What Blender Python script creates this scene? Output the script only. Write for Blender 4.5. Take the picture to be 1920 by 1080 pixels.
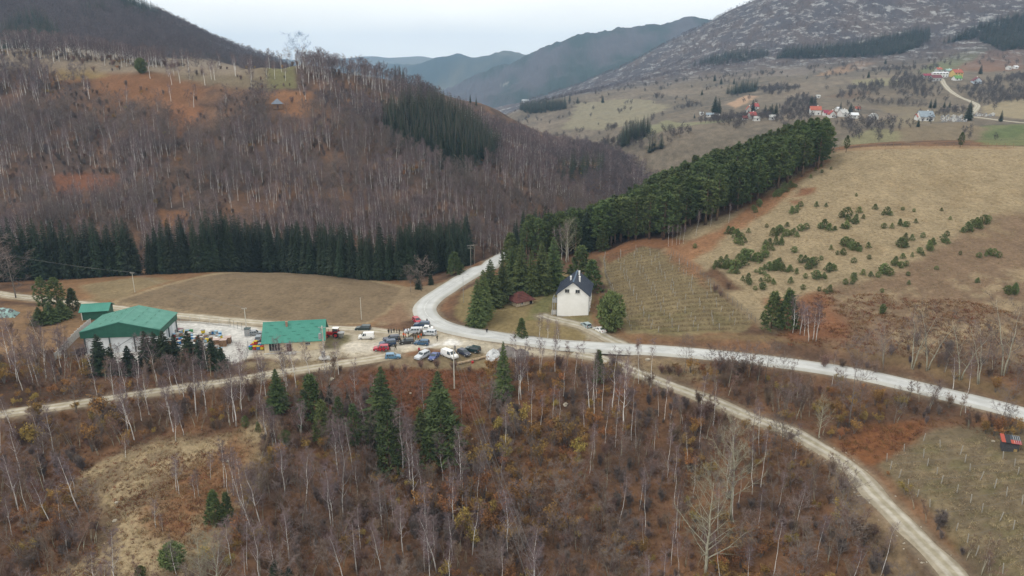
import bpy, math, random
import numpy as np
from mathutils import Vector, Matrix

for o in list(bpy.data.objects):
    bpy.data.objects.remove(o)
SC = bpy.context.scene
COL = SC.collection
rnd = random.Random(7)
RNG = np.random.default_rng(11)

# ------------------------------------------------------------------ camera, sky, sun, exposure
HC = 71.0                      # drone height over the car park, metres
PITCH = math.radians(16.65)
FPX = 1371.0                   # focal length in pixels of a 1920 wide picture
cam = bpy.data.cameras.new('camera')
cam.sensor_width = 36.0
cam.lens = 36.0 * FPX / 1920.0
cam.clip_start = 0.5
cam.clip_end = 40000
co = bpy.data.objects.new('camera', cam)
COL.objects.link(co)
co.location = (0, 0, HC)
co.rotation_euler = (math.radians(90) - PITCH, 0, 0)
SC.camera = co

SUN_EL, SUN_AZ = math.radians(50), math.radians(-118)   # veiled sun, high on the left
world = bpy.data.worlds.new('World')
SC.world = world
world.use_nodes = True
wn = world.node_tree.nodes
wl = world.node_tree.links
wn.clear()
w_out = wn.new('ShaderNodeOutputWorld')
w_bg = wn.new('ShaderNodeBackground')
w_sky = wn.new('ShaderNodeTexSky')
w_sky.sky_type = 'NISHITA'
w_sky.sun_disc = False
w_sky.sun_elevation = SUN_EL
w_sky.sun_rotation = SUN_AZ
w_sky.air_density = 1.0
w_sky.dust_density = 4.0
w_sky.ozone_density = 1.0
w_bg.inputs['Strength'].default_value = 0.1
w_tc = wn.new('ShaderNodeTexCoord')
w_map = wn.new('ShaderNodeMapping')
w_map.inputs['Scale'].default_value = (1.1, 1.1, 4.0)
w_noise = wn.new('ShaderNodeTexNoise')
w_noise.inputs['Scale'].default_value = 1.6
w_noise.inputs['Detail'].default_value = 5
w_noise.inputs['Roughness'].default_value = 0.5
w_ramp = wn.new('ShaderNodeValToRGB')
w_ramp.color_ramp.elements[0].position = 0.36
w_ramp.color_ramp.elements[0].color = (10.5, 10.45, 10.0, 1)
w_ramp.color_ramp.elements[1].position = 0.62
w_ramp.color_ramp.elements[1].color = (12.8, 12.6, 11.7, 1)
w_mix = wn.new('ShaderNodeMixRGB')
w_mix.inputs['Fac'].default_value = 0.97          # a closed layer of thin cloud under the blue
wl.new(w_tc.outputs['Generated'], w_map.inputs['Vector'])
wl.new(w_map.outputs['Vector'], w_noise.inputs['Vector'])
wl.new(w_noise.outputs['Fac'], w_ramp.inputs['Fac'])
wl.new(w_sky.outputs['Color'], w_mix.inputs['Color1'])
wl.new(w_ramp.outputs['Color'], w_mix.inputs['Color2'])
wl.new(w_mix.outputs['Color'], w_bg.inputs['Color'])
wl.new(w_bg.outputs['Background'], w_out.inputs['Surface'])

sun = bpy.data.lights.new('sun', 'SUN')
sun.energy = 1.1
sun.angle = math.radians(14)
sun.color = (1.0, 0.96, 0.9)
so = bpy.data.objects.new('sun', sun)
COL.objects.link(so)
_d = Vector((math.sin(SUN_AZ) * math.cos(SUN_EL), math.cos(SUN_AZ) * math.cos(SUN_EL), math.sin(SUN_EL)))
so.rotation_euler = _d.to_track_quat('Z', 'Y').to_euler()
so.location = (0, 0, 400)

SC.view_settings.view_transform = 'Standard'
SC.view_settings.look = 'None'
SC.view_settings.exposure = 0.18
SC.view_settings.gamma = 1.0
SC.view_settings.use_curve_mapping = False
SC.render.engine = 'CYCLES'
SC.cycles.max_bounces = 5
SC.cycles.diffuse_bounces = 3
SC.cycles.transparent_max_bounces = 8
SC.cycles.volume_bounces = 1
SC.cycles.use_denoising = True

# ------------------------------------------------------------------ numeric helpers
SP, CP = math.sin(PITCH), math.cos(PITCH)

def ray(px, py):
    a = (px - 960.0) / FPX
    b = (540.0 - py) / FPX
    return a, CP + b * SP, b * CP - SP

def PY(px, py, Y):            # the point at horizontal distance Y seen at that spot of the photograph
    a, dy, dz = ray(px, py)
    return (a / dy * Y, Y, HC + dz / dy * Y)

def PZ(px, py, z):            # the point at height z seen there
    a, dy, dz = ray(px, py)
    s = (z - HC) / dz
    return (a * s, dy * s, z)

_perm = np.random.default_rng(5).permutation(512).astype(np.int64)
_perm = np.concatenate([_perm, _perm])
_gx = np.cos(np.arange(512) * 2.399963)
_gy = np.sin(np.arange(512) * 2.399963)

def perlin(x, y):
    x = np.asarray(x, float); y = np.asarray(y, float)
    xi = np.floor(x).astype(np.int64); yi = np.floor(y).astype(np.int64)
    xf = x - xi; yf = y - yi
    u = xf * xf * xf * (xf * (xf * 6 - 15) + 10)
    v = yf * yf * yf * (yf * (yf * 6 - 15) + 10)
    def g(ix, iy, fx, fy):
        h = _perm[(_perm[ix & 511] + iy) & 511]
        return _gx[h] * fx + _gy[h] * fy
    n00 = g(xi, yi, xf, yf); n10 = g(xi + 1, yi, xf - 1, yf)
    n01 = g(xi, yi + 1, xf, yf - 1); n11 = g(xi + 1, yi + 1, xf - 1, yf - 1)
    return (n00 * (1 - u) + n10 * u) * (1 - v) + (n01 * (1 - u) + n11 * u) * v

def fbm(x, y, scale, octv=4, rough=0.5, seed=0.0):
    s = 0; a = 1.0; f = 1.0 / scale; t = 0
    for i in range(octv):
        s = s + a * perlin(x * f + seed * 17.3 + i * 5.1, y * f - seed * 9.7 + i * 3.7)
        t += a; a *= rough; f *= 2.03
    return s / t * 1.6

def sstep(a, b, x):
    t = np.clip((x - a) / (b - a), 0, 1)
    return t * t * (3 - 2 * t)

class TPS:                     # smooth surface through scattered points, in (x/y, log y)
    def __init__(self, pts, smooth=1e-4):
        p = np.array(pts, float)
        self.q = np.stack([p[:, 0] / p[:, 1] * 1.3, np.log(p[:, 1])], 1)
        w = p[:, 2] / p[:, 1]
        n = len(p)
        K = self.k(self.q, self.q) + smooth * np.eye(n)
        A = np.zeros((n + 3, n + 3))
        A[:n, :n] = K
        A[:n, n] = 1; A[:n, n + 1:] = self.q
        A[n, :n] = 1; A[n + 1:, :n] = self.q.T
        self.c = np.linalg.solve(A, np.concatenate([w, [0, 0, 0]]))
    @staticmethod
    def k(a, b):
        d2 = ((a[:, None, :] - b[None, :, :]) ** 2).sum(2)
        return 0.5 * d2 * np.log(d2 + 1e-12)
    def __call__(self, x, y):
        x = np.asarray(x, float).ravel(); y = np.asarray(y, float).ravel()
        out = np.empty(len(x))
        q = np.stack([x / y * 1.3, np.log(y)], 1)
        n = len(self.q)
        for i in range(0, len(x), 40000):
            s = slice(i, i + 40000)
            out[s] = self.k(q[s], self.q) @ self.c[:n] + self.c[n] + q[s] @ self.c[n + 1:]
        return out * y
# ------------------------------------------------------------------ the lie of the land
def crest(pts, back=None):
    return [PY(*p) for p in pts]

near_pts = [PZ(*p) for p in [
    # car park, yard, ploughed field (level)
    (700, 640, 0), (850, 640, 0), (500, 650, 0), (600, 600, 0), (300, 600, 0.3), (200, 640, 0), (450, 560, 0.3), (650, 560, 0.2),
    (130, 560, 1), (750, 560, 0.6), (250, 524, 0), (450, 518, 0), (600, 522, 0), (720, 535, -0.5), (0, 560, 1.5), (60, 620, 1), (-200, 600, 3),
    # road leaving behind the spruces, lawn, house
    (890, 512, 0.6), (930, 488, 0.8), (800, 580, 0.3), (940, 600, 0.6), (1000, 560, 1.5), (1070, 590, 1.0), (1090, 530, 3.0), (1040, 600, 0.6),
    # vineyard and the grass hill
    (1200, 625, 1.2), (1400, 618, 2.2), (1300, 540, 6.5), (1180, 472, 8.5), (1250, 465, 10.5), (1440, 600, 3),
    (1560, 620, 4), (1500, 450, 16), (1560, 292, 35), (1700, 282, 37.5), (1820, 280, 38), (1930, 282, 38), (2200, 285, 38),
    (1400, 400, 19.5), (1700, 450, 18), (1900, 450, 19), (1700, 350, 28.5), (1900, 350, 29), (1700, 560, 9), (1900, 600, 9), (1700, 680, 2), (1900, 720, 1.2), (2300, 640, 6),
    (1480, 345, 28), (1250, 450, 12), (1540, 314, 32.5), (1100, 472, 5), (1000, 475, 1),
    # paved road to the right
    (1050, 650, 0), (1300, 662, 0), (1600, 695, -0.2), (1920, 785, -0.6), (2300, 900, -1),
    # gravel roads
    (0, 775, -4), (150, 755, -3.4), (300, 735, -2.5), (500, 703, -1.0), (700, 672, 0), (-300, 830, -6),
    (1180, 695, -1.2), (1290, 735, -3), (1400, 785, -4.6), (1530, 850, -6.4), (1620, 925, -7.8), (1790, 1070, -10),
    # woods falling towards the camera
    (960, 720, -4), (960, 800, -9), (960, 900, -14), (960, 1080, -19), (700, 730, -3.5), (700, 800, -8), (700, 900, -13), (700, 1080, -18),
    (400, 800, -6), (450, 900, -10.5), (500, 1080, -16), (200, 820, -7.5), (60, 860, -11), (250, 900, -8.5), (330, 960, -10.5), (60, 1000, -15), (250, 1080, -14), (-300, 1000, -18),
    (1300, 820, -8.5), (1200, 900, -14), (1300, 1050, -18), (1500, 950, -11.5), (1550, 1080, -14),
    (1500, 745, -4.2), (1640, 830, -5.8), (1600, 760, -3.8), (1700, 870, -5.5), (1850, 830, -2.8), (1750, 950, -6.8), (1900, 950, -4.2), (1900, 1080, -6.4), (2300, 1000, -4), (1740, 800, -3.2),
    (100, 660, -0.5), (300, 690, -1.0), (100, 715, -2.5), (400, 690, -0.3), (450, 672, -0.1),
]]
near_pts += [(-170, 280, -7), (-100, 282, -7), (-50, 285, -9), (-10, 300, -8), (-170, 320, -14), (-90, 320, -15), (0, 330, -14), (40, 330, -8), (-250, 300, -5),
             (45, 300, 4), (72, 300, 17), (100, 305, 25), (60, 345, 3), (100, 350, 18), (130, 350, 29), (60, 400, -16), (130, 420, 6), (170, 420, 22), (250, 420, 26), (40, 450, -25), (150, 480, -10), (280, 480, 8), (400, 420, 30),
             (0, 45, -24), (-80, 50, -22), (80, 50, -20), (160, 60, -8), (-160, 60, -24), (0, 20, -26)]
near = TPS(near_pts)

hill_pts = crest([(-500, 430, 340), (-150, 430, 335), (0, 430, 335), (250, 430, 335), (500, 430, 335), (750, 430, 340), (900, 430, 352), (980, 430, 372), (1080, 400, 420),
                  (0, 360, 365), (250, 360, 365), (500, 360, 362), (750, 360, 372), (930, 360, 400), (1060, 350, 460),
                  (-300, 300, 400), (0, 300, 402), (200, 300, 396), (400, 300, 398), (600, 300, 400), (800, 300, 420), (950, 300, 465), (1080, 300, 540), (1180, 310, 620),
                  (0, 220, 440), (200, 220, 432), (400, 220, 436), (600, 220, 445), (760, 220, 480), (900, 240, 560), (1000, 265, 620), (1100, 285, 655),
                  (0, 150, 476), (200, 150, 462), (400, 150, 472), (600, 160, 490),
                  (-300, 115, 520), (0, 118, 500), (130, 126, 482), (270, 132, 474), (380, 134, 484), (480, 128, 510), (560, 124, 520), (640, 140, 530), (720, 152, 540), (800, 180, 565), (900, 216, 610), (1000, 246, 650), (1100, 276, 680), (1200, 305, 700), (1300, 335, 720)])
hill_pts += [(x, y, z) for x, y, z in [(-260, 560, 66), (-180, 540, 62), (-80, 600, 58), (-20, 640, 40), (40, 700, 10), (120, 760, -10), (-300, 640, 62), (-200, 640, 52), (0, 760, 0), (140, 820, -40), (190, 730, -20), (230, 700, -50), (-400, 700, 60),
                                        (-300, 290, -14), (-160, 290, -15), (-60, 292, -16), (0, 296, -18), (60, 330, -24), (110, 400, -28), (170, 500, -30), (230, 600, -40), (-300, 240, -30), (0, 240, -40), (150, 300, -60)]]
hill = TPS(hill_pts)

lmount_pts = crest([(-500, -260, 1150), (-200, -170, 1080), (0, -80, 1050), (120, -35, 1050), (230, 6, 1050), (300, 34, 1070), (380, 74, 1100), (450, 106, 1130), (520, 128, 1160), (600, 155, 1200), (700, 185, 1250),
                    (-300, 60, 820), (0, 55, 800), (150, 50, 830), (250, 60, 860), (350, 92, 880), (450, 120, 950),
                    (-300, 105, 660), (0, 100, 660), (150, 95, 690), (250, 105, 700), (350, 122, 740), (450, 138, 800), (550, 155, 850), (650, 185, 900),
                    (-300, 130, 560), (0, 122, 570), (200, 128, 570), (400, 145, 600), (550, 165, 640), (700, 200, 720)])
lmount_pts += [(-1100, 1500, 200), (-700, 1500, 120), (-500, 1500, 60), (-300, 1500, 0), (-600, 1300, 150), (-350, 1350, 60), (-200, 1300, 10), (-300, 480, 10), (-100, 500, 0), (-50, 1000, -30), (100, 1200, -80), (300, 1300, -150)]
lmount = TPS(lmount_pts)

rslope_pts = crest([(1120, 296, 640), (1180, 290, 610), (1250, 280, 600), (1400, 270, 580), (1600, 272, 540), (1750, 262, 540), (1920, 262, 530), (2300, 260, 520),
                    (1050, 245, 980), (1150, 240, 860), (1250, 235, 760), (1400, 222, 720), (1550, 220, 680), (1740, 224, 640), (1850, 222, 630), (1950, 215, 640),
                    (990, 205, 1300), (1100, 205, 1150), (1200, 200, 1080), (1330, 208, 860), (1400, 170, 1060), (1600, 178, 830), (1780, 144, 940), (1900, 160, 860), (1950, 125, 1000),
                    (1040, 186, 1500), (1150, 163, 1650), (1300, 132, 1480), (1500, 112, 1340), (1700, 108, 1230), (1900, 80, 1200), (2300, 60, 1200),
                    (1700, 50, 1480), (1500, 55, 1600), (1350, 88, 1720), (1250, 118, 1850), (1150, 155, 1950), (1900, 0, 1450),
                    (1420, 3, 1950), (1370, 22, 2020), (1320, 44, 2100), (1250, 80, 2200), (1180, 122, 2280), (1100, 158, 2350), (1000, 188, 2450), (930, 200, 2550), (850, 215, 2650),
                    (1550, -70, 1920), (1700, -130, 1900), (1920, -200, 1900), (2300, -280, 1900)])
rslope_pts += [(1300, 2600, 300), (900, 2700, 100), (500, 2800, -60), (200, 2900, -140), (0, 2900, -170), (-250, 2400, -130), (-200, 1800, -100), (-130, 1300, -65), (-80, 1000, -50), (-20, 750, -50), (30, 600, -45), (180, 500, -25), (330, 470, 0), (60, 480, -55), (2000, 2600, 500), (400, 3200, -100), (1000, 3300, 0)]
rslope = TPS(rslope_pts, 4e-3)

ridge_pts = crest([(1500, 0, 3800), (1400, 18, 3700), (1320, 36, 3600), (1280, 43, 3500), (1200, 57, 3500), (1130, 66, 3500), (1090, 64, 3500), (1030, 86, 3600), (980, 109, 3700), (930, 132, 3800), (880, 156, 3900), (800, 186, 4000), (700, 205, 4100),
                   (1320, 130, 2800), (1150, 150, 2800), (1000, 175, 2850), (900, 198, 2900), (800, 212, 2950), (1200, 100, 3100), (1050, 120, 3200), (950, 155, 3300)])
ridge_pts += [(1500, 4600, 200), (800, 4600, 50), (200, 4700, -80), (-300, 4800, -150), (-600, 4200, -180), (900, 2500, -150), (300, 2500, -200), (-300, 2600, -220), (2500, 4600, 300)]
ridge = TPS(ridge_pts)

blue_pts = crest([(1150, 120, 5400), (1050, 108, 5400), (990, 106, 5500), (960, 103, 5500), (930, 107, 5500), (880, 108, 5600), (850, 105, 5600), (830, 113, 5600), (790, 122, 5700), (740, 124, 5700), (700, 132, 5700), (640, 138, 5700), (560, 140, 5700), (440, 130, 5700), (200, 110, 5700),
                  (1000, 160, 4600), (900, 170, 4600), (800, 175, 4700), (700, 180, 4700), (560, 180, 4800), (300, 170, 4800)])
blue_pts += [(800, 6400, 0), (0, 6500, -40), (-1200, 6500, -40), (-3000, 6000, 60), (0, 4100, -230), (-1000, 4200, -230), (1500, 4500, -100)]
blue = TPS(blue_pts)

pale_pts = crest([(1200, 112, 8000), (1000, 116, 8000), (860, 118, 8000), (820, 112, 8000), (790, 108, 8000), (760, 111, 8000), (720, 113, 8000), (680, 109, 8000), (650, 113, 8000), (600, 119, 8000), (520, 112, 8000), (470, 98, 8000), (440, 99, 8000), (400, 104, 8000), (200, 100, 8000), (-200, 90, 8000), (1900, 100, 8000),
                  (1000, 140, 7000), (800, 142, 7000), (600, 145, 7000), (400, 140, 7000), (0, 140, 7000)])
pale_pts += [(3000, 8800, 0), (0, 8800, 0), (-4000, 8800, 0), (0, 6600, -150), (-2500, 6600, -150), (2500, 6600, -150)]
pale = TPS(pale_pts)

def axis(core0, core1, fine, stages):
    """coordinates: fine spacing inside the core, then on each side stages of (limit, largest spacing, growth)"""
    out = list(np.arange(core0, core1 + 1e-6, fine))
    def grow(start, sign, stages):
        p = start; s = fine; res = []
        for lim, smax, g in stages:
            while sign * p < lim:
                s = min(s * g, smax)
                p = p + sign * s
                res.append(p)
        return res
    up = grow(core1, 1, stages[1])
    dn = grow(core0, -1, stages[0])
    return np.array(dn[::-1] + out + up)

_xs = [(500, 5, 1.025), (1700, 14, 1.03), (8000, 120, 1.03)]
AX = axis(-165, 165, 1.0, (_xs, _xs))
AY = axis(70, 340, 1.0, ([(-12, 3, 1.08)], [(560, 3, 1.02), (2400, 12, 1.02), (9000, 90, 1.03)]))
GX, GY = np.meshgrid(AX, AY)
SH = GX.shape

def land(x, y):
    x = np.asarray(x, float).ravel(); y = np.maximum(np.asarray(y, float).ravel(), 12.0)
    z = np.full(len(x), -260.0)
    lay = np.zeros(len(x), int)
    cnt = [0]
    def add(f, y0, y1, u0, u1, rough_fn):
        m = (y >= y0) & (y <= y1) & (x / y > u0) & (x / y < u1)
        if m.any():
            v = f(x[m], y[m]) + rough_fn(x[m], y[m])
            hit = v > z[m]
            z[m] = np.where(hit, v, z[m]); lay[m] = np.where(hit, cnt[0], lay[m])
        cnt[0] += 1
    add(near, 0, 520, -9, 9, lambda a, b: fbm(a, b, 26, 4, 0.5, 1) * 0.45 * sstep(60, 130, b) + fbm(a, b, 5, 2, 0.5, 6) * 0.07)
    add(hill, 236, 900, -3, 0.42, lambda a, b: fbm(a, b, 60, 4, 0.55, 2) * 4.5 * sstep(300, 360, b))
    add(lmount, 480, 1600, -3, 0.25, lambda a, b: fbm(a, b, 160, 5, 0.55, 3) * 14 * sstep(600, 800, b) + fbm(a, b, 40, 2, 0.5, 8) * 2.0)
    add(rslope, 440, 3400, -0.1, 3, lambda a, b: fbm(a, b, 120, 4, 0.5, 4) * 6 * sstep(520, 800, b) + fbm(a * 1.0, b * 0.35, 180, 6, 0.65, 9) * 20 * sstep(1350, 1700, b) * sstep(0.2, 0.42, a / b))
    add(ridge, 2480, 4900, -0.5, 2, lambda a, b: fbm(a, b * 0.5, 420, 6, 0.6, 5) * 75)
    add(blue, 4000, 6600, -2, 2, lambda a, b: fbm(a, b * 0.6, 700, 5, 0.55, 6) * 80)
    add(pale, 6500, 9100, -2, 2, lambda a, b: fbm(a, b, 1200, 4, 0.5, 7) * 70)
    return z, lay

GZ, LAY = [v.reshape(SH) for v in land(GX, GY)]   # LAY: 0 near land, 1 left hill, 2 left mountain, 3 slope over the valley, 4-6 far ridges

GZ = np.where(GZ > 300, 300 + (GZ - 300) * 0.1, GZ)      # the summits outside the picture stay low

def blur_grid(Z, n):
    for _ in range(n):
        Z = 0.5 * Z + 0.25 * (np.roll(Z, 1, 1) + np.roll(Z, -1, 1))
        Z = 0.5 * Z + 0.25 * (np.roll(Z, 1, 0) + np.roll(Z, -1, 0))
    return Z

def ground_z(x, y):
    x = np.asarray(x, float); y = np.asarray(y, float)
    i = np.clip(np.searchsorted(AX, x) - 1, 0, len(AX) - 2)
    j = np.clip(np.searchsorted(AY, y) - 1, 0, len(AY) - 2)
    fx = np.clip((x - AX[i]) / (AX[i + 1] - AX[i]), 0, 1); fy = np.clip((y - AY[j]) / (AY[j + 1] - AY[j]), 0, 1)
    return (GZ[j, i] * (1 - fx) + GZ[j, i + 1] * fx) * (1 - fy) + (GZ[j + 1, i] * (1 - fx) + GZ[j + 1, i + 1] * fx) * fy

_YS = np.geomspace(30, 9000, 2600)
def spot(px, py):
    """where the sight line through that spot of the photograph first meets the land"""
    a, dy, dz = ray(px, py)
    X = a / dy * _YS; Z = HC + dz / dy * _YS
    d = ground_z(X, _YS) - Z
    k = np.nonzero(d > 0)[0]
    if len(k) == 0 or k[0] == 0:
        k0 = len(_YS) - 2 if len(k) == 0 else 1
        Y = _YS[k0]
    else:
        k0 = k[0]
        Y = _YS[k0 - 1] + (_YS[k0] - _YS[k0 - 1]) * (-d[k0 - 1]) / (d[k0] - d[k0 - 1])
    x = a / dy * Y
    return np.array([x, Y, float(ground_z(x, Y))])

def spots(pl):
    return np.array([spot(*p) for p in pl])
# ------------------------------------------------------------------ mesh and material helpers
class MB:
    def __init__(self):
        self.v = []; self.f = []; self.m = []
    def add(self, verts, faces, m=0):
        o = len(self.v)
        self.v.extend([tuple(p) for p in verts])
        for f in faces:
            self.f.append(tuple(i + o for i in f)); self.m.append(m)
        return self
    def box(self, c, s, m=0, rz=0.0):
        x, y, z = s[0] / 2, s[1] / 2, s[2] / 2
        cs, sn = math.cos(rz), math.sin(rz)
        P = []
        for dx, dy, dz in ((-1,-1,-1),(1,-1,-1),(1,1,-1),(-1,1,-1),(-1,-1,1),(1,-1,1),(1,1,1),(-1,1,1)):
            a, b = dx * x, dy * y
            P.append((c[0] + a * cs - b * sn, c[1] + a * sn + b * cs, c[2] + dz * z))
        return self.add(P, [(0,3,2,1),(4,5,6,7),(0,1,5,4),(1,2,6,5),(2,3,7,6),(3,0,4,7)], m)
    def tube(self, pts, radii, n=5, m=0, cap=True):
        rings = []
        pts = [Vector(p) for p in pts]
        for i, p in enumerate(pts):
            d = (pts[min(i + 1, len(pts) - 1)] - pts[max(i - 1, 0)])
            d = d.normalized() if d.length > 1e-6 else Vector((0, 0, 1))
            a = d.cross(Vector((0.31, 0.95, 0.02)))
            if a.length < 1e-3: a = d.cross(Vector((1, 0, 0)))
            a.normalize(); b = d.cross(a)
            rings.append([p + (a * math.cos(2 * math.pi * k / n) + b * math.sin(2 * math.pi * k / n)) * radii[i] for k in range(n)])
        V = [q for r in rings for q in r]
        F = []
        for i in range(len(rings) - 1):
            for k in range(n):
                F.append((i * n + k, i * n + (k + 1) % n, (i + 1) * n + (k + 1) % n, (i + 1) * n + k))
        if cap:
            F.append(tuple(range(n - 1, -1, -1))); F.append(tuple((len(rings) - 1) * n + k for k in range(n)))
        return self.add(V, F, m)
    def prism(self, outline, y0, y1, m=0):
        """outline in x,z pushed from y0 to y1"""
        n = len(outline)
        V = [(x, y0, z) for x, z in outline] + [(x, y1, z) for x, z in outline]
        F = [tuple(range(n)), tuple(range(2 * n - 1, n - 1, -1))]
        for k in range(n):
            F.append((k, k + n, (k + 1) % n + n, (k + 1) % n))
        return self.add(V, F, m)
    def slab(self, quad, t, m=0):
        """a flat plate of thickness t under the four given corners"""
        q = [Vector(p) for p in quad]
        n = (q[1] - q[0]).cross(q[3] - q[0]).normalized()
        lo = [p - n * t for p in q]
        return self.add(q + lo, [(0,1,2,3),(7,6,5,4),(0,4,5,1),(1,5,6,2),(2,6,7,3),(3,7,4,0)], m)
    def mesh(self, name, mats, smooth=False):
        me = bpy.data.meshes.new(name)
        me.from_pydata(self.v, [], self.f)
        for mt in (mats if isinstance(mats, (list, tuple)) else [mats]):
            me.materials.append(mt)
        if any(self.m):
            me.polygons.foreach_set('material_index', self.m)
        if smooth:
            me.polygons.foreach_set('use_smooth', [True] * len(self.f))
        me.update()
        return me

def link(name, me, parent=None, loc=None, rz=None):
    o = bpy.data.objects.new(name, me)
    COL.objects.link(o)
    if parent is not None: o.parent = parent
    if loc is not None: o.location = loc
    if rz is not None: o.rotation_euler = (0, 0, rz)
    return o

def tag(o, label=None, cat=None, group=None, kind=None):
    if label: o['label'] = label
    if cat: o['category'] = cat
    if group: o['group'] = group
    if kind: o['kind'] = kind
    return o

def thing(name, label, cat, loc=(0, 0, 0), rz=0.0, group=None):
    o = bpy.data.objects.new(name, None)
    o.empty_display_size = 0.5
    COL.objects.link(o)
    o.location = loc; o.rotation_euler = (0, 0, rz)
    return tag(o, label, cat, group)

def mat(name, c1, c2=None, scale=6.0, rough=0.85, bump=0.0, bscale=None, rand=0.0, spec=0.25, metal=0.0, coord='Object', detail=4, ramp=(0.35, 0.65), trans=0.0, stretch=None, coat=0.0):
    m = bpy.data.materials.new(name)
    m.use_nodes = True
    N, L = m.node_tree.nodes, m.node_tree.links
    b = N['Principled BSDF']
    b.inputs['Roughness'].default_value = rough
    b.inputs['Specular IOR Level'].default_value = spec
    b.inputs['Metallic'].default_value = metal
    b.inputs['Coat Weight'].default_value = coat
    col = None
    vec = None
    if c2 is not None or bump:
        tc = N.new('ShaderNodeTexCoord')
        vec = tc.outputs[coord]
        if coord == 'World':
            pass
        if stretch:
            mp = N.new('ShaderNodeMapping'); mp.inputs['Scale'].default_value = stretch
            L.new(vec, mp.inputs['Vector']); vec = mp.outputs['Vector']
    if c2 is not None:
        n = N.new('ShaderNodeTexNoise'); n.inputs['Scale'].default_value = scale; n.inputs['Detail'].default_value = detail
        n.inputs['Roughness'].default_value = 0.6
        L.new(vec, n.inputs['Vector'])
        r = N.new('ShaderNodeValToRGB')
        r.color_ramp.elements[0].position = ramp[0]; r.color_ramp.elements[1].position = ramp[1]
        r.color_ramp.elements[0].color = (*c1, 1); r.color_ramp.elements[1].color = (*c2, 1)
        L.new(n.outputs['Fac'], r.inputs['Fac'])
        col = r.outputs['Color']
    if rand:
        oi = N.new('ShaderNodeObjectInfo')
        hs = N.new('ShaderNodeHueSaturation')
        mr = N.new('ShaderNodeMapRange'); mr.inputs['To Min'].default_value = 1 - rand; mr.inputs['To Max'].default_value = 1 + rand
        L.new(oi.outputs['Random'], mr.inputs['Value']); L.new(mr.outputs['Result'], hs.inputs['Value'])
        ml = N.new('ShaderNodeMath'); ml.operation = 'MULTIPLY'; ml.inputs[1].default_value = 7.31
        fr = N.new('ShaderNodeMath'); fr.operation = 'FRACT'
        L.new(oi.outputs['Random'], ml.inputs[0]); L.new(ml.outputs[0], fr.inputs[0])
        mh = N.new('ShaderNodeMapRange'); mh.inputs['To Min'].default_value = 0.5 - rand * 0.06; mh.inputs['To Max'].default_value = 0.5 + rand * 0.06
        L.new(fr.outputs[0], mh.inputs['Value']); L.new(mh.outputs['Result'], hs.inputs['Hue'])
        if col is not None: L.new(col, hs.inputs['Color'])
        else: hs.inputs['Color'].default_value = (*c1, 1)
        col = hs.outputs['Color']
    if col is not None: L.new(col, b.inputs['Base Color'])
    else: b.inputs['Base Color'].default_value = (*c1, 1)
    if bump:
        n2 = N.new('ShaderNodeTexNoise'); n2.inputs['Scale'].default_value = bscale or scale; n2.inputs['Detail'].default_value = 5
        L.new(vec, n2.inputs['Vector'])
        bp = N.new('ShaderNodeBump'); bp.inputs['Strength'].default_value = 1.0; bp.inputs['Distance'].default_value = bump
        L.new(n2.outputs['Fac'], bp.inputs['Height']); L.new(bp.outputs['Normal'], b.inputs['Normal'])
    return m

# ------------------------------------------------------------------ roads: centre lines on the land, which is levelled under them
def densify(P, step):
    P = np.asarray(P, float)
    # Catmull-Rom through the points, then even steps
    Q = np.vstack([2 * P[0] - P[1], P, 2 * P[-1] - P[-2]])
    out = []
    for i in range(1, len(Q) - 2):
        p0, p1, p2, p3 = Q[i - 1], Q[i], Q[i + 1], Q[i + 2]
        n = max(2, int(np.linalg.norm((p2 - p1)[:2]) / step))
        for t in np.arange(n) / n:
            out.append(0.5 * ((2 * p1) + (-p0 + p2) * t + (2 * p0 - 5 * p1 + 4 * p2 - p3) * t * t + (-p0 + 3 * p1 - 3 * p2 + p3) * t ** 3))
    out.append(Q[-2])
    return np.array(out)

ROADS = {}
def lay_road(key, pix, width, blend=5.0, step=1.0, smooth=18, sink=0.22):
    P = densify(spots(pix), step)
    z = P[:, 2].copy()
    k = np.ones(smooth) / smooth
    z = np.convolve(np.pad(z, (smooth, smooth), mode='edge'), k, mode='same')[smooth:-smooth]
    P[:, 2] = z
    hw = width / 2
    R = hw + 1.0 + blend
    x0, x1 = P[:, 0].min() - R, P[:, 0].max() + R; y0, y1 = P[:, 1].min() - R, P[:, 1].max() + R
    m = (GX > x0) & (GX < x1) & (GY > y0) & (GY < y1)
    gx, gy = GX[m], GY[m]
    best = np.full(len(gx), 1e9); bz = np.zeros(len(gx))
    for i in range(0, len(gx), 4000):
        d = (gx[i:i + 4000, None] - P[None, :, 0]) ** 2 + (gy[i:i + 4000, None] - P[None, :, 1]) ** 2
        a = d.argmin(1)
        best[i:i + 4000] = np.sqrt(d[np.arange(len(a)), a]); bz[i:i + 4000] = P[a, 2]
    w = 1 - sstep(hw + 1.0, R, best)
    g = GZ[m]
    GZ[m] = g * (1 - w) + (bz - sink) * w
    ROADS[key] = (P, width)
    return P

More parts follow.
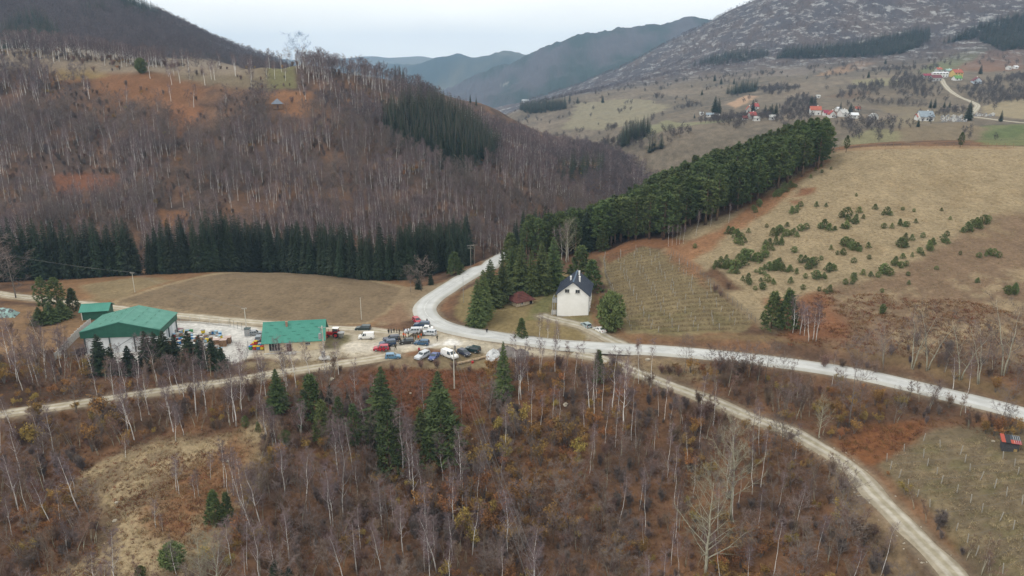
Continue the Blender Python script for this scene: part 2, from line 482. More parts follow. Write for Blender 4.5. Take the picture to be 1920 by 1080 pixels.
lay_road('paved', [(2140, 870), (2030, 822), (1920, 777), (1785, 741), (1690, 718), (1597, 698), (1450, 678), (1300, 661), (1160, 652), (1045, 645), (953, 634), (880, 623), (835, 611), (806, 597), (796, 580), (806, 562), (830, 546), (860, 527), (895, 507), (925, 490), (948, 477), (968, 470), (1000, 464)], 6.6, smooth=25)
lay_road('left', [(-180, 815), (-80, 793), (0, 777), (150, 755), (300, 732), (450, 710), (540, 696), (620, 684), (680, 674), (745, 664)], 3.8, blend=4)
lay_road('right', [(1075, 661), (1130, 672), (1180, 692), (1240, 716), (1330, 750), (1420, 786), (1480, 808), (1527, 830), (1590, 874), (1640, 924), (1690, 975), (1735, 1021), (1787, 1080), (1850, 1150)], 4.2, blend=4)
lay_road('field', [(-160, 530), (-60, 543), (40, 556), (130, 566), (220, 577), (330, 590), (420, 599), (520, 607), (600, 613), (690, 619), (770, 628)], 3.8, blend=4)
lay_road('drive', [(1170, 648), (1140, 634), (1105, 613), (1065, 604), (1030, 596), (1015, 590)], 4.0, blend=3)
lay_road('lane', [(1765, 147), (1772, 160), (1783, 171), (1800, 182), (1820, 190), (1833, 197), (1830, 204), (1822, 212), (1815, 216)], 5.0, blend=8, step=3, smooth=5)
lay_road('lane2', [(1826, 219), (1850, 222), (1880, 226), (1920, 230), (1980, 236)], 4.5, blend=8, step=3, smooth=5)
# ------------------------------------------------------------------ what grows and lies where: the colour of the ground
def hexlin(r, g, b):           # from 0-255 display values to linear
    f = lambda c: ((c / 255 + 0.055) / 1.055) ** 2.4 if c > 10.3 else c / 255 / 12.92
    return np.array([f(r), f(g), f(b)])
CR = np.zeros(SH + (3,))
LIT = np.array([0.120, 0.074, 0.050]); LIT2 = np.array([0.195, 0.104, 0.055])
DRY = np.array([0.315, 0.245, 0.150]); FERN = np.array([0.175, 0.092, 0.050]); GRASS = np.array([0.150, 0.145, 0.070]); SOIL = np.array([0.205, 0.150, 0.094])
GRAV = np.array([0.50, 0.485, 0.46]); BEIGE = np.array([0.40, 0.35, 0.27]); ROCK = np.array([0.42, 0.42, 0.41]); WOOD = np.array([0.075, 0.056, 0.055]); CONI = np.array([0.022, 0.036, 0.026])
n1 = fbm(GX, GY, 14, 4, 0.6, 21); n2 = fbm(GX, GY, 45, 4, 0.55, 22); n3 = fbm(GX, GY, 5, 2, 0.6, 23); nf = fbm(GX, GY, 160, 5, 0.6, 24)
t = sstep(-0.35, 0.45, n1 + 0.6 * n2)[..., None]
CR[:] = LIT * (1 - t) + LIT2 * t
CR[LAY == 1] = (np.array([0.105, 0.072, 0.058]) * (1 - t) + np.array([0.170, 0.098, 0.062]) * t)[LAY == 1]
# hills farther off
u = GX / np.maximum(GY, 1)
k = ((LAY == 2) * 1.0)[..., None]
CR[:] = CR * (1 - k) + WOOD * k
k = ((LAY == 3) * 1.0)[..., None]
far_t = sstep(-.4, .5, nf)[..., None]
CR[:] = CR * (1 - k) + (np.array([0.155, 0.128, 0.096]) * (1 - far_t) + np.array([0.215, 0.172, 0.128]) * far_t) * k
hz = sstep(0.0, 0.35, fbm(GX, GY, 70, 4, 0.6, 31))[..., None] * k * 0.55
CR[:] = CR * (1 - hz) + np.array([0.100, 0.086, 0.072]) * hz

def paint(poly, col, soft=2.0, wob=2.0, op=1.0, spotty=None, pix=True):
    """colour the land inside a polygon; wob and soft in metres, spotty = (noise size, threshold)"""
    P = spots(poly)[:, :2] if pix else np.array(poly, float)
    R = soft + 2 * wob + 1
    i0, i1 = np.searchsorted(AX, [P[:, 0].min() - R, P[:, 0].max() + R]); j0, j1 = np.searchsorted(AY, [P[:, 1].min() - R, P[:, 1].max() + R])
    if i1 - i0 < 1 or j1 - j0 < 1: return
    gx = GX[j0:j1, i0:i1]; gy = GY[j0:j1, i0:i1]
    x = gx + fbm(gx, gy, 6 + wob * 2, 3, 0.6, 41) * wob; y = gy + fbm(gx, gy, 6 + wob * 2, 3, 0.6, 42) * wob
    ins = np.zeros(gx.shape, bool); dmin = np.full(gx.shape, 1e9)
    n = len(P)
    for a in range(n):
        p, q = P[a], P[(a + 1) % n]
        c = ((p[1] > y) != (q[1] > y))
        with np.errstate(divide='ignore', invalid='ignore'):
            xi = (q[0] - p[0]) * (y - p[1]) / (q[1] - p[1] + 1e-12) + p[0]
        ins ^= c & (x < xi)
        d = q - p; L2 = (d ** 2).sum() + 1e-9
        tt = np.clip(((x - p[0]) * d[0] + (y - p[1]) * d[1]) / L2, 0, 1)
        dmin = np.minimum(dmin, np.hypot(x - p[0] - tt * d[0], y - p[1] - tt * d[1]))
    sd = np.where(ins, dmin, -dmin)
    w = sstep(-soft / 2, soft / 2, sd) * op
    if spotty:
        w = w * sstep(spotty[1] - 0.15, spotty[1] + 0.15, fbm(gx, gy, spotty[0], 4, 0.6, 51 + spotty[0]))
    CR[j0:j1, i0:i1] = CR[j0:j1, i0:i1] * (1 - w[..., None]) + np.asarray(col) * w[..., None]

exec_paint = [
    # left hill: pastures, fern slopes, the hut's clearing
    ([(60, 128), (200, 122), (320, 135), (330, 150), (240, 150), (120, 160), (60, 150)], (0.20, 0.105, 0.055), 8, 8),
    ([(100, 126), (200, 124), (200, 148), (112, 150)], (0.235, 0.165, 0.075), 4, 4),
    ([(330, 136), (420, 128), (500, 122), (560, 122), (540, 165), (470, 165), (400, 160), (330, 160)], (0.195, 0.155, 0.105), 6, 5),
    ([(490, 122), (556, 120), (556, 165), (505, 168)], (0.175, 0.160, 0.080), 3, 2),
    ([(175, 150), (330, 150), (400, 165), (330, 205), (230, 190), (180, 175)], (0.210, 0.105, 0.055), 8, 8),
    ([(515, 172), (590, 172), (570, 215), (535, 215), (505, 195)], (0.245, 0.125, 0.065), 5, 4),
    ([(310, 190), (380, 200), (350, 260), (310, 240)], (0.24, 0.115, 0.06), 5, 5),
    ([(100, 325), (220, 330), (200, 360), (110, 360)], (0.20, 0.088, 0.05), 5, 5), ([(300, 395), (350, 395), (345, 425), (305, 425)], (0.24, 0.12, 0.06), 4, 4),
    # pasture under the left mountain
    ([(-40, 122), (0, 108), (80, 90), (150, 87), (230, 96), (320, 110), (450, 124), (470, 140), (360, 140), (250, 136), (100, 132), (-40, 134)], (0.245, 0.195, 0.145), 10, 8),
    # the ploughed field, its rim, the banks
    ([(-60, 560), (60, 545), (140, 520), (300, 505), (460, 502), (640, 510), (780, 520), (760, 600), (690, 615), (500, 610), (330, 592), (140, 572)], (0.235, 0.135, 0.070), 3, 3),
    ([(150, 535), (260, 520), (330, 525), (230, 560), (180, 566)], (0.245, 0.185, 0.105), 4, 3),
    ([(200, 570), (292, 538), (378, 516.5), (470, 510), (560, 512), (655, 518), (762, 538), (757, 558), (728, 588), (694, 607), (640, 609), (480, 602), (330, 583)], (0.30, 0.225, 0.135), 1.0, 0.8),
    ([(222, 566), (300, 540), (382, 519), (470, 512), (560, 514), (650, 520), (752, 540), (748, 556), (722, 584), (690, 604), (640, 606), (480, 599), (330, 580)], SOIL, 0.5, 0.3),
    ([(760, 540), (830, 530), (880, 505), (790, 575), (775, 600), (700, 612), (725, 586)], (0.27, 0.20, 0.125), 2, 2),
    ([(700, 600), (760, 570), (772, 598), (740, 612)], (0.235, 0.145, 0.092), 4, 3, 0.8),
    # slopes left of the yard
    ([(0, 575), (140, 575), (170, 600), (150, 650), (60, 690), (0, 660)], (0.25, 0.155, 0.085), 4, 4),
    # lawn by the white house
    ([(880, 610), (850, 590), (870, 545), (920, 520), (1060, 510), (1110, 540), (1120, 625), (1080, 645), (950, 628)], (0.235, 0.18, 0.088), 2, 2),
    ([(985, 600), (1010, 560), (1030, 545), (1045, 545), (1035, 585), (1015, 600)], (0.165, 0.165, 0.070), 2, 2, 0.8),
    ([(1040, 594), (1110, 594), (1125, 615), (1060, 606)], (0.20, 0.175, 0.08), 2, 2),
    ([(1120, 640), (1105, 600), (1120, 540), (1150, 600), (1180, 630)], (0.215, 0.125, 0.065), 2, 2),
    # vineyard
    ([(1128, 478), (1210, 462), (1258, 474), (1330, 530), (1416, 606), (1400, 622), (1270, 630), (1180, 625), (1150, 560), (1128, 515)], (0.225, 0.175, 0.095), 1.5, 1.5),
    ([(1150, 590), (1340, 570), (1400, 615), (1270, 628), (1180, 620)], (0.175, 0.150, 0.068), 4, 4, 0.6, (7, 0.05)),
    # the grass hill: dead grass, fern below, bare earth by the wood
    ([(1240, 470), (1300, 420), (1420, 380), (1560, 285), (1700, 276), (2300, 280), (2300, 680), (1600, 640), (1420, 610), (1330, 530)], DRY, 4, 4),
    ([(1560, 540), (1700, 500), (1820, 430), (1860, 405), (2300, 400), (2300, 700), (1800, 710), (1600, 660), (1500, 620), (1520, 560)], (0.20, 0.135, 0.086), 6, 6),
    ([(1560, 560), (2300, 480), (2300, 700), (1700, 690)], (0.31, 0.235, 0.145), 6, 6, 0.85, (9, 0.10)),
    ([(1440, 560), (1540, 545), (1600, 640), (1480, 640)], (0.215, 0.10, 0.052), 5, 4),
    ([(1240, 470), (1330, 440), (1400, 390), (1480, 340), (1550, 296), (1560, 300), (1440, 400), (1360, 440), (1330, 470), (1300, 490), (1330, 540), (1300, 520)], (0.255, 0.128, 0.066), 4, 3, 0.9),
    ([(1130, 475), (1180, 450), (1280, 450), (1270, 468), (1200, 462), (1140, 495)], (0.24, 0.12, 0.062), 2, 2),
    ([(1310, 515), (1340, 500), (1390, 540), (1360, 545)], (0.13, 0.075, 0.045), 3, 2),
    ([(1500, 352), (1530, 350), (1520, 362), (1480, 368)], (0.235, 0.118, 0.066), 3, 3), ([(1480, 375), (1505, 372), (1500, 382)], (0.235, 0.118, 0.066), 3, 3),
    ([(1540, 290), (1610, 283), (1900, 280), (1900, 276), (1560, 284)], (0.29, 0.195, 0.11), 3, 2),
    ([(1500, 440), (1700, 330), (2000, 300), (2300, 290), (2300, 420), (1700, 480), (1500, 520)], (0.27, 0.20, 0.115), 6, 6, 0.55, (16, 0.12)),
    # below the vineyard / along the road
    ([(1160, 636), (1300, 632), (1430, 622), (1500, 640), (1700, 690), (1920, 755), (1920, 735), (1700, 668), (1450, 640)], (0.20, 0.135, 0.072), 3, 2),
    ([(1060, 665), (1180, 672), (1400, 690), (1330, 715), (1240, 705), (1180, 690)], (0.26, 0.19, 0.115), 3, 2),
    # rust fern glade under the car park, verge
    ([(540, 760), (620, 720), (680, 695), (760, 685), (900, 690), (930, 720), (880, 790), (780, 790), (680, 760)], (0.175, 0.072, 0.037), 3, 3),
    ([(700, 690), (740, 672), (800, 668), (935, 672), (900, 690), (760, 690)], (0.25, 0.185, 0.115), 2, 2),
    ([(430, 690), (560, 690), (690, 655), (640, 650), (560, 676), (470, 678)], (0.27, 0.21, 0.13), 2, 2),
    ([(590, 668), (680, 660), (690, 655), (640, 655), (600, 660)], (0.19, 0.16, 0.08), 1, 1),
    # clearing at the lower left: pale grass and rust fern
    ([(60, 1100), (190, 1035), (215, 970), (140, 905), (180, 868), (250, 838), (340, 812), (420, 812), (510, 780), (515, 830), (480, 900), (445, 960), (420, 1030), (340, 1100)], (0.345, 0.265, 0.160), 4, 5),
    ([(40, 1100), (0, 1060), (10, 960), (80, 880), (160, 868), (130, 910), (200, 970), (180, 1030)], (0.165, 0.088, 0.050), 4, 4),
    ([(270, 925), (340, 885), (400, 850), (470, 815), (490, 840), (450, 920), (420, 990), (360, 1020), (300, 990)], (0.225, 0.105, 0.048), 5, 7, 0.85),
    ([(120, 930), (200, 880), (300, 830), (330, 900), (280, 1000), (150, 1070)], (0.175, 0.125, 0.078), 6, 5, 0.8, (7, 0.05)),
    ([(340, 980), (440, 920), (430, 1000), (360, 1040)], (0.36, 0.27, 0.16), 3, 3, 0.8, (4, 0.1)),
    # vineyard plot at the lower right
    ([(1640, 868), (1690, 840), (1760, 800), (1900, 800), (2100, 850), (2100, 1200), (1900, 1200), (1790, 1000), (1700, 930)], (0.165, 0.128, 0.080), 2, 2),
    ([(1640, 868), (1690, 840), (1900, 800), (2100, 1200), (1900, 1200), (1790, 1000)], (0.150, 0.130, 0.060), 4, 3, 0.6, (6, 0.12)),
    ([(1640, 868), (1690, 840), (1900, 800), (2100, 1200), (1900, 1200), (1790, 1000)], (0.26, 0.20, 0.12), 4, 3, 0.7, (4, 0.22)),
    ([(1560, 830), (1640, 790), (1740, 790), (1720, 830), (1640, 868), (1600, 870)], (0.20, 0.086, 0.037), 3, 3),
    # verges of the lower right road
    ([(1540, 850), (1580, 880), (1650, 970), (1760, 1100), (1640, 1100), (1590, 960), (1560, 900)], (0.24, 0.175, 0.105), 2, 2, 0.8),
    # yard, car park
    ([(150, 665), (190, 620), (300, 600), (430, 604), (490, 612), (600, 616), (690, 622), (760, 630), (800, 600), (830, 612), (870, 632), (950, 646), (1040, 656), (1090, 668), (1060, 668), (935, 668), (880, 660), (800, 652), (740, 664), (700, 676), (640, 668), (560, 678), (465, 672), (440, 682), (420, 690), (300, 680), (190, 690)], BEIGE, 1.5, 1.2),
    ([(165, 668), (200, 628), (300, 604), (425, 606), (485, 616), (495, 650), (465, 668), (440, 682), (300, 682), (190, 686)], GRAV, 1.5, 1.0),
    ([(620, 640), (700, 640), (760, 645), (850, 632), (880, 645), (800, 650), (700, 662), (640, 664)], (0.46, 0.42, 0.36), 3, 3, 0.8),
    ([(600, 625), (650, 628), (660, 640), (630, 655), (605, 655)], (0.19, 0.165, 0.085), 2, 2, 0.9),
    ([(828, 648), (840, 636), (862, 640), (866, 645), (850, 648)], (0.62, 0.60, 0.57), 0.8, 1.0),
    ([(785, 652), (820, 643), (824, 646), (796, 654)], (0.60, 0.58, 0.55), 0.8, 0.8),
    ([(1030, 596), (1100, 608), (1150, 640), (1200, 646), (1120, 645), (1090, 622)], (0.36, 0.32, 0.24), 1.5, 1.5, 0.8),
    ([(790, 668), (880, 655), (930, 668), (920, 690), (800, 690)], (0.235, 0.18, 0.105), 2, 2),
    # across the valley
    ([(1080, 195), (1200, 185), (1260, 200), (1180, 235), (1060, 240)], (0.245, 0.215, 0.145), 12, 14), ([(1380, 225), (1300, 235), (1180, 270), (1150, 262), (1250, 225)], (0.215, 0.205, 0.120), 8, 8),
    ([(1525, 142), (1560, 130), (1612, 114), (1640, 118), (1580, 138)], (0.33, 0.215, 0.13), 5, 4), ([(1400, 140), (1520, 125), (1550, 128), (1500, 142), (1380, 150)], (0.225, 0.185, 0.15), 6, 6),
    ([(1600, 150), (1690, 148), (1690, 158), (1600, 160)], (0.245, 0.22, 0.135), 5, 4), ([(1545, 182), (1600, 170), (1640, 172), (1600, 185)], (0.17, 0.12, 0.085), 5, 4),
    ([(1720, 135), (1780, 105), (1830, 80), (1860, 85), (1800, 125), (1760, 138)], (0.165, 0.175, 0.085), 6, 5), ([(1790, 128), (1850, 95), (1920, 85), (1920, 130), (1850, 135)], (0.215, 0.12, 0.075), 6, 6, 0.9),
    ([(1840, 200), (1920, 184), (2100, 170), (2100, 225), (1920, 224), (1850, 214)], (0.30, 0.245, 0.155), 4, 4), ([(1800, 262), (1850, 235), (1920, 233), (2100, 240), (2100, 275), (1840, 272)], (0.155, 0.165, 0.075), 4, 4), ([(1830, 258), (1900, 235), (1960, 235), (1900, 260)], (0.115, 0.14, 0.055), 3, 3),
    ([(1660, 245), (1800, 228), (1850, 240), (1700, 268)], (0.20, 0.155, 0.10), 5, 5), ([(1580, 265), (1640, 240), (1690, 248), (1640, 268)], (0.225, 0.205, 0.115), 5, 5),
    ([(1360, 195), (1400, 178), (1420, 180), (1380, 205)], (0.36, 0.24, 0.16), 4, 4), ([(1640, 230), (1740, 205), (1820, 215), (1700, 240)], (0.22, 0.18, 0.12), 4, 4),
    ([(1650, 200), (1740, 200), (1740, 215), (1660, 212)], (0.205, 0.165, 0.11), 5, 4),
]
CR *= np.clip(1 + 0.2 * n3[..., None] + 0.18 * n1[..., None], 0.4, 1.6)
for a in exec_paint:
    paint(a[0], a[1], *(a[2:]))

# gravel thrown out along the roads
for key, (P, w_) in ROADS.items():
    if key.startswith('lane'): continue
    R_ = w_ / 2 + 4
    i0, i1 = np.searchsorted(AX, [P[:, 0].min() - R_, P[:, 0].max() + R_]); j0, j1 = np.searchsorted(AY, [P[:, 1].min() - R_, P[:, 1].max() + R_])
    gx = GX[j0:j1, i0:i1]; gy = GY[j0:j1, i0:i1]; d = np.full(gx.shape, 1e9)
    for p in P[::2]: d = np.minimum(d, np.hypot(gx - p[0], gy - p[1]))
    k = (1 - sstep(w_ / 2 + .2, w_ / 2 + 2.4 + 1.2 * fbm(gx, gy, 5, 2, .6, 44), d))[..., None] * .75
    CR[j0:j1, i0:i1] = CR[j0:j1, i0:i1] * (1 - k) + np.array([0.29, 0.235, 0.165]) * k
# rocky mountain: bare wood, fern and limestone
mm = sstep(1180, 1480, GY + (u - 0.25) * 600) * (LAY == 3)
mm = np.maximum(mm, (LAY == 3) * sstep(1350, 1500, GY) * (u < 0.25))
slope_rock = fbm(GX * 1.0, GY * 0.35 , 46, 6, 0.72, 61)
rk = sstep(0.12, 0.42, slope_rock + 0.35 * fbm(GX, GY, 260, 3, 0.5, 62) + 0.10 * sstep(0.3, 0.6, u))
wd = sstep(-0.3, 0.4, fbm(GX, GY * 0.5, 60, 4, 0.6, 63))[..., None]
mc = np.array([0.080, 0.068, 0.074]) * (1 - wd) + np.array([0.112, 0.084, 0.076]) * wd
CR[:] = CR * (1 - mm[..., None]) + mc * mm[..., None]
# far ridges: conifer and bare wood
kk = LAY == 4
fc = sstep(-0.12, 0.18, fbm(GX, GY * 0.4, 520, 5, 0.6, 71) + 1.1 * (u - 0.10))[..., None]
cc = np.array([0.092, 0.082, 0.086]) * (1 - fc) + np.array([0.034, 0.050, 0.036]) * fc
rk2 = sstep(0.35, 0.5, fbm(GX, GY * 0.3, 160, 6, 0.7, 72))[..., None]
cc = cc * (1 - rk2) + np.array([0.26, 0.25, 0.23]) * rk2
CR[kk] = cc[kk]
kk = LAY >= 5
fc = sstep(-0.3, 0.3, fbm(GX, GY * 0.5, 800, 5, 0.6, 73))[..., None]
CR[kk] = (np.array([0.15, 0.135, 0.09]) * (1 - fc) + np.array([0.035, 0.05, 0.035]) * fc)[kk]
_mx = CR.max(2)
CR *= (.80 + .20 * sstep(.30, .42, _mx))[..., None]
CR *= np.clip(1 + 0.10 * n3[..., None] + 0.07 * n1[..., None], 0.4, 1.6)

me = bpy.data.meshes.new('terrain')
nv = GX.size
me.vertices.add(nv)
me.vertices.foreach_set('co', np.stack([GX, GY, GZ], 2).ravel())
idx = np.arange(nv).reshape(SH)
qd = np.stack([idx[:-1, :-1], idx[:-1, 1:], idx[1:, 1:], idx[1:, :-1]], 2).reshape(-1, 4)
me.loops.add(qd.size); me.loops.foreach_set('vertex_index', qd.ravel())
me.polygons.add(len(qd)); me.polygons.foreach_set('loop_start', np.arange(len(qd)) * 4)
me.polygons.foreach_set('use_smooth', np.ones(len(qd), bool))
me.update()
ca = me.color_attributes.new('soil', 'FLOAT_COLOR', 'POINT')
ca.data.foreach_set('color', np.concatenate([CR, mm[..., None]], 2).ravel())
gm = bpy.data.materials.new('ground cover')
gm.use_nodes = True
N, L = gm.node_tree.nodes, gm.node_tree.links
B = N['Principled BSDF']; B.inputs['Roughness'].default_value = 0.95; B.inputs['Specular IOR Level'].default_value = 0.1
at = N.new('ShaderNodeAttribute'); at.attribute_name = 'soil'
ge = N.new('ShaderNodeNewGeometry')
def gnoise(scale, detail, stretch=(1, 1, 1), rough=0.65):
    mp = N.new('ShaderNodeMapping'); mp.inputs['Scale'].default_value = stretch
    L.new(ge.outputs['Position'], mp.inputs['Vector'])
    n = N.new('ShaderNodeTexNoise'); n.inputs['Scale'].default_value = scale; n.inputs['Detail'].default_value = detail; n.inputs['Roughness'].default_value = rough
    L.new(mp.outputs['Vector'], n.inputs['Vector'])
    return n.outputs['Fac']
fine = gnoise(0.9, 4, (1, 1, 1.0), 0.72)
mid = gnoise(0.16, 3, (1.0, 0.6, 1.0))
def mrange(v, a, b, lo, hi):
    r = N.new('ShaderNodeMapRange'); r.inputs['From Min'].default_value = a; r.inputs['From Max'].default_value = b
    r.inputs['To Min'].default_value = lo; r.inputs['To Max'].default_value = hi
    L.new(v, r.inputs['Value']); return r.outputs['Result']
ml = N.new('ShaderNodeMath'); ml.operation = 'MULTIPLY'
L.new(mrange(fine, 0.3, 0.7, 0.72, 1.28), ml.inputs[0]); L.new(mrange(mid, 0.3, 0.7, 0.86, 1.14), ml.inputs[1])
vm = N.new('ShaderNodeVectorMath'); vm.operation = 'SCALE'
rn = gnoise(0.055, 8, (1.0, 0.5, 1.3), 0.76)
rmask = N.new('ShaderNodeMath'); rmask.operation = 'MULTIPLY'
L.new(mrange(rn, 0.53, 0.60, 0.0, 0.85), rmask.inputs[0]); L.new(at.outputs['Alpha'], rmask.inputs[1])
rmix = N.new('ShaderNodeMixRGB'); rmix.inputs['Color2'].default_value = (0.32, 0.32, 0.315, 1)     # limestone showing through the mountain wood
L.new(rmask.outputs[0], rmix.inputs['Fac']); L.new(at.outputs['Color'], rmix.inputs['Color1'])
L.new(rmix.outputs['Color'], vm.inputs[0]); L.new(ml.outputs[0], vm.inputs['Scale'])
L.new(vm.outputs['Vector'], B.inputs['Base Color'])
bp = N.new('ShaderNodeBump'); bp.inputs['Distance'].default_value = 0.35; bp.inputs['Strength'].default_value = 0.9
L.new(fine, bp.inputs['Height']); L.new(bp.outputs['Normal'], B.inputs['Normal'])
me.materials.append(gm)
tag(link('terrain', me), kind='structure')

# ------------------------------------------------------------------ road surfaces
def road_mat(name, edge, track, mid, spots_, nscale):
    m = mat(name, track, spots_, nscale, .92, .03, 5, detail=8)
    N2, L2 = m.node_tree.nodes, m.node_tree.links
    bs = N2['Principled BSDF']; col = bs.inputs['Base Color'].links[0].from_socket
    a_ = N2.new('ShaderNodeAttribute'); a_.attribute_name = 'across'
    r_ = N2.new('ShaderNodeValToRGB'); e = r_.color_ramp.elements
    e[0].position = 0.0; e[0].color = (*mid, 1); e[1].position = 1.0; e[1].color = (*edge, 1)
    for p_, c_ in ((.16, mid), (.32, track), (.60, track), (.82, edge)):
        q_ = e.new(p_); q_.color = (*c_, 1)
    L2.new(a_.outputs['Fac'], r_.inputs['Fac'])
    mx = N2.new('ShaderNodeMixRGB'); mx.blend_type = 'MULTIPLY'; mx.inputs['Fac'].default_value = 1
    L2.new(r_.outputs['Color'], mx.inputs['Color1']); L2.new(col, mx.inputs['Color2'])
    L2.new(mx.outputs['Color'], bs.inputs['Base Color'])
    return m
m_asphalt = road_mat('worn pale asphalt', (.84, .82, .77), (1, 1, 1), (.93, .93, .92), (.43, .435, .43), .22)
m_asphalt.node_tree.nodes['Color Ramp'].color_ramp.elements[0].color = (.53, .535, .53, 1)
m_gravel = road_mat('pale gravel', (.74, .70, .62), (1, 1, 1), (.80, .78, .68), (.31, .28, .225), .5)
m_gravel.node_tree.nodes['Color Ramp'].color_ramp.elements[0].color = (.47, .435, .375, 1)
m_gravel2 = road_mat('grey gravel', (.74, .70, .62), (1, 1, 1), (.82, .80, .70), (.34, .30, .235), .5)
m_gravel2.node_tree.nodes['Color Ramp'].color_ramp.elements[0].color = (.50, .455, .385, 1)
m_paint = mat('faded road paint', (0.66, 0.66, 0.66), (0.52, 0.53, 0.54), 3.0, 0.9)
m_patch = mat('tar crack', (0.20, 0.20, 0.21), (0.34, 0.34, 0.35), 2.0, 0.9)

def ribbon(P, offs, zoff=0.0, ragged=0.0, seed=1):
    T = np.gradient(P[:, :2], axis=0); T /= np.linalg.norm(T, axis=1)[:, None] + 1e-9
    Nn = np.stack([-T[:, 1], T[:, 0]], 1)
    V = []; nS = len(offs)
    for i in range(len(P)):
        for j, (o, dz) in enumerate(offs):
            r = 0
            if ragged and j in (0, 1): r = ragged * float(perlin(i * 0.13 + seed, seed * 3.3))
            if ragged and j in (nS - 1, nS - 2): r = ragged * float(perlin(i * 0.13 - seed, seed * 7.7))
            V.append((P[i, 0] + Nn[i, 0] * (o + r), P[i, 1] + Nn[i, 1] * (o + r), P[i, 2] + dz + zoff))
    F = [(i * nS + j, i * nS + j + 1, (i + 1) * nS + j + 1, (i + 1) * nS + j) for i in range(len(P) - 1) for j in range(nS - 1)]
    F = [f[::-1] for f in F]
    return V, F

def road_obj(name, key, m, ragged=0.0, dz=0.0):
    P, w = ROADS[key]
    h = w / 2
    mb = MB()
    V, F = ribbon(P, [(-h - .5, -.45), (-h, 0), (-h * .75, .02), (-h * .5, .04), (-h * .25, .055), (0, .07), (h * .25, .055), (h * .5, .04), (h * .75, .02), (h, 0), (h + .5, -.45)], 0.05 + dz, ragged, len(key) * 1.7)
    mb.add(V, F)
    rme = mb.mesh(name, m, True)
    ac = rme.attributes.new('across', 'FLOAT', 'POINT'); ac.data.foreach_set('value', np.tile([1.0, 1.0, .75, .5, .25, .0, .25, .5, .75, 1.0, 1.0], len(P)).astype(np.float32))
    return tag(link(name, rme), kind='structure')
road = road_obj('road', 'paved', m_asphalt, 0.25, 0.06)
road_obj('gravel_track', 'left', m_gravel2, 1.0)
road_obj('gravel_road', 'right', m_gravel, 0.9)
road_obj('field_track', 'field', m_gravel2, 1.1, 0.02)
road_obj('house_drive', 'drive', m_gravel, 1.2, -0.02)
road_obj('village_lane', 'lane', m_gravel, 0.8)
road_obj('village_path', 'lane2', m_gravel, 0.8)
# centre line in worn dashes, tar repairs
P, w = ROADS['paved']
mb = MB()
i = 6
while i < len(P) - 8:
    V, F = ribbon(P[i:i + 5], [(-.08, 0), (.08, 0)], 0.05 + 0.06 + 0.07 + 0.006); mb.add(V, F); i += 9 if i < 150 else 5
tag(link('road_marking', mb.mesh('road_marking', m_paint), road))
mb = MB()
for q in range(9):
    i = 118 + q * 5 + rnd.randint(-2, 2); o = rnd.uniform(-2.6, 2.2); n = rnd.randint(5, 12)
    if i + n >= len(P): break
    seg = P[i:i + n].copy(); T = np.gradient(seg[:, :2], axis=0); T /= np.linalg.norm(T, axis=1)[:, None]
    off = o + np.cumsum(RNG.normal(0, .25, n))
    seg[:, 0] += -T[:, 1] * off; seg[:, 1] += T[:, 0] * off
    V, F = ribbon(seg, [(-.07, 0), (.07, 0)], 0.05 + 0.06 + 0.07 + 0.004); mb.add(V, F)
tag(link('tar_seam', mb.mesh('tar_seam', m_patch), road))
# ------------------------------------------------------------------ plants: a few forms of each kind, each with a trunk and a crown
R = random.Random(3)
def rv(a, b): return R.uniform(a, b)

m_bark_birch = mat('birch bark', (0.42, 0.395, 0.38), (0.72, 0.70, 0.68), 2.2, 0.8, rand=0.16, ramp=(0.38, 0.48), stretch=(1, 1, 0.45))
m_bark_grey = mat('grey bark', (0.115, 0.098, 0.085), (0.20, 0.18, 0.165), 3, 0.9, rand=0.25)
m_bark_pale = mat('pale olive bark', (0.29, 0.275, 0.205), (0.44, 0.42, 0.335), 2.5, 0.9, rand=0.1)
m_bark_red = mat('pine bark', (0.105, 0.070, 0.050), (0.20, 0.13, 0.09), 3, 0.95, rand=0.2)
m_bark_spruce = mat('spruce bark', (0.085, 0.070, 0.058), (0.15, 0.125, 0.105), 3, 0.95, rand=0.2)
m_twig_birch = mat('birch twigs', (0.165, 0.122, 0.124), rand=0.28, rough=0.9)
m_twig_grey = mat('grey brown twigs', (0.157, 0.123, 0.111), rand=0.32, rough=0.9)
m_twig_far = mat('distant twigs', (0.118, 0.094, 0.100), rand=0.22, rough=0.9)
m_twig_dark = mat('dark thicket twigs', (0.095, 0.080, 0.080), rand=0.25, rough=0.9)
m_twig_red = mat('dark red brown twigs', (0.176, 0.115, 0.086), rand=0.35, rough=0.9)
m_twig_pale = mat('pale olive twigs', (0.26, 0.24, 0.175), rand=0.12, rough=0.9)
m_needle_spruce = mat('spruce needles', (0.013, 0.024, 0.012), (0.030, 0.046, 0.020), 1.3, 0.75, rand=0.3)
m_needle_pine = mat('pine needles', (0.042, 0.068, 0.024), (0.108, 0.136, 0.044), 1.1, 0.75, rand=0.28)
m_needle_young = mat('young pine needles', (0.085, 0.120, 0.040), (0.170, 0.205, 0.072), 1.6, 0.75, rand=0.3)
m_needle_light = mat('yellow green needles', (0.085, 0.105, 0.036), (0.13, 0.145, 0.05), 1.6, 0.75, rand=0.15)
m_leaf_copper = mat('dead copper leaves', (0.200, 0.098, 0.036), (0.320, 0.175, 0.058), 1.6, 0.85, rand=0.35)
m_leaf_ochre = mat('dead ochre leaves', (0.24, 0.160, 0.045), (0.34, 0.235, 0.075), 1.6, 0.85, rand=0.3)
m_fern = mat('dead fern', (0.143, 0.064, 0.030), (0.221, 0.111, 0.049), 2.0, 0.9, rand=0.35)
m_straw = mat('dead grass', (0.264, 0.198, 0.110), (0.370, 0.290, 0.176), 2.0, 0.9, rand=0.3)

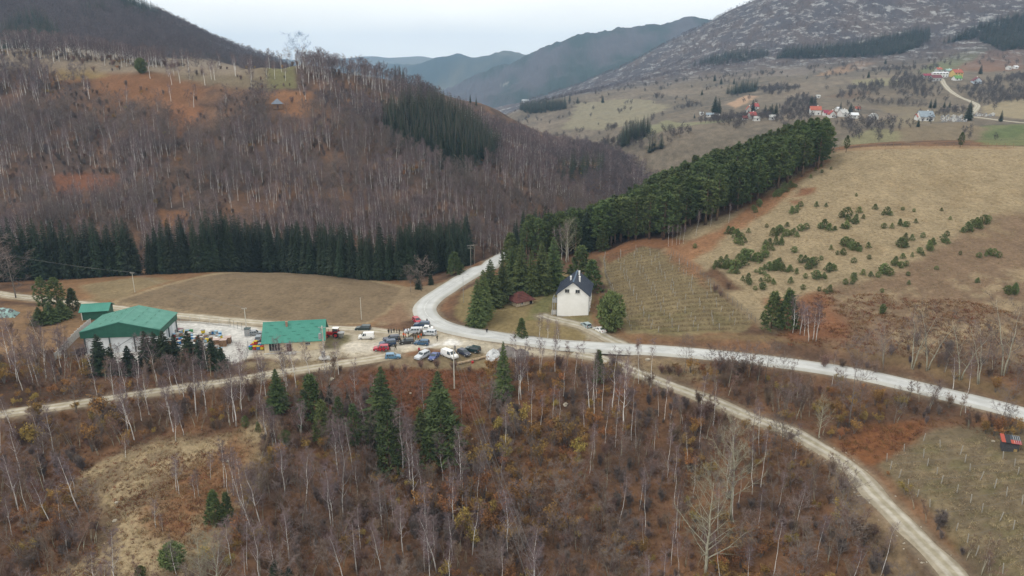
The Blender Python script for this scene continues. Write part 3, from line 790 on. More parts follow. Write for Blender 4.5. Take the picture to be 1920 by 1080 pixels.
def tri(mb, p, d, n, L, w):
    """a thin leaf or twig blade from p along d"""
    s = d.cross(n)
    if s.length < 1e-4: s = d.orthogonal()
    s = s.normalized() * (w / 2)
    mb.v.extend([tuple(p - s), tuple(p + s), tuple(p + d * L)])
    k = len(mb.v); mb.f.append((k - 3, k - 2, k - 1)); mb.m.append(0)

def rdir():
    while True:
        v = Vector((rv(-1, 1), rv(-1, 1), rv(-1, 1)))
        if 0.05 < v.length < 1: return v.normalized()

def join_mesh(name, a, b):
    mb = MB(); 
    mb.v = list(a.v) + list(b.v); o = len(a.v)
    mb.f = list(a.f) + [tuple(i + o for i in f) for f in b.f]
    mb.m = [0] * len(a.f) + [1] * len(b.f)
    return mb

KINDS = {}     # kind -> list of (trunk mesh, crown mesh, whole mesh, height)
def register(kind, tr, cr, mt, mc, H):
    i = len(KINDS.setdefault(kind, []))
    a = tr.mesh('%s_trunk' % kind, mt, True); b = cr.mesh('%s_crown' % kind, mc)
    c = join_mesh('x', tr, cr).mesh('%s_whole' % kind, [mt, mc])
    KINDS[kind].append((a, b, c, H))

def spruce(H, Rr, nwh, nb, fine, gap=0.06, droop=0.35, mc=None, kind='spruce'):
    tr, cr = MB(), MB()
    tr.tube([(0, 0, -0.6), (0, 0, H * .5), (rv(-.1, .1), rv(-.1, .1), H * .96)], [H * .013, H * .009, 0.03], 6)
    for i in range(nwh):
        t = i / (nwh - 1)
        h = H * (gap + (0.985 - gap) * t)
        L0 = Rr * (1 - t) ** 0.82 * (0.55 + 0.45 * min(1, (t + 0.04) / 0.16)) + 0.10
        n = max(4, int(nb * (1 - 0.45 * t)))
        a0 = rv(0, 6.28)
        for k in range(n):
            a = a0 + k * 6.283 / n + rv(-.25, .25)
            L = L0 * rv(.72, 1.18)
            up = 0.30 - droop * (1 - t) * 1.6 + rv(-.12, .12) + 0.9 * max(0, t - .8)
            o = Vector((math.cos(a), math.sin(a), up)).normalized()
            tip = Vector((math.cos(a), math.sin(a), up - droop * .9)).normalized()
            p0 = Vector((0, 0, h + rv(-.15, .15)))
            pm = p0 + o * L * .55
            pt = pm + tip * L * .5
            side = o.cross(Vector((0, 0, 1))).normalized()
            w = L * rv(.2, .3) + .08
            k0 = len(cr.v)
            cr.v.extend([tuple(p0), tuple(pm + side * w - Vector((0, 0, w * .35))), tuple(pt), tuple(pm - side * w - Vector((0, 0, w * .35))), tuple(pm + Vector((0, 0, .05 * L)))])
            cr.f += [(k0, k0 + 1, k0 + 4), (k0 + 1, k0 + 2, k0 + 4), (k0 + 2, k0 + 3, k0 + 4), (k0 + 3, k0, k0 + 4)]; cr.m += [0] * 4
            for j in range(fine):
                f = rv(.25, 1.0)
                q = p0 + o * L * .55 * min(1, f / .55) + (tip * L * (f - .55) if f > .55 else Vector())
                dd = (o * rv(.2, .9) + side * rv(-1, 1) + Vector((0, 0, -rv(.1, .75)))).normalized()
                tri(cr, q, dd, rdir(), (.28 + .22 * L) * rv(.6, 1.15), (.14 + .07 * L) * rv(.7, 1.2))
    register(kind, tr, cr, m_bark_spruce, mc or m_needle_spruce, H)

def clump(cr, c, r, n, up=0.25):
    for j in range(n):
        d = (rdir() + Vector((0, 0, up))).normalized()
        tri(cr, c - d * r * .15, d, rdir(), r * rv(.7, 1.15), r * rv(.28, .5))

def pine(H, Rr, base, ncl, nneed, kind, mc, mbk, shape='ovoid', lean=0.0):
    tr, cr = MB(), MB()
    pts = [Vector((0, 0, -.6))]; 
    for i in range(1, 6):
        pts.append(Vector((lean * H * (i / 5) ** 2 + rv(-.02, .02) * H * .3, rv(-.02, .02) * H * .3, H * .93 * i / 5)))
    tr.tube(pts, [H * .016 * (1 - .8 * i / 5) + .02 for i in range(6)], 6)
    for i in range(ncl):
        t = (i + rv(0, 1)) / ncl
        h = H * (base + (1 - base) * t)
        if shape == 'ovoid': rr = Rr * (math.sin(math.pi * min(1, .12 + .86 * (t ** .85))) ** .7)
        elif shape == 'cone': rr = Rr * (1 - t) ** .8 + .12 * Rr
        else: rr = Rr * math.sqrt(max(0.02, 1 - (2 * t - 1) ** 2))
        a = i * 2.399 + rv(-.4, .4)
        q = rr * math.sqrt(rv(.12, 1.0))
        ax = pts[min(5, max(0, int(h / H * 5)))]
        c = Vector((ax.x + math.cos(a) * q, ax.y + math.sin(a) * q, h))
        if i % 2 == 0 and base > .12:
            tr.tube([Vector((ax.x, ax.y, h - q * .35)), c], [.05, .02], 3, cap=False)
        clump(cr, c, Rr * rv(.30, .46), nneed)
    register(kind, tr, cr, mbk, mc, H)

def bare(H, kind, mb_t, mb_c, stems=1, fork=.28, spread=.75, n1=9, n2=5, n3=6, twigL=.9, twigW=.03, asc=.7, r0=.11, lean=.06, thick=1.0, mtwig=None, keep=.5, top=1.0):
    tr, cr = MB(), MB()
    for s in range(stems):
        a = rv(0, 6.28); ln = (lean if stems == 1 else rv(.12, .4)) * H
        hs = H * (1 if s == 0 else rv(.65, 1))
        base = Vector((rv(-.2, .2), rv(-.2, .2), 0)) * (0 if stems == 1 else 1)
        n = 6
        pts = []
        for i in range(n + 1):
            t = i / n
            pts.append(base + Vector((math.cos(a) * ln * t ** 1.4 + (rv(-.012, .012) * H if 0 < i else 0), math.sin(a) * ln * t ** 1.4 + (rv(-.012, .012) * H if 0 < i else 0), hs * t - (.5 if i == 0 else 0))))
        rad = [max(.012, r0 * thick * (1 - .93 * (i / n) ** .9)) for i in range(n + 1)]
        tr.tube(pts, rad, 5)
        for i in range(max(3, n1 // (1 if stems == 1 else 2))):
            t = fork + (top - fork) * (i + rv(0, 1)) / max(3, n1 // (1 if stems == 1 else 2))
            k = min(n - 1, int(t * n)); p = pts[k].lerp(pts[k + 1], t * n - k)
            b = i * 2.4 + rv(-.5, .5)
            d = Vector((math.cos(b), math.sin(b), asc * rv(.7, 1.4))).normalized()
            L = H * spread * (.30 + .32 * (1 - t)) * rv(.6, 1.1)
            e = p + d * L + Vector((0, 0, L * .12))
            mid = p + d * L * .5 + rdir() * L * .05
            rr = max(.012, r0 * thick * .42 * (1.05 - t))
            (tr if rr > .03 else cr).tube([p, mid, e], [rr, rr * .6, .008], 3, cap=False)
            for j in range(n2):
                f = .2 + .8 * (j + rv(0, 1)) / n2
                q = p.lerp(mid, f * 2) if f < .5 else mid.lerp(e, f * 2 - 1)
                d2 = (d * rv(.4, 1) + rdir() * .75 + Vector((0, 0, .25))).normalized()
                L2 = L * rv(.28, .5) * (1.1 - .4 * f) + .15
                e2 = q + d2 * L2
                w2 = max(.014, rr * .45)
                tri(cr, q, d2, rdir(), L2, w2 * 2.2)
                for m_ in range(n3):
                    q3 = q.lerp(e2, rv(.15, 1))
                    d3 = (d2 * .7 + rdir() * .8 + Vector((0, 0, .12 if keep > .3 else -.25))).normalized()
                    tri(cr, q3, d3, rdir(), twigL * rv(.5, 1.2) * (.5 + H / 24), twigW * rv(.7, 1.3))
    register(kind, tr, cr, mb_t, mb_c, H)

def leafy(H, Rr, kind, mleaf, nst=7, nl=620, ls=.34):
    tr, cr = MB(), MB()
    ends = []
    for s in range(nst):
        a = rv(0, 6.28); l = rv(.25, .9) * Rr
        e = Vector((math.cos(a) * l, math.sin(a) * l, H * rv(.65, .95)))
        mid = e * .5 + Vector((0, 0, H * .08))
        tr.tube([Vector((0, 0, -.3)), mid, e], [.06, .035, .012], 4, cap=False)
        ends += [(mid, e)] * 1
        for j in range(4):
            q = mid.lerp(e, rv(0, 1)); f = q + (rdir() + Vector((0, 0, .3))) * Rr * .4
            tr.tube([q, f], [.02, .008], 3, cap=False); ends.append((q, f))
    for i in range(nl):
        q, f = R.choice(ends)
        c = q.lerp(f, rv(.2, 1.05)) + rdir() * Rr * rv(0, .28)
        if c.z < .15: c.z = .15 + rv(0, .3)
        tri(cr, c, rdir(), rdir(), ls * rv(.6, 1.2), ls * rv(.45, .8))
    register(kind, tr, cr, m_bark_grey, mleaf, H)

# --- spruces of the plantations (20 m), the yard (9 m), far low-detail ones
for i in range(4): spruce(21 * rv(.9, 1.1), rv(2.7, 3.4), 42, 10, 5)
for i in range(2): spruce(9, rv(2.1, 2.6), 30, 11, 6, gap=.0, droop=.3, kind='yard_spruce')
for i in range(3): spruce(16, rv(2.0, 2.6), 15, 6, 1, kind='far_spruce')
for i in range(2): spruce(11, rv(2.9, 3.4), 34, 12, 7, gap=.0, droop=.2, mc=m_needle_pine, kind='broad_fir')
for i in range(5): pine(17 * rv(.92, 1.08), rv(2.3, 3.2), [.34, .18, .26, .14, .30][i], 125, 14, 'pine', m_needle_pine, m_bark_red)
for i in range(2): pine(9.5, rv(2.1, 2.5), .06, 150, 15, 'bushy_pine', m_needle_pine, m_bark_red, 'cone')
pine(8.5, 2.0, .04, 140, 15, 'light_pine', m_needle_light, m_bark_red, 'cone')
for i in range(4): pine(4.0, rv(1.25, 1.6), .0, 80, 13, 'young_pine', m_needle_young, m_bark_red, ['cone', 'round', 'ovoid', 'cone'][i])
for i in range(2): pine(10, rv(3.5, 3.9), .05, 260, 14, 'round_conifer', m_needle_young, m_bark_red, 'round')
for i in range(5): bare(14 * rv(.9, 1.1), 'birch', m_bark_birch, m_twig_birch, 1, rv(.30, .45), .46, 18, 6, 9, 1.0, .048, 1.15, .15, rv(.02, .14), keep=.2)
for i in range(3): bare(15, 'slim_birch', m_bark_birch, m_twig_birch, 1, .58, .32, 13, 5, 7, .9, .045, 1.3, .10, rv(.02, .09), keep=.2)
for i in range(4): bare(11 * rv(.9, 1.15), 'bare_tree', m_bark_grey, m_twig_grey, 1, rv(.18, .28), .9, 15, 7, 12, .95, .048, .8, .13, rv(.02, .08))
for i in range(2): bare(16, 'pale_tree', m_bark_pale, m_twig_pale, 1, .2, .85, 26, 10, 11, .85, .034, .75, .30, .05, thick=1.15)
for i in range(2): bare(14, 'olive_tree', m_bark_pale, m_twig_grey, 2, .25, .6, 22, 8, 8, .9, .028, .9, .17, .05)
for i in range(4): bare(4.2 * rv(.85, 1.2), 'bush', m_bark_grey, m_twig_red, 8, .15, .58, 16, 6, 6, .95, .042, 1.5, .045, .2)
for i in range(3): bare(6.5, 'sapling', m_bark_pale, m_twig_red, 2, .3, .34, 16, 5, 6, .8, .04, 1.6, .05, .08)
for i in range(2): bare(4.5, 'grey_bush', m_bark_grey, m_twig_grey, 8, .15, .5, 16, 6, 8, .95, .045, 1.6, .045, .2)
for i in range(3): leafy(4.6 * rv(.85, 1.15), 2.0, 'copper_bush', m_leaf_copper)
for i in range(2): leafy(4.2, 1.8, 'ochre_bush', m_leaf_ochre)
# low far forms for woods seen as a mass
for i in range(3): bare(11, 'far_bare', m_bark_grey, m_twig_far, 1, .2, .85, 10, 5, 6, 1.6, .11, .8, .12, .05)
for i in range(3): bare(9, 'dark_bare', m_bark_grey, m_twig_dark, 3, .12, .8, 12, 5, 7, 1.6, .13, .9, .12, .05)
for i in range(3): bare(13, 'far_birch', m_bark_birch, m_twig_birch, 1, .4, .46, 11, 5, 6, 1.4, .085, 1.1, .17, rv(.02, .12), keep=.2)
def tuft(kind, n, h, spread, m):
    tr, cr = MB(), MB()
    for j in range(n):
        a = rv(0, 6.28); d = Vector((math.cos(a) * rv(.2, 1), math.sin(a) * rv(.2, 1), rv(.5, 1.3))).normalized()
        tri(cr, Vector((rv(-1, 1) * spread, rv(-1, 1) * spread, -.05)), d, rdir(), h * rv(.6, 1.2), h * .16)
    c = cr.mesh(kind + '_whole', m)
    KINDS.setdefault(kind, []).append((None, None, c, h))
for i in range(3): tuft('fern', 26, .75, .55, m_fern)
for i in range(3): tuft('straw', 30, .5, .5, m_straw)

def children_of(kind): return KINDS[kind]

_cnt = {}
def plant(kind, x, y, h, name, label, cat, group, rz=None, tilt=0.0, sx=1.0, z=None, var=None):
    """one standing plant of its own: an Empty with a trunk and a crown"""
    V = KINDS[kind]
    a, b, c, H = V[var % len(V)] if var is not None else R.choice(V)
    s = h / H
    o = thing(name, label, cat, (x, y, float(ground_z(x, y)) - .05 if z is None else z), 0, group)
    o.rotation_euler = (rv(-tilt, tilt), rv(-tilt, tilt), rv(0, 6.28) if rz is None else rz)
    o.scale = (s * sx, s * sx, s)
    link('trunk', a, o); link('crown', b, o)
    return o

def mass(name, label, cat, items):
    """an uncountable wood or ground cover: one object, forms spread over it by geometry nodes; items = (kind, x, y, h, sx)"""
    kinds = sorted({i[0] for i in items})
    coll = bpy.data.collections.new(name + '_forms')
    order = {}
    k = 0
    for kd in kinds:
        order[kd] = []
        for v in KINDS[kd]:
            ob = bpy.data.objects.new('%04d_form' % k, v[2]); coll.objects.link(ob)
            order[kd].append((k, v[3])); k += 1
    xy = np.array([(i[1], i[2]) for i in items], float)
    z = ground_z(xy[:, 0], xy[:, 1]) - .08
    me = bpy.data.meshes.new(name)
    n = len(items)
    me.vertices.add(n); me.vertices.foreach_set('co', np.column_stack([xy, z]).ravel())
    idx = np.zeros(n, np.int32); sc = np.zeros((n, 3)); ro = np.zeros((n, 3))
    for q, it in enumerate(items):
        j, H = R.choice(order[it[0]])
        idx[q] = j; s = it[3] / H; sx = it[4] if len(it) > 4 else 1.0
        sc[q] = (s * sx, s * sx, s); ro[q] = (rv(-.06, .06), rv(-.06, .06), rv(0, 6.28))
    for nm, tp, fld, dat in (('form', 'INT', 'value', idx), ('size', 'FLOAT_VECTOR', 'vector', sc.ravel()), ('turn', 'FLOAT_VECTOR', 'vector', ro.ravel())):
        at = me.attributes.new(nm, tp, 'POINT'); at.data.foreach_set(fld, dat)
    ng = bpy.data.node_groups.new(name, 'GeometryNodeTree')
    ng.interface.new_socket('Geometry', in_out='INPUT', socket_type='NodeSocketGeometry')
    ng.interface.new_socket('Geometry', in_out='OUTPUT', socket_type='NodeSocketGeometry')
    gi = ng.nodes.new('NodeGroupInput'); go = ng.nodes.new('NodeGroupOutput')
    ip = ng.nodes.new('GeometryNodeInstanceOnPoints'); ci = ng.nodes.new('GeometryNodeCollectionInfo')
    ci.inputs['Collection'].default_value = coll; ci.inputs['Separate Children'].default_value = True; ci.inputs['Reset Children'].default_value = True
    ip.inputs['Pick Instance'].default_value = True
    def named(nm, tp):
        a = ng.nodes.new('GeometryNodeInputNamedAttribute'); a.data_type = tp; a.inputs['Name'].default_value = nm
        return a.outputs['Attribute']
    ng.links.new(gi.outputs[0], ip.inputs['Points']); ng.links.new(ci.outputs[0], ip.inputs['Instance'])
    ng.links.new(named('form', 'INT'), ip.inputs['Instance Index'])
    ng.links.new(named('turn', 'FLOAT_VECTOR'), ip.inputs['Rotation'])
    ng.links.new(named('size', 'FLOAT_VECTOR'), ip.inputs['Scale'])
    ng.links.new(ip.outputs[0], go.inputs[0])
    o = link(name, me)
    md = o.modifiers.new('spread', 'NODES'); md.node_group = ng
    return tag(o, label, cat, kind='stuff')

# ------------------------------------------------------------------ where they may stand
def inside(P, x, y):
    P = np.asarray(P); ins = np.zeros(np.shape(x), bool)
    n = len(P)
    for a in range(n):
        p, q = P[a], P[(a + 1) % n]
        c = (p[1] > y) != (q[1] > y)
        ins ^= c & (x < (q[0] - p[0]) * (y - p[1]) / (q[1] - p[1] + 1e-12) + p[0])
    return ins

def wpoly(pl): return spots(pl)[:, :2]

def road_dist(x, y):
    d = np.full(np.shape(x), 1e9)
    for k, (P, w) in ROADS.items():
        Q = P[::2]
        for i in range(0, len(x), 3000):
            s = slice(i, i + 3000)
            d[s] = np.minimum(d[s], np.sqrt(((x[s, None] - Q[None, :, 0]) ** 2 + (y[s, None] - Q[None, :, 1]) ** 2).min(1)) - w / 2)
    return d

def scatter(P, step, jit=.9, holes=(), road=1.0, keep=None):
    """points about step metres apart inside a world polygon, away from roads and holes"""
    P = np.asarray(P)
    xs = np.arange(P[:, 0].min(), P[:, 0].max(), step); ys = np.arange(P[:, 1].min(), P[:, 1].max(), step)
    X, Y = np.meshgrid(xs, ys); X = X.ravel() + RNG.uniform(-.5, .5, X.size) * step * jit; Y = Y.ravel() + RNG.uniform(-.5, .5, Y.size) * step * jit
    m = inside(P, X, Y)
    X, Y = X[m], Y[m]
    for h in holes:
        k = ~inside(h, X, Y); X, Y = X[k], Y[k]
    if road and len(X):
        k = road_dist(X, Y) > road; X, Y = X[k], Y[k]
    if keep is not None and len(X):
        k = RNG.uniform(0, 1, len(X)) < keep(X, Y); X, Y = X[k], Y[k]
    return X, Y

def tall(px, pyb, pyt):
    """foot and height of a thing seen between two rows of the photograph"""
    p = spot(px, pyb)
    a, dy, dz = ray(px, pyt)
    return p, HC + dz / dy * p[1] - p[2]
# ------------------------------------------------------------------ planting
def lay_at(x, y):
    i = np.clip(np.searchsorted(AX, x), 0, len(AX) - 1); j = np.clip(np.searchsorted(AY, y), 0, len(AY) - 1)
    return LAY[j, i]
def pix_of(x, y, z):
    d = np.asarray(y) * CP - (np.asarray(z) - HC) * SP
    return 960 + FPX * np.asarray(x) / d, 540 - FPX * (np.asarray(y) * SP + (np.asarray(z) - HC) * CP) / d
def in_view(x, y, h=10, m=60):
    z = ground_z(x, y); px, py = pix_of(x, y, z); px2, pt = pix_of(x, y, z + h)
    return (px > -m) & (px < 1920 + m) & (pt < 1080 + m) & (py > -m)
def seen_land(x, y, h=8):
    """is the top of something h metres tall there not hidden by land in front"""
    z = ground_z(x, y) + h; ok = np.ones(len(x), bool)
    for t in np.linspace(.45, .985, 40):
        ok &= ground_z(x * t, y * t) < HC + (z - HC) * t + .5
    return ok

# --- dark spruces behind the ploughed field
rim = spots([(-160, 540), (-40, 530), (50, 526), (132, 524), (250, 517), (375, 512), (480, 510), (560, 513), (640, 522), (740, 528), (800, 519)])
row = []
for i in range(len(rim) - 1):
    a, b = rim[i], rim[i + 1]; n = max(1, int(np.linalg.norm((b - a)[:2]) / 3.5))
    for k in range(n):
        for r_ in range(3):
            p = a + (b - a) * ((k + rv(.1, .9)) / n)
            x = p[0] + rv(-.8, .8); y = p[1] + 3.0 + r_ * 4.5 + rv(-1.2, 1.2)
            px = 960 + FPX * x / y * .97
            if 254 < px < 276: continue
            row.append((x, y, px, r_))
back = []
for x, y, px, r_ in row:
    h = np.interp(px, [0, 130, 240, 285, 330, 440, 500, 600, 700, 760], [23, 21, 20.5, 18, 22, 23, 20, 19.5, 19, 20]) * rv(.82, 1.10)
    if r_ == 2: back.append(('spruce', x, y, h * 1.02, 1.2)); continue
    seg = 'at the left end of the row, behind the leafless tree' if px < 130 else 'left of the gap in the row behind the ploughed field' if px < 262 else 'just right of the gap in the row behind the ploughed field' if px < 350 else 'in the highest stretch of the row behind the ploughed field' if px < 470 else 'in the row above the middle of the ploughed field' if px < 600 else 'in the row above the right half of the ploughed field'
    plant('spruce', x, y, h, 'spruce_tree', ('front' if r_ == 0 else 'second rank') + ' spruce ' + seg, 'spruce', 'spruces behind the ploughed field, ' + seg, tilt=.02, sx=rv(1.0, 1.4))
mass('back_spruces', 'dark spruces of the hindmost rank behind the ploughed field', 'spruce wood', back)
g1 = wpoly([(742, 530), (800, 500), (880, 478), (884, 492), (850, 508), (790, 520)])
for x, y in zip(*scatter(g1, 4.3, road=3)):
    zz = 'behind the corner of the ploughed field' if x < -28 else 'left of the road where it bends out of sight'
    plant('spruce', x, y + 2, rv(17, 21), 'spruce_tree', 'dark spruce ' + zz, 'spruce', 'spruces ' + zz, sx=rv(1.0, 1.3))
g2 = np.array([(-8, 292), (22, 282), (26, 300), (14, 322), (-10, 318)])
for x, y in zip(*scatter(g2, 5.0, road=3)):
    plant('spruce', x, y, rv(15, 20), 'spruce_tree', 'dark spruce right of the road before the pine ridge', 'spruce', 'spruces below the pine ridge')

g3 = np.array([(5, 264), (27, 262), (27, 296), (8, 300)])
for x, y in zip(*scatter(g3, 4.6, road=3)):
    plant('pine', x, y, rv(13, 16.5), 'pine_tree', 'pine between the road and the low end of the ridge wood', 'pine', 'pines between the road and the ridge wood', sx=1.5)
# --- pine wood on the ridge
front = spots([(1085, 478), (1180, 455), (1250, 449), (1340, 418), (1410, 385), (1480, 345), (1545, 313)])[:, :2]
pine_poly = np.vstack([front, [(140, 330), (138, 352), (105, 352), (66, 350), (36, 335), (22, 305), (24, 275)]])
px_, py_ = scatter(pine_poly, 4.1, road=0)
pw = sorted(zip(px_, py_), key=lambda p: p[1]); fr_d = densify(np.column_stack([front, np.zeros(len(front))]), 3)
for x, y in pw[:270]:
    lo = sstep(35, 60, np.array(x))
    kd = 'pine' if rv(0, 1) < .6 + .4 * lo else 'spruce'
    pxx = float(pix_of(x, y, float(ground_z(x, y)))[0]); edge = any(math.hypot(x - f_[0], y - f_[1]) < 9 for f_ in fr_d)
    zr = ('on the open edge of the ridge wood, ' if edge else 'inside the ridge wood, ') + ('above the vineyard' if pxx < 1270 else 'half way up beside the grass hill' if pxx < 1420 else 'at the top end by the crest')
    plant(kd, x, y, rv(14.5, 18) if kd == 'pine' else rv(13, 17), 'pine_tree' if kd == 'pine' else 'spruce_tree', 'pine ' + zr if kd == 'pine' else 'dark spruce among the pines at the low end of the ridge wood', 'pine' if kd == 'pine' else 'spruce', 'pines of the ridge wood ' + zr if kd == 'pine' else 'spruces of the ridge wood', tilt=.02, sx=rv(1.5, 1.9))
if len(pw) > 270:
    mass('ridge_pines', 'pines at the back of the ridge wood', 'pine wood', [('pine', x, y, rv(14, 18)) for x, y in pw[270:]])

# --- lone and grouped conifers, one by one: kind, px, foot, top, width factor, name, label
SOLO = [
    ('broad_fir', 895, 611, 522, .62, 'spruce_tree', 'dark spruce at the road bend, nearest the tarmac'), ('broad_fir', 906, 596, 505, .62, 'spruce_tree', 'dark spruce just behind the one at the road bend'),
    ('broad_fir', 921, 574, 486, .72, 'spruce_tree', 'dark spruce beside the ruined barn, on its road side'), ('broad_fir', 942, 566, 487, .7, 'spruce_tree', 'broad dark spruce behind the ruined barn'),
    ('broad_fir', 978, 549, 452, .62, 'spruce_tree', 'tallest dark spruce between ruined barn and white house'), ('broad_fir', 998, 553, 468, .55, 'spruce_tree', 'slender spruce in front of the group by the white house'),
    ('broad_fir', 1017, 548, 450, .62, 'spruce_tree', 'dark spruce left of the white house roof'), ('broad_fir', 1038, 540, 443, .64, 'spruce_tree', 'dark spruce touching the white house roof'),
    ('broad_fir', 960, 540, 462, .7, 'spruce_tree', 'dark spruce at the back of the group over the barn'),
    ('bushy_pine', 957, 500, 438, .9, 'pine_tree', 'blue green pine behind the spruce group by the road'), ('bushy_pine', 1086, 535, 462, 1.0, 'pine_tree', 'blue green pine behind the white house'), ('bushy_pine', 1108, 545, 488, 1.1, 'pine_tree', 'spreading pine at the corner of vineyard and white house'),
    ('bushy_pine', 1108, 470, 440, .9, 'pine_tree', 'small pine at the foot of the ridge wood'), ('bushy_pine', 1130, 470, 425, .9, 'pine_tree', 'pine above the top corner of the vineyard'),
    ('round_conifer', 1145, 620, 551, .92, 'evergreen_tree', 'dense rounded evergreen tree right of the white house'),
    ('bushy_pine', 978, 634, 597, .9, 'pine_tree', 'small pine between lawn and tarmac road'),
    ('bushy_pine', 853, 514, 473, 1.2, 'pine_tree', 'rounded pine left of the road by the double power pole'), ('yard_spruce', 785, 542, 516, .8, 'spruce_tree', 'little spruce on the bank left of the bend'), ('yard_spruce', 808, 534, 507, .7, 'spruce_tree', 'little spruce beside the tarmac above the bend'),
    ('yard_spruce', 192, 698, 626, .95, 'spruce_tree', 'dark spruce in front of the white warehouse wall'), ('yard_spruce', 212, 700, 650, .95, 'spruce_tree', 'shorter spruce beside the one at the warehouse wall'),
    ('yard_spruce', 279, 688, 620, .95, 'spruce_tree', 'tall spruce at the warehouse corner'), ('yard_spruce', 296, 688, 622, .9, 'spruce_tree', 'second spruce from the warehouse corner'), ('yard_spruce', 312, 686, 620, .95, 'spruce_tree', 'third spruce from the warehouse corner'), ('yard_spruce', 331, 686, 628, .9, 'spruce_tree', 'fourth spruce in the yard hedge'),
    ('yard_spruce', 357, 684, 620, .85, 'spruce_tree', 'pointed spruce in the middle of the yard hedge'), ('yard_spruce', 378, 684, 628, .95, 'spruce_tree', 'spruce before the crates, second from the hedge end'), ('yard_spruce', 400, 686, 634, .95, 'spruce_tree', 'spruce before the timber stack'), ('yard_spruce', 417, 690, 650, 1.1, 'spruce_tree', 'last spruce of the yard hedge toward the green roofed shop'),
    ('yard_spruce', 245, 700, 648, 1.0, 'spruce_tree', 'spruce in the gap below the warehouse doors'),
    ('pine', 86, 598, 520, 1.1, 'pine_tree', 'open pine beside the track left of the warehouse'), ('pine', 112, 590, 522, 1.1, 'pine_tree', 'spreading pine above the track left of the warehouse'), ('bushy_pine', 138, 582, 541, .95, 'pine_tree', 'small pine at the edge of the field track'),
    ('broad_fir', 96, 604, 566, 1.3, 'spruce_tree', 'low dark spruce under the pines by the track'), ('broad_fir', 118, 596, 562, 1.3, 'spruce_tree', 'low dark spruce under the spreading pine'), ('broad_fir', 75, 608, 575, 1.2, 'spruce_tree', 'lowest dark spruce on the slope below the track'),
    ('bushy_pine', 1446, 616, 548, .9, 'pine_tree', 'dark pine at the lower corner of the grass hill'), ('bushy_pine', 1474, 616, 545, .9, 'pine_tree', 'taller dark pine beside the birches below the grass hill'),
    ('broad_fir', 523, 768, 691, .72, 'spruce_tree', 'dark spruce standing below the gravel track'), ('bushy_pine', 585, 792, 704, .85, 'pine_tree', 'full green pine below the gravel track'),
    ('yard_spruce', 604, 758, 730, .8, 'spruce_tree', 'small dark spruce beside the full green pine'), ('yard_spruce', 619, 752, 721, .8, 'spruce_tree', 'small dark spruce on the rust red glade'),
    ('light_pine', 606, 828, 752, .8, 'pine_tree', 'yellow green pine in the woods below the track'), ('pine', 640, 838, 745, .75, 'pine_tree', 'pine with a bare trunk beside the yellow green pine'), ('pine', 667, 860, 760, .75, 'pine_tree', 'tall pine with a bare trunk below the rust glade'),
    ('broad_fir', 717, 825, 688, .68, 'spruce_tree', 'largest dark fir below the car park'), ('bushy_pine', 733, 888, 752, .62, 'pine_tree', 'slim green pine in front of the largest fir'), ('yard_spruce', 652, 754, 731, .5, 'spruce_tree', 'tiny spruce alone on the rust glade'),
    ('broad_fir', 823, 800, 694, .75, 'spruce_tree', 'dark fir beside the concrete power pole'), ('bushy_pine', 830, 872, 738, .92, 'pine_tree', 'large blue green pine in front of the fir by the power pole'), ('broad_fir', 790, 825, 765, .8, 'spruce_tree', 'shaded fir left of the large blue green pine'),
    ('broad_fir', 943, 745, 641, .42, 'spruce_tree', 'narrow dark spruce beside the white gravel heap'), ('bushy_pine', 1122, 718, 657, .6, 'pine_tree', 'small leaning pine at the start of the lower road'),
    ('bushy_pine', 404, 975, 920, .8, 'pine_tree', 'small dark pine right of the pale clearing'), ('bushy_pine', 428, 980, 925, .7, 'pine_tree', 'dark pine behind the birches at the clearing'), ('young_pine', 402, 985, 965, 1.2, 'pine_tree', 'pine sapling under the dark pines at the clearing'),
    ('round_conifer', 326, 1066, 1020, 1.15, 'evergreen_tree', 'round green evergreen bush at the foot of the clearing'), ('round_conifer', 265, 1084, 1062, 1.0, 'evergreen_tree', 'small round evergreen at the bottom of the clearing'), ('yard_spruce', 521, 1110, 1048, .8, 'spruce_tree', 'spruce tip at the bottom edge of the picture'), ('yard_spruce', 545, 1112, 1060, .8, 'spruce_tree', 'second spruce tip at the bottom edge'),
    ('young_pine', 484, 808, 790, 1.0, 'pine_tree', 'pine sapling beside twin birches on the slope'), ('round_conifer', 535, 835, 808, 1.1, 'evergreen_tree', 'low green juniper between birches below the track'), ('young_pine', 460, 800, 780, 1.1, 'pine_tree', 'dark sapling in the woods below the track'),
    ('pine', 1800, 276, 248, 1.0, 'pine_tree', 'lone dark conifer on the fence line of the grass hill'), ('pine', 1586, 286, 254, 1.0, 'pine_tree', 'lone pine past the end of the ridge wood'), ('round_conifer', 266, 137, 110, 1.1, 'pine_tree', 'lone dark pine on the left hill top'),
    ('spruce', 742, 152, 120, 1.0, 'spruce_tree', 'first dark spruce on the crest of the left hill'), ('spruce', 750, 154, 122, 1.0, 'spruce_tree', 'second dark spruce on the crest of the left hill'), ('spruce', 757, 158, 126, 1.0, 'spruce_tree', 'third dark spruce on the crest of the left hill'), ('spruce', 1442 - 560, 193, 176, 1, 'spruce_tree', 'dark spruce on the falling crest of the left hill'), ('spruce', 893, 198, 180, 1, 'spruce_tree', 'lowest dark spruce on the falling crest'),
]
for kd, px, pb, pt, sx, nm, lb in SOLO:
    p, h = tall(px, pb, pt)
    plant(kd, p[0], p[1], min(max(h, 1.2), 24), nm, lb, nm.split('_')[0], 'lone conifers', sx=sx * {'broad_fir': 1.5, 'bushy_pine': 1.45, 'yard_spruce': 1.45, 'light_pine': 1.35, 'pine': 1.25}.get(kd, 1), tilt=.02)

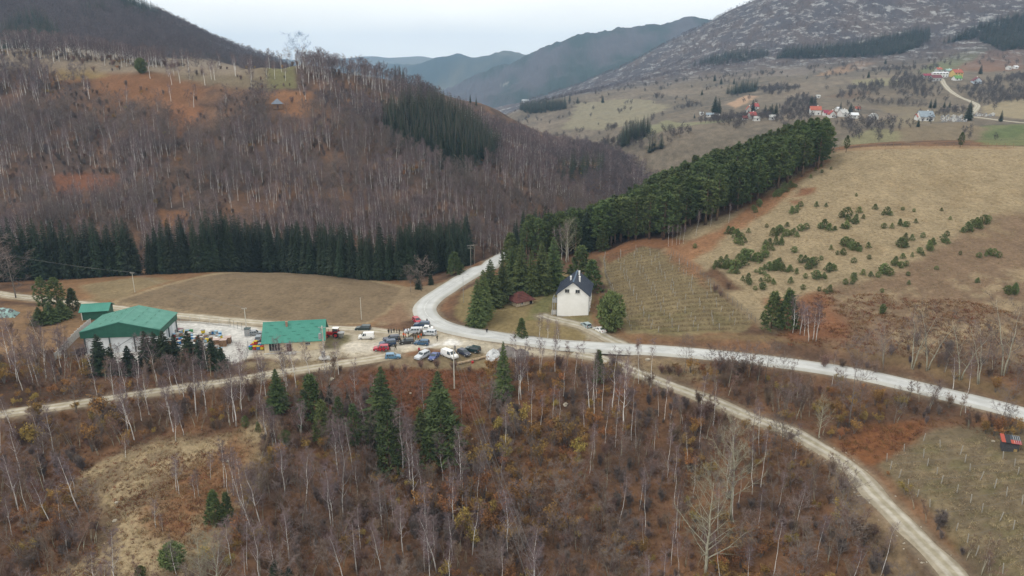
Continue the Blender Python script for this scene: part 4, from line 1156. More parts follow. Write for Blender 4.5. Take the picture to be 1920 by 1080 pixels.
# --- young pines on the grass hill
YP = []
Z = lambda X, Y: (1300 + X / 3.095, 200 + Y / 3.095)
yl = [(200, 740, 22), (250, 760, 24), (275, 800, 20), (320, 730, 12), (350, 600, 14), (380, 575, 18), (360, 615, 14), (490, 520, 20), (530, 490, 22), (560, 470, 18), (570, 620, 20), (600, 600, 14), (620, 580, 14), (545, 695, 12), (425, 700, 10), (460, 750, 22), (500, 730, 20), (540, 750, 18), (620, 720, 18), (655, 710, 16), (600, 755, 14), (760, 700, 22), (785, 720, 20), (890, 640, 26), (940, 670, 22), (890, 700, 18), (960, 615, 16), (985, 650, 12), (1055, 595, 14), (1125, 625, 20), (1215, 600, 8), (1280, 610, 8), (1105, 705, 14), (1150, 705, 14), (1200, 690, 18), (1235, 695, 14), (1290, 675, 12), (1440, 605, 8), (1490, 655, 8), (1590, 725, 26), (1650, 700, 22), (1685, 680, 24), (1710, 665, 16), (1205, 815, 26), (1230, 775, 20), (1270, 775, 16), (1330, 760, 14), (1310, 850, 16), (1330, 865, 12), (1370, 820, 22), (1390, 800, 18), (1450, 780, 18), (1470, 750, 14), (880, 810, 26), (920, 830, 22), (950, 830, 20), (870, 860, 18), (800, 830, 14), (1015, 820, 16), (1020, 885, 12), (930, 905, 14), (585, 845, 16), (480, 800, 22), (510, 790, 16), (440, 800, 18), (410, 860, 26), (430, 830, 20), (330, 890, 28), (370, 900, 26), (300, 880, 26), (280, 920, 28), (240, 940, 26), (200, 930, 24), (160, 930, 22), (130, 930, 18), (220, 965, 18), (190, 900, 20), (260, 890, 18), (315, 1020, 26), (400, 1060, 20), (430, 1015, 20), (465, 1030, 12), (390, 970, 18), (440, 950, 24), (480, 940, 24), (520, 955, 20), (560, 955, 18), (500, 915, 18), (565, 1020, 16), (600, 970, 12), (650, 995, 14), (625, 905, 22), (685, 935, 28), (710, 1000, 24), (765, 1000, 12), (785, 950, 22), (810, 935, 12), (740, 890, 12), (935, 1005, 20), (880, 1030, 16), (920, 1030, 10), (985, 975, 16), (1030, 985, 14), (1070, 990, 16), (1105, 970, 28), (1170, 910, 20), (1205, 935, 18), (1215, 880, 14), (1270, 870, 12), (1655, 875, 14), (1740, 865, 20), (1770, 875, 16), (1720, 850, 14), (1650, 1020, 14), (1860, 1080, 22), (635, 1060, 14), (730, 1070, 12), (790, 1075, 20), (1095, 1078, 12), (555, 1078, 14), (715, 580, 14), (770, 580, 10), (745, 385, 9), (708, 372, 9), (680, 415, 10), (798, 365, 7), (740, 350, 8), (945, 520, 8), (1245, 980, 10), (1250, 1030, 9), (1410, 945, 7), (10, 820, 12)]
for X, Y, s in yl:
    p, h = tall(*Z(X, Y), Z(X, Y)[1] - s * .55)
    yz = 'near the ridge wood on the grass hill' if (X < 600 and Y < 640) or Y < 540 else 'in the dense cluster low on the grass hill' if X < 580 and Y > 740 else 'at the left rim of the grass hill' if X < 700 and Y <= 780 else 'on the boundary of grass hill and fern slope' if X > 1040 and Y > 730 or X > 1550 else 'in the middle of the grass hill' if Y < 780 else 'low on the grass hill right of the dense cluster'
    plant('young_pine', p[0], p[1], max(1.2, s * .42 * p[1] / FPX * 1.75), 'young_pine', ('tiny ' if s < 11 else 'large ' if s > 21 else '') + 'bushy young pine ' + yz, 'pine', ('tiny ' if s < 11 else 'large ' if s > 21 else '') + 'young pines ' + yz, sx=rv(1.35, 1.9), tilt=.08)
    if s > 17:
        for _ in range(2):
            a_ = rv(0, 6.28); x_, y_ = p[0] + math.cos(a_) * rv(1.2, 2.4), p[1] + math.sin(a_) * rv(1.0, 2.0)
            plant('young_pine', x_, y_, s * .42 * p[1] / FPX * rv(.7, 1.4), 'young_pine', 'smaller pine crowding a larger one ' + yz.replace('on the boundary of', 'between'), 'pine', 'small pines crowding larger ones ' + yz, sx=rv(1.3, 2.0), tilt=.12)
for px, pb, pt in [(1653, 588, 573), (1800, 478, 470), (1890, 552, 535), (1902, 549, 530), (1655, 585, 570), (1830, 530, 522)]:
    p, h = tall(px, pb, pt)
    plant('young_pine', p[0], p[1], max(1, h), 'young_pine', 'bushy young pine on the red brown fern slope', 'pine', 'young pines on the fern slope', sx=1.2)

# --- left hill: birch and bare wood, a spruce plantation in it
clear = [wpoly(c) for c in ([(-60, 112), (60, 112), (130, 122), (130, 140), (-60, 134)], [(100, 122), (330, 133), (560, 118), (562, 172), (505, 190), (470, 186), (400, 190), (330, 176), (240, 160), (110, 160)], [(170, 150), (330, 150), (420, 176), (400, 236), (330, 240), (270, 215), (190, 190)], [(505, 170), (600, 165), (600, 200), (580, 246), (530, 252), (498, 215)], [(90, 330), (230, 330), (210, 372), (100, 372)], [(290, 395), (350, 390), (350, 440), (290, 440)], [(590, 300), (640, 280), (650, 330), (600, 345)])]
plantn = wpoly([(718, 222), (750, 208), (840, 214), (885, 240), (912, 268), (938, 285), (930, 312), (900, 318), (868, 330), (828, 322), (795, 300), (760, 285), (722, 258)])
plant2 = wpoly([(1042, 325), (1070, 318), (1130, 316), (1135, 335), (1090, 345), (1048, 338)])
hx, hy = scatter(np.array([(-420, 296), (120, 296), (190, 420), (300, 560), (360, 700), (300, 740), (60, 640), (-60, 560), (-200, 540), (-420, 560)]), 3.1, holes=[plantn, plant2], road=0)
k = (lay_at(hx, hy) == 1) & in_view(hx, hy) & seen_land(hx, hy, 10)
hx, hy = hx[k], hy[k]
dens = 0.17 + 0.78 * sstep(-.25, .28, fbm(hx, hy, 34, 3, .6, 81))
for c in clear: dens = np.where(inside(c, hx, hy), 0.05, dens)
k = RNG.uniform(0, 1, len(hx)) < dens
hx, hy = hx[k], hy[k]
bir = sstep(-.25, .25, fbm(hx, hy, 55, 3, .5, 82) + .12 * (hx < 0) - .35 * (hx > 60))
isb = RNG.uniform(0, 1, len(hx)) < .15 + .7 * bir
order = np.argsort(hy)
def hzone(x, y):
    px = float(pix_of(x, y, float(ground_z(x, y)))[0])
    return 'above the left end of the spruce row' if px < 130 else 'above the spruces left of the gap' if px < 262 else 'above the highest spruces of the row' if px < 450 else 'above the middle of the spruce row' if px < 620 else 'above the right half of the spruce row' if px < 800 else 'near the road leaving the picture'
nb = nt_ = 0; H_ITEMS = []
for q in order:
    x, y = hx[q], hy[q]
    if isb[q]:
        if nb < 130:
            nb += 1
            hh = rv(9, 14.5); sz = 'short' if hh < 10.8 else 'tall' if hh > 12.7 else 'middling'; zn = hzone(x, y)
            plant('birch', x, y, hh, 'birch_tree', sz + ' white stemmed birch on the left hill ' + zn, 'birch', sz + ' birches on the left hill ' + zn, tilt=.12)
        else: H_ITEMS.append(('birch' if y < 440 else 'far_birch', x, y, rv(7.5, 13)))
    else:
        if nt_ < 100:
            nt_ += 1
            hh = rv(7, 12); sz = 'short' if hh < 8.5 else 'tall' if hh > 10.5 else 'middling'; zn = hzone(x, y)
            plant('bare_tree', x, y, hh, 'bare_tree', sz + ' leafless tree on the left hill ' + zn, 'tree', sz + ' leafless trees on the left hill ' + zn, tilt=.06)
        else: H_ITEMS.append(('bare_tree' if y < 440 else 'far_bare', x, y, rv(7, 12)))
mass('hillside_wood', 'leafless birch wood covering the left hill', 'wood', H_ITEMS)
sx_, sy_ = scatter(plantn, 4.0, road=0)
sp = sorted(zip(sx_, sy_), key=lambda p: p[1])
for x, y in sp[:45]:
    plant('spruce' if rv(0, 1) < .5 else 'far_spruce', x, y, rv(14, 19), 'spruce_tree', 'dark green spruce of the plantation on the left hill', 'spruce', 'spruce plantation on the left hill', sx=1.4)
if len(sp) > 45: mass('plantation_spruces', 'upper spruces of the plantation on the left hill', 'spruce wood', [('far_spruce', x, y, rv(14, 19), 1.5) for x, y in sp[45:]])
sx_, sy_ = scatter(plant2, 6.0, road=0)
mass('valley_spruces', 'small dark spruce group in the side valley', 'spruce wood', [('far_spruce', x, y, rv(13, 18)) for x, y in zip(sx_, sy_)])
ux, uy = scatter(np.array([(-400, 300), (120, 296), (190, 420), (240, 520), (0, 520), (-400, 520)]), 4.2, road=0)
k = (lay_at(ux, uy) == 1) & in_view(ux, uy) & seen_land(ux, uy, 3) & (fbm(ux, uy, 22, 3, .6, 84) > -.12)
for c in clear: k &= ~(inside(c, ux, uy) & (RNG.uniform(0, 1, len(ux)) < .86))
mass('hill_scrub', 'low brown scrub under the trees of the left hill', 'scrub', [(R.choice(['bush', 'grey_bush', 'bush', 'copper_bush', 'ochre_bush'] if fbm(x, y, 40, 2, .5, 85) > .22 else ['bush', 'grey_bush', 'bush']), x, y, rv(1.6, 3.8)) for x, y in zip(ux[k], uy[k])])
# trees along the hill top
for px, pb, pt, kd in [(560, 122, 66, 'far_bare'), (505, 124, 92, 'birch'), (492, 126, 96, 'birch'), (478, 126, 98, 'bare_tree'), (524, 122, 96, 'birch'), (538, 122, 94, 'bare_tree'), (515, 123, 97, 'birch'), (548, 122, 97, 'birch'), (160, 130, 95, 'bare_tree'), (15, 132, 112, 'bare_tree')]:
    p, h = tall(px, pb, pt)
    lb = 'big round leafless tree standing alone on the hill crest' if px == 560 else ('round leafless tree on the pasture of the left hill' if px == 160 else ('leafless tree at the left end of the hill crest' if px == 15 else 'small leafless tree in the row on the hill crest'))
    plant(kd, p[0], p[1], h, 'birch_tree' if kd == 'birch' else 'bare_tree', lb, 'birch' if kd == 'birch' else 'tree', 'trees on the crest of the left hill' if px not in (560, 160, 15) else None, sx=1.6 if kd == 'far_bare' else 1.25 if kd == 'bare_tree' else 1, z=p[2] - .3)

# --- left mountain and the farther woods: masses
mx, my = scatter(np.array([(-900, 560), (-120, 560), (40, 900), (-80, 1200), (-500, 1150), (-1000, 1100)]), 6.2, road=0)
k = (lay_at(mx, my) == 2) & in_view(mx, my) & seen_land(mx, my, 9)
past = wpoly([(-40, 122), (0, 108), (80, 90), (150, 87), (230, 96), (320, 110), (450, 124), (470, 140), (360, 140), (250, 136), (100, 132), (-40, 134)])
k &= ~inside(past, mx, my)
mx, my = mx[k], my[k]
con = [wpoly(c) for c in ([(0, 60), (60, 25), (90, 40), (120, 75), (125, 84), (80, 90), (40, 106), (0, 106)], [(150, 22), (205, 24), (215, 30), (160, 34)], [(200, 4), (240, 2), (300, 34), (320, 46), (270, 36), (230, 20)])]
items = []
for x, y in zip(mx, my):
    c = any(inside(q, np.array([x]), np.array([y]))[0] for q in con)
    items.append(('far_spruce', x, y, rv(12, 18)) if c or rv(0, 1) < .015 else ('far_bare', x, y, rv(8, 13), 1.25))
mass('mountain_wood', 'leafless purple brown wood over the left mountain', 'wood', items)

rx, ry = scatter(np.array([(80, 620), (420, 480), (760, 480), (1300, 1100), (1500, 2000), (500, 2300), (30, 2400), (0, 1300)]), 5.8, road=2)
k = (lay_at(rx, ry) == 3) & in_view(rx, ry) & seen_land(rx, ry, 7)
rx, ry = rx[k], ry[k]
ru = rx / ry
mt_ = sstep(1180, 1450, ry + (ru - .25) * 600) 
d_low = .6 * sstep(.26, .42, fbm(rx, ry, 75, 4, .7, 91)) + .006
THK = [[(1680, 140), (1745, 150), (1765, 178), (1740, 190), (1690, 182), (1660, 165)], [(1785, 165), (1830, 160), (1920, 140), (1960, 190), (1860, 200), (1800, 182)], [(1560, 186), (1600, 165), (1660, 160), (1650, 180)], [(1460, 200), (1500, 180), (1530, 190), (1520, 230), (1470, 232)], [(1560, 232), (1640, 228), (1730, 236), (1660, 262), (1590, 262)], [(1300, 232), (1380, 210), (1460, 222), (1380, 245)], [(1100, 285), (1130, 262), (1220, 258), (1260, 240), (1300, 250), (1230, 290), (1150, 300)], [(1000, 262), (1080, 268), (1130, 282), (1110, 296), (1010, 275)], [(1420, 168), (1480, 160), (1500, 170), (1440, 182)], [(1630, 134), (1760, 128), (1762, 133), (1630, 138)], [(1600, 188), (1740, 199), (1740, 204), (1600, 193)], [(1740, 214), (1830, 200), (1835, 206), (1760, 222)]]
for pl in THK: d_low = np.where(inside(wpoly(pl), rx, ry), .62, d_low)
d_mnt = .55 * sstep(-.25, .3, -fbm(rx, ry * .35, 46, 6, .72, 61)) 
kp = RNG.uniform(0, 1, len(rx)) < d_low * (1 - mt_) + d_mnt * mt_
rx, ry, mt_ = rx[kp], ry[kp], mt_[kp]
mass('valley_hedges', 'grey leafless hedges and thickets on the slope across the valley', 'thicket', [('dark_bare', x, y, rv(3, 7.5), 1.1) if m_ < .5 else ('far_bare', x, y, rv(4, 8), 1.2) for x, y, m_ in zip(rx, ry, mt_)])
belts = [([(1455, 112), (1470, 98), (1560, 90), (1620, 82), (1700, 62), (1745, 58), (1742, 78), (1690, 102), (1600, 108), (1520, 110)], 6.5), ([(1762, 84), (1830, 52), (1880, 36), (1930, 30), (1960, 90), (1880, 96), (1830, 72)], 6.5), ([(1290, 128), (1340, 108), (1440, 98), (1440, 108), (1350, 122)], 9), ([(975, 205), (1010, 198), (1060, 196), (1062, 206), (1010, 214), (980, 213)], 6.5), ([(1362, 176), (1390, 166), (1420, 164), (1415, 172), (1375, 178)], 6), ([(1155, 275), (1190, 252), (1222, 245), (1210, 258), (1170, 278)], 5), ([(1205, 290), (1225, 280), (1246, 272), (1246, 282), (1215, 292)], 5)]
its = []
for pl, st in belts:
    X, Y = scatter(wpoly(pl), st, road=0)
    its += [('far_spruce', x, y, rv(11, 17), 1.9) for x, y in zip(X, Y)]
mass('valley_conifer_belts', 'dark conifer belts along the far mountain foot', 'conifer wood', its)
FAR = [(1130, 193, 180), (1068, 190, 178), (1083, 194, 182), (1340, 152, 140), (1352, 158, 146), (1376, 158, 147), (1340, 212, 182), (1347, 214, 186), (1411, 208, 188), (1434, 217, 198), (1446, 218, 196), (1454, 219, 195), (1442, 220, 200), (1520, 205, 180), (1527, 204, 182), (1575, 212, 192), (1594, 213, 194), (1628, 146, 133), (1744, 203, 187), (1752, 203, 185), (1770, 202, 191), (1780, 202, 190), (1791, 204, 195), (1815, 226, 192), (1838, 139, 122), (1876, 228, 208), (1743, 228, 218), (1721, 238, 223), (1302, 222, 213), (1030, 196, 186), (1316, 178, 168), (1660, 120, 110)]
for px, pb, pt in FAR:
    p, h = tall(px, pb, pt)
    vz = 'on the meadow at the valley mouth' if px < 1200 else 'above the left village houses' if px < 1400 and pb < 180 else 'between the left village houses' if px < 1470 else 'beside the two storey white village house' if px < 1560 else 'between the right village houses' if px < 1620 and pb > 190 else 'on the bare fields above the village' if pb < 160 else 'above the blue grey barn' if pb < 205 else 'beside the graveyard lane'
    plant('spruce', p[0], p[1], min(h * 1.1, 28), 'spruce_tree', 'single dark spruce ' + vz, 'spruce', 'single spruces ' + vz, sx=1.7)

# --- woods in front
cl1 = wpoly([(60, 1100), (180, 1030), (205, 970), (130, 905), (180, 862), (250, 836), (340, 810), (420, 810), (505, 782), (500, 840), (470, 900), (440, 960), (415, 1030), (345, 1100)])
glade = wpoly([(560, 752), (620, 722), (680, 697), (760, 690), (920, 690), (900, 770), (790, 775), (690, 745), (600, 770)])
glade2 = wpoly([(1565, 832), (1640, 795), (1735, 795), (1715, 830), (1640, 866), (1600, 868)])
wood_l = wpoly([(-120, 815), (0, 792), (300, 748), (540, 710), (640, 695), (760, 692), (930, 688), (1070, 676), (1180, 705), (1300, 752), (1500, 835), (1560, 885), (1610, 960), (1690, 1090), (1740, 1150), (1500, 1200), (500, 1200), (-100, 1180)])
wood_m = wpoly([(1240, 690), (1330, 690), (1450, 702), (1600, 725), (1790, 765), (1930, 810), (1900, 830), (1760, 795), (1640, 860), (1540, 815), (1400, 760)])
wood_y = wpoly([(-60, 680), (60, 655), (150, 672), (210, 700), (430, 698), (520, 696), (440, 705), (300, 728), (0, 768), (-100, 780)])
wood_w = wpoly([(1620, 690), (1700, 640), (1920, 690), (1990, 730), (1990, 770), (1800, 720)])
strip = wpoly([(1640, 868), (1690, 905), (1740, 965), (1830, 1060), (1900, 1120), (1860, 1120), (1760, 1020), (1660, 915)])
BX, BT, UG = [], [], []
for poly, st, dn in ((wood_l, 2.3, 1.0), (wood_m, 2.2, 1.0), (wood_y, 2.3, .95), (wood_w, 3.0, .8), (strip, 2.0, .95)):
    X, Y = scatter(poly, st, holes=[cl1, glade, glade2], road=.8)
    k = in_view(X, Y, 6); X, Y = X[k], Y[k]
    dd = fbm(X, Y, 14, 3, .6, 95)
    for x, y, d in zip(X, Y, dd):
        if rv(0, 1) > dn * (.55 + .5 * float(sstep(-.3, .3, d))): continue
        c = float(fbm(np.array([x]), np.array([y]), 16, 2, .5, 96)[0]); px, py = pix_of(x, y, float(ground_z(x, y)))
        warm = c + (.42 if 820 < px < 1060 and py < 1030 else 0) + (.08 if px > 1060 else 0) + (.12 if px < 260 else 0)
        kd = 'copper_bush' if warm > .24 else ('ochre_bush' if warm > .16 else ('grey_bush' if c < -.24 else ('sapling' if rv(0, 1) < .55 else 'bush')))
        BX.append((kd, x, y, (rv(4.0, 7.5) if kd == 'sapling' else rv(1.4, 4.2) * (.75 + .35 * float(sstep(-.2, .4, d))))))
for poly, st, pb_ in ((wood_l, 4.9, .36), (wood_m, 7.0, .15), (wood_y, 5.5, .5), (wood_w, 5.0, .2)):
    X, Y = scatter(poly, st, holes=[cl1, glade, glade2], road=1.5)
    k = in_view(X, Y, 10); X, Y = X[k], Y[k]
    dd = fbm(X, Y, 24, 3, .6, 97)
    for x, y, d in zip(X, Y, dd):
        if rv(0, 1) > .9: continue
        px, py = pix_of(x, y, float(ground_z(x, y)))
        BT.append(('b' if d + rv(-.25, .25) > .45 - 1.2 * pb_ else 't', x, y, px, py))
def zone(x, y):
    px, py = pix_of(x, y, float(ground_z(x, y)))
    if px < 500: return 'between the left gravel track and the pale clearing' if py < 850 else 'round the pale clearing at lower left'
    if px < 900: return 'among the firs below the car park' if py < 880 else 'near the bottom edge below the firs'
    if px < 1200: return 'in the gully below the road junction' if py < 860 else 'near the bottom edge right of the power line'
    if py < 715 and px > 1500: return 'above the tarmac road near the right edge'
    k = spot(px, py)
    return 'in the thicket left of the lower gravel road' if (inside(wood_l, np.array([x]), np.array([y]))[0]) else 'between the tarmac and the lower gravel road' if py < 870 else 'right of the lower gravel road'
BX.sort(key=lambda b: b[2])
cnt = {}
UND = []
LB = {'sapling': ('sapling', 'thin upright leafless sapling', 'leafless saplings'), 'bush': ('bush', 'red brown leafless bush', 'leafless bushes'), 'grey_bush': ('grey_bush', 'grey leafless bush', 'grey bushes'),
      'copper_bush': ('copper_bush', 'bush with dead copper leaves', 'copper leaved bushes'), 'ochre_bush': ('ochre_bush', 'bush with dead ochre leaves', 'ochre leaved bushes')}
for b in BX:
    n = cnt.get(b[0], 0)
    if n < {'bush': 200, 'sapling': 220, 'grey_bush': 120, 'copper_bush': 130, 'ochre_bush': 90}[b[0]] and rv(0, 1) < .75:
        cnt[b[0]] = n + 1
        nm, lb, gr = LB[b[0]]
        zn = zone(b[1], b[2]); sz = 'low ' if b[3] < (5 if b[0] == 'sapling' else 2.4) else 'tall ' if b[3] > (6.4 if b[0] == 'sapling' else 3.4) else ''
        plant(b[0], b[1], b[2], b[3], nm, sz + lb + ' ' + zn, 'sapling' if b[0] == 'sapling' else 'bush', gr + ' ' + zn + (', ' + sz.strip() if sz else ''), tilt=.1, sx=1.15)
    else: UND.append(b)
R.shuffle(BT); BT.sort(key=lambda b: -b[4] + rv(0, 160)); keep_, nn = [], {'b': 0, 't': 0}
for b in BT:
    nn[b[0]] += 1
    if nn[b[0]] <= (85 if b[0] == 'b' else 150): keep_.append(b)
    elif b[0] == 'b': UND.append(('slim_birch' if b[3] > 900 else 'birch', b[1], b[2], rv(8, 12.5)))
    else: UND.append(('bare_tree', b[1], b[2], rv(5, 9)))
BT = keep_
mass('undergrowth', 'tangled brown undergrowth in the woods below the roads', 'undergrowth', UND)
for q, x, y, px, py in BT:
    if q == 'b':
        sl = 1150 < px < 1560 and py > 800; zn = zone(x, y); hh = rv(8.5, 13.5)
        sz = 'short ' if hh < 10 else 'tall ' if hh > 12 else ''
        plant('slim_birch' if sl or rv(0, 1) < .3 else 'birch', x, y, hh, 'birch_tree', sz + ('slim pink stemmed birch ' if sl else 'white stemmed birch ') + zn, 'birch', sz + ('slim ' if sl else '') + 'birches ' + zn, tilt=.13)
    else:
        hh = rv(5, 9.5); zn = zone(x, y); sz = 'low ' if hh < 6.2 else 'tall ' if hh > 8.3 else ''
        plant('bare_tree', x, y, hh, 'bare_tree', sz + 'leafless grey brown tree ' + zn, 'tree', sz + 'leafless trees ' + zn, tilt=.08, sx=rv(.95, 1.25))

# --- named birches and bare trees of the foreground: kind, px, foot, top, label
SB = [('birch', 32, 716, 646), ('birch', 62, 722, 648), ('birch', 72, 724, 655), ('birch', 116, 702, 622), ('birch', 122, 700, 640), ('birch', 104, 716, 668), ('birch', 158, 700, 650), ('birch', 182, 742, 690), ('birch', 214, 752, 678), ('birch', 236, 800, 735), ('birch', 240, 812, 720), ('birch', 262, 740, 680), ('birch', 325, 745, 672), ('birch', 337, 740, 672), ('birch', 368, 780, 678), ('birch', 387, 780, 676), ('birch', 443, 800, 685), ('birch', 455, 790, 688), ('birch', 235, 858, 815), ('birch', 330, 828, 770), ('birch', 345, 818, 760),
      ('birch', 336, 927, 860), ('birch', 331, 920, 868), ('birch', 292, 990, 935), ('birch', 127, 1037, 985), ('birch', 306, 998, 965), ('birch', 366, 935, 890), ('birch', 373, 930, 880), ('birch', 395, 900, 850), ('slim_birch', 438, 930, 840), ('slim_birch', 428, 925, 830), ('slim_birch', 447, 935, 845), ('slim_birch', 454, 960, 850), ('slim_birch', 420, 915, 835), ('slim_birch', 462, 978, 860), ('slim_birch', 500, 840, 780), ('birch', 511, 840, 785), ('birch', 518, 842, 780), ('birch', 564, 826, 755), ('birch', 635, 892, 790), ('birch', 647, 888, 792), ('slim_birch', 662, 890, 785), ('birch', 690, 822, 745), ('birch', 701, 820, 770), ('birch', 755, 895, 768), ('birch', 575, 960, 850), ('birch', 534, 930, 840), ('birch', 620, 995, 890), ('birch', 645, 1095, 1000), ('birch', 716, 1085, 990), ('birch', 815, 1050, 970), ('birch', 795, 1050, 968), ('birch', 842, 955, 870), ('birch', 515, 1070, 995), ('birch', 460, 1080, 1028),
      ('birch', 972, 748, 650), ('birch', 977, 750, 658), ('birch', 918, 772, 728), ('birch', 1011, 636, 590), ('birch', 1027, 638, 600), ('birch', 1048, 640, 602), ('birch', 1015, 690, 640), ('birch', 1040, 692, 636), ('birch', 1105, 776, 685), ('birch', 1149, 776, 660), ('birch', 1168, 812, 690), ('birch', 1280, 795, 745),
      ('birch', 1786, 735, 672), ('birch', 1486, 625, 558), ('birch', 1492, 618, 566), ('birch', 1500, 628, 570), ('birch', 1508, 630, 575), ('birch', 1524, 638, 568), ('birch', 1530, 640, 572), ('birch', 1516, 640, 580), ('slim_birch', 1253, 462, 424), ('slim_birch', 1260, 461, 426), ('slim_birch', 1268, 460, 424), ('slim_birch', 1274, 458, 425), ('slim_birch', 1281, 457, 424), ('slim_birch', 1305, 442, 396), ('slim_birch', 1332, 425, 390), ('slim_birch', 1366, 418, 382), ('slim_birch', 1060, 490, 424), ('slim_birch', 1066, 490, 420), ('slim_birch', 1054, 492, 428), ('slim_birch', 1042, 490, 430)]
for kd, px, pb, pt in SB:
    p, h = tall(px, pb, pt)
    if px < 520 and pb < 860: lb, gr = 'white stemmed birch on the bank beside the left gravel track', 'birches along the left gravel track'
    elif pb < 500: lb, gr = 'thin white birch at the edge of the ridge wood', 'birches at the edge of the ridge wood'
    elif 1480 < px < 1540: lb, gr = 'white birch beside the dark pines below the grass hill', 'birches below the grass hill'
    elif px < 480: lb, gr = 'white birch standing in or beside the pale clearing', 'birches around the clearing'
    elif px < 900: lb, gr = 'tall white birch between the firs below the car park', 'birches between the firs'
    elif pb < 645: lb, gr = 'bare birch on the lawn edge below the white house', 'birches on the lawn edge'
    elif px == 1786: lb, gr = 'white crooked birch leaning over the tarmac road', None
    else: lb, gr = 'tall white birch below the road junction', 'birches below the junction'
    plant(kd, p[0], p[1], max(h, 3), 'birch_tree', lb, 'birch', gr, tilt=.08)
ST = [('pale_tree', 1372, 975, 812, 'large pale olive leafless tree in the thicket left of the lower road', .85), ('pale_tree', 1322, 1085, 905, 'larger pale leafless tree at the bottom edge left of the lower road', .85), ('pale_tree', 1535, 822, 752, 'small golden barked leafless tree beside the lower road', .7), ('bare_tree', 1592, 800, 650, 'tall grey leafless tree between the two roads', .8), ('bare_tree', 1465, 850, 752, 'grey leafless tree standing in the lower road verge', .8), ('bare_tree', 728, 1000, 890, 'dark round leafless tree in the middle of the front woods', 1.0), ('bare_tree', 882, 960, 855, 'wide grey leafless tree beside copper bushes', 1.1), ('pale_tree', 380, 1110, 1010, 'pale twin leafless tree at the foot of the clearing', .8), ('pale_tree', 415, 1120, 1010, 'second pale leafless tree at the foot of the clearing', .8), ('bare_tree', 1890, 812, 770, 'small grey leafless tree above the little shed', 1.1),
      ('olive_tree', 1656, 680, 600, 'olive barked leafless tree nearest the tarmac right of the birches', .9), ('olive_tree', 1710, 692, 580, 'forked olive barked leafless tree over the tarmac road', .9), ('olive_tree', 1738, 694, 575, 'tall olive barked leafless tree over the tarmac road', .9), ('olive_tree', 1800, 712, 600, 'broad olive barked leafless tree above the leaning birch', 1.0), ('olive_tree', 1835, 720, 610, 'crooked olive leafless tree near the right edge', 1.0), ('olive_tree', 1880, 705, 570, 'last olive leafless tree at the right edge', 1.0), ('bare_tree', 30, 560, 470, 'round grey leafless tree at the left edge beside the track', 1.25), ('bare_tree', -5, 565, 455, 'leafless tree cut by the left edge beside the track', 1.25), ('bare_tree', 1340, 715, 655, 'dark leafless tree below the tarmac road', 1.2), ('bare_tree', 1380, 715, 655, 'dark spreading leafless tree below the tarmac road', 1.2), ('bare_tree', 1435, 720, 650, 'dark leafless tree leaning over the tarmac edge', 1.2), ('bare_tree', 790, 545, 490, 'pale grey leafless shrub tree on the bank by the bend', 1.3), ('bare_tree', 770, 548, 505, 'grey leafless shrub tree at the corner of the field', 1.3), ('bare_tree', 960, 480, 415, 'rosy leafless tree beside the road out of the picture', 1.1), ('pale_tree', 1062, 492, 418, 'silvery leafless tree behind the spruce group', .8)]
for kd, px, pb, pt, lb, sx in ST:
    p, h = tall(px, pb, pt)
    plant(kd, p[0], p[1], h, 'bare_tree', lb, 'tree', None, sx=sx, tilt=.03)

for i in range(34):
    px, py = rnd.uniform(780, 1065), rnd.uniform(800, 1060)
    if i > 27: px, py = rnd.uniform(60, 260), rnd.uniform(790, 850)
    p = spot(px, py); hh = rnd.uniform(4.5, 8); zn = 'below the power line' if px < 930 and i < 28 else 'in the gully below the junction' if i < 28 and py < 930 else 'near the bottom edge right of the power line' if i < 28 else 'between left track and clearing'
    plant('copper_bush' if i % 3 else 'ochre_bush', p[0], p[1], hh, 'golden_tree', ('tall ' if hh > 6.3 else 'small ') + ('copper' if i % 3 else 'ochre') + ' leaved young tree ' + zn, 'tree', ('tall ' if hh > 6.3 else 'small ') + ('copper' if i % 3 else 'ochre') + ' leaved young trees ' + zn, sx=rv(.85, 1.1))
# --- bushes along roads and slopes
for px, pb, s in [(1240, 700, 2.2), (1255, 702, 2.6), (1272, 705, 2.2), (1350, 700, 3.5), (1365, 704, 3.8), (1390, 708, 3.6), (1420, 712, 3.6), (1150, 690, 3), (1050, 690, 3), (995, 690, 3), (965, 690, 2.6), (820, 690, 1.8), (790, 690, 1.6), (850, 695, 2.0), (880, 698, 1.8), (735, 695, 1.8), (760, 698, 2.2), (1340, 548, 2.0), (1365, 542, 2.0), (1350, 555, 1.6), (1195, 652, 1.4), (935, 690, 2.4), (1545, 690, 2.6), (1580, 690, 2.2), (1640, 700, 2.8), (1860, 800, 2.6), (1890, 806, 2.8), (1830, 792, 2.4), (770, 530, 2.5), (780, 535, 2.2), (20, 620, 2.2), (60, 640, 2), (250, 700, 2.5), (300, 700, 3), (350, 700, 2.8)]:
    p = spot(px, pb)
    plant('bush', p[0], p[1], s * rv(.9, 1.2), 'bush', 'dark leafless bush on a road verge or bank', 'bush', 'bushes on verges and banks', sx=1.3)

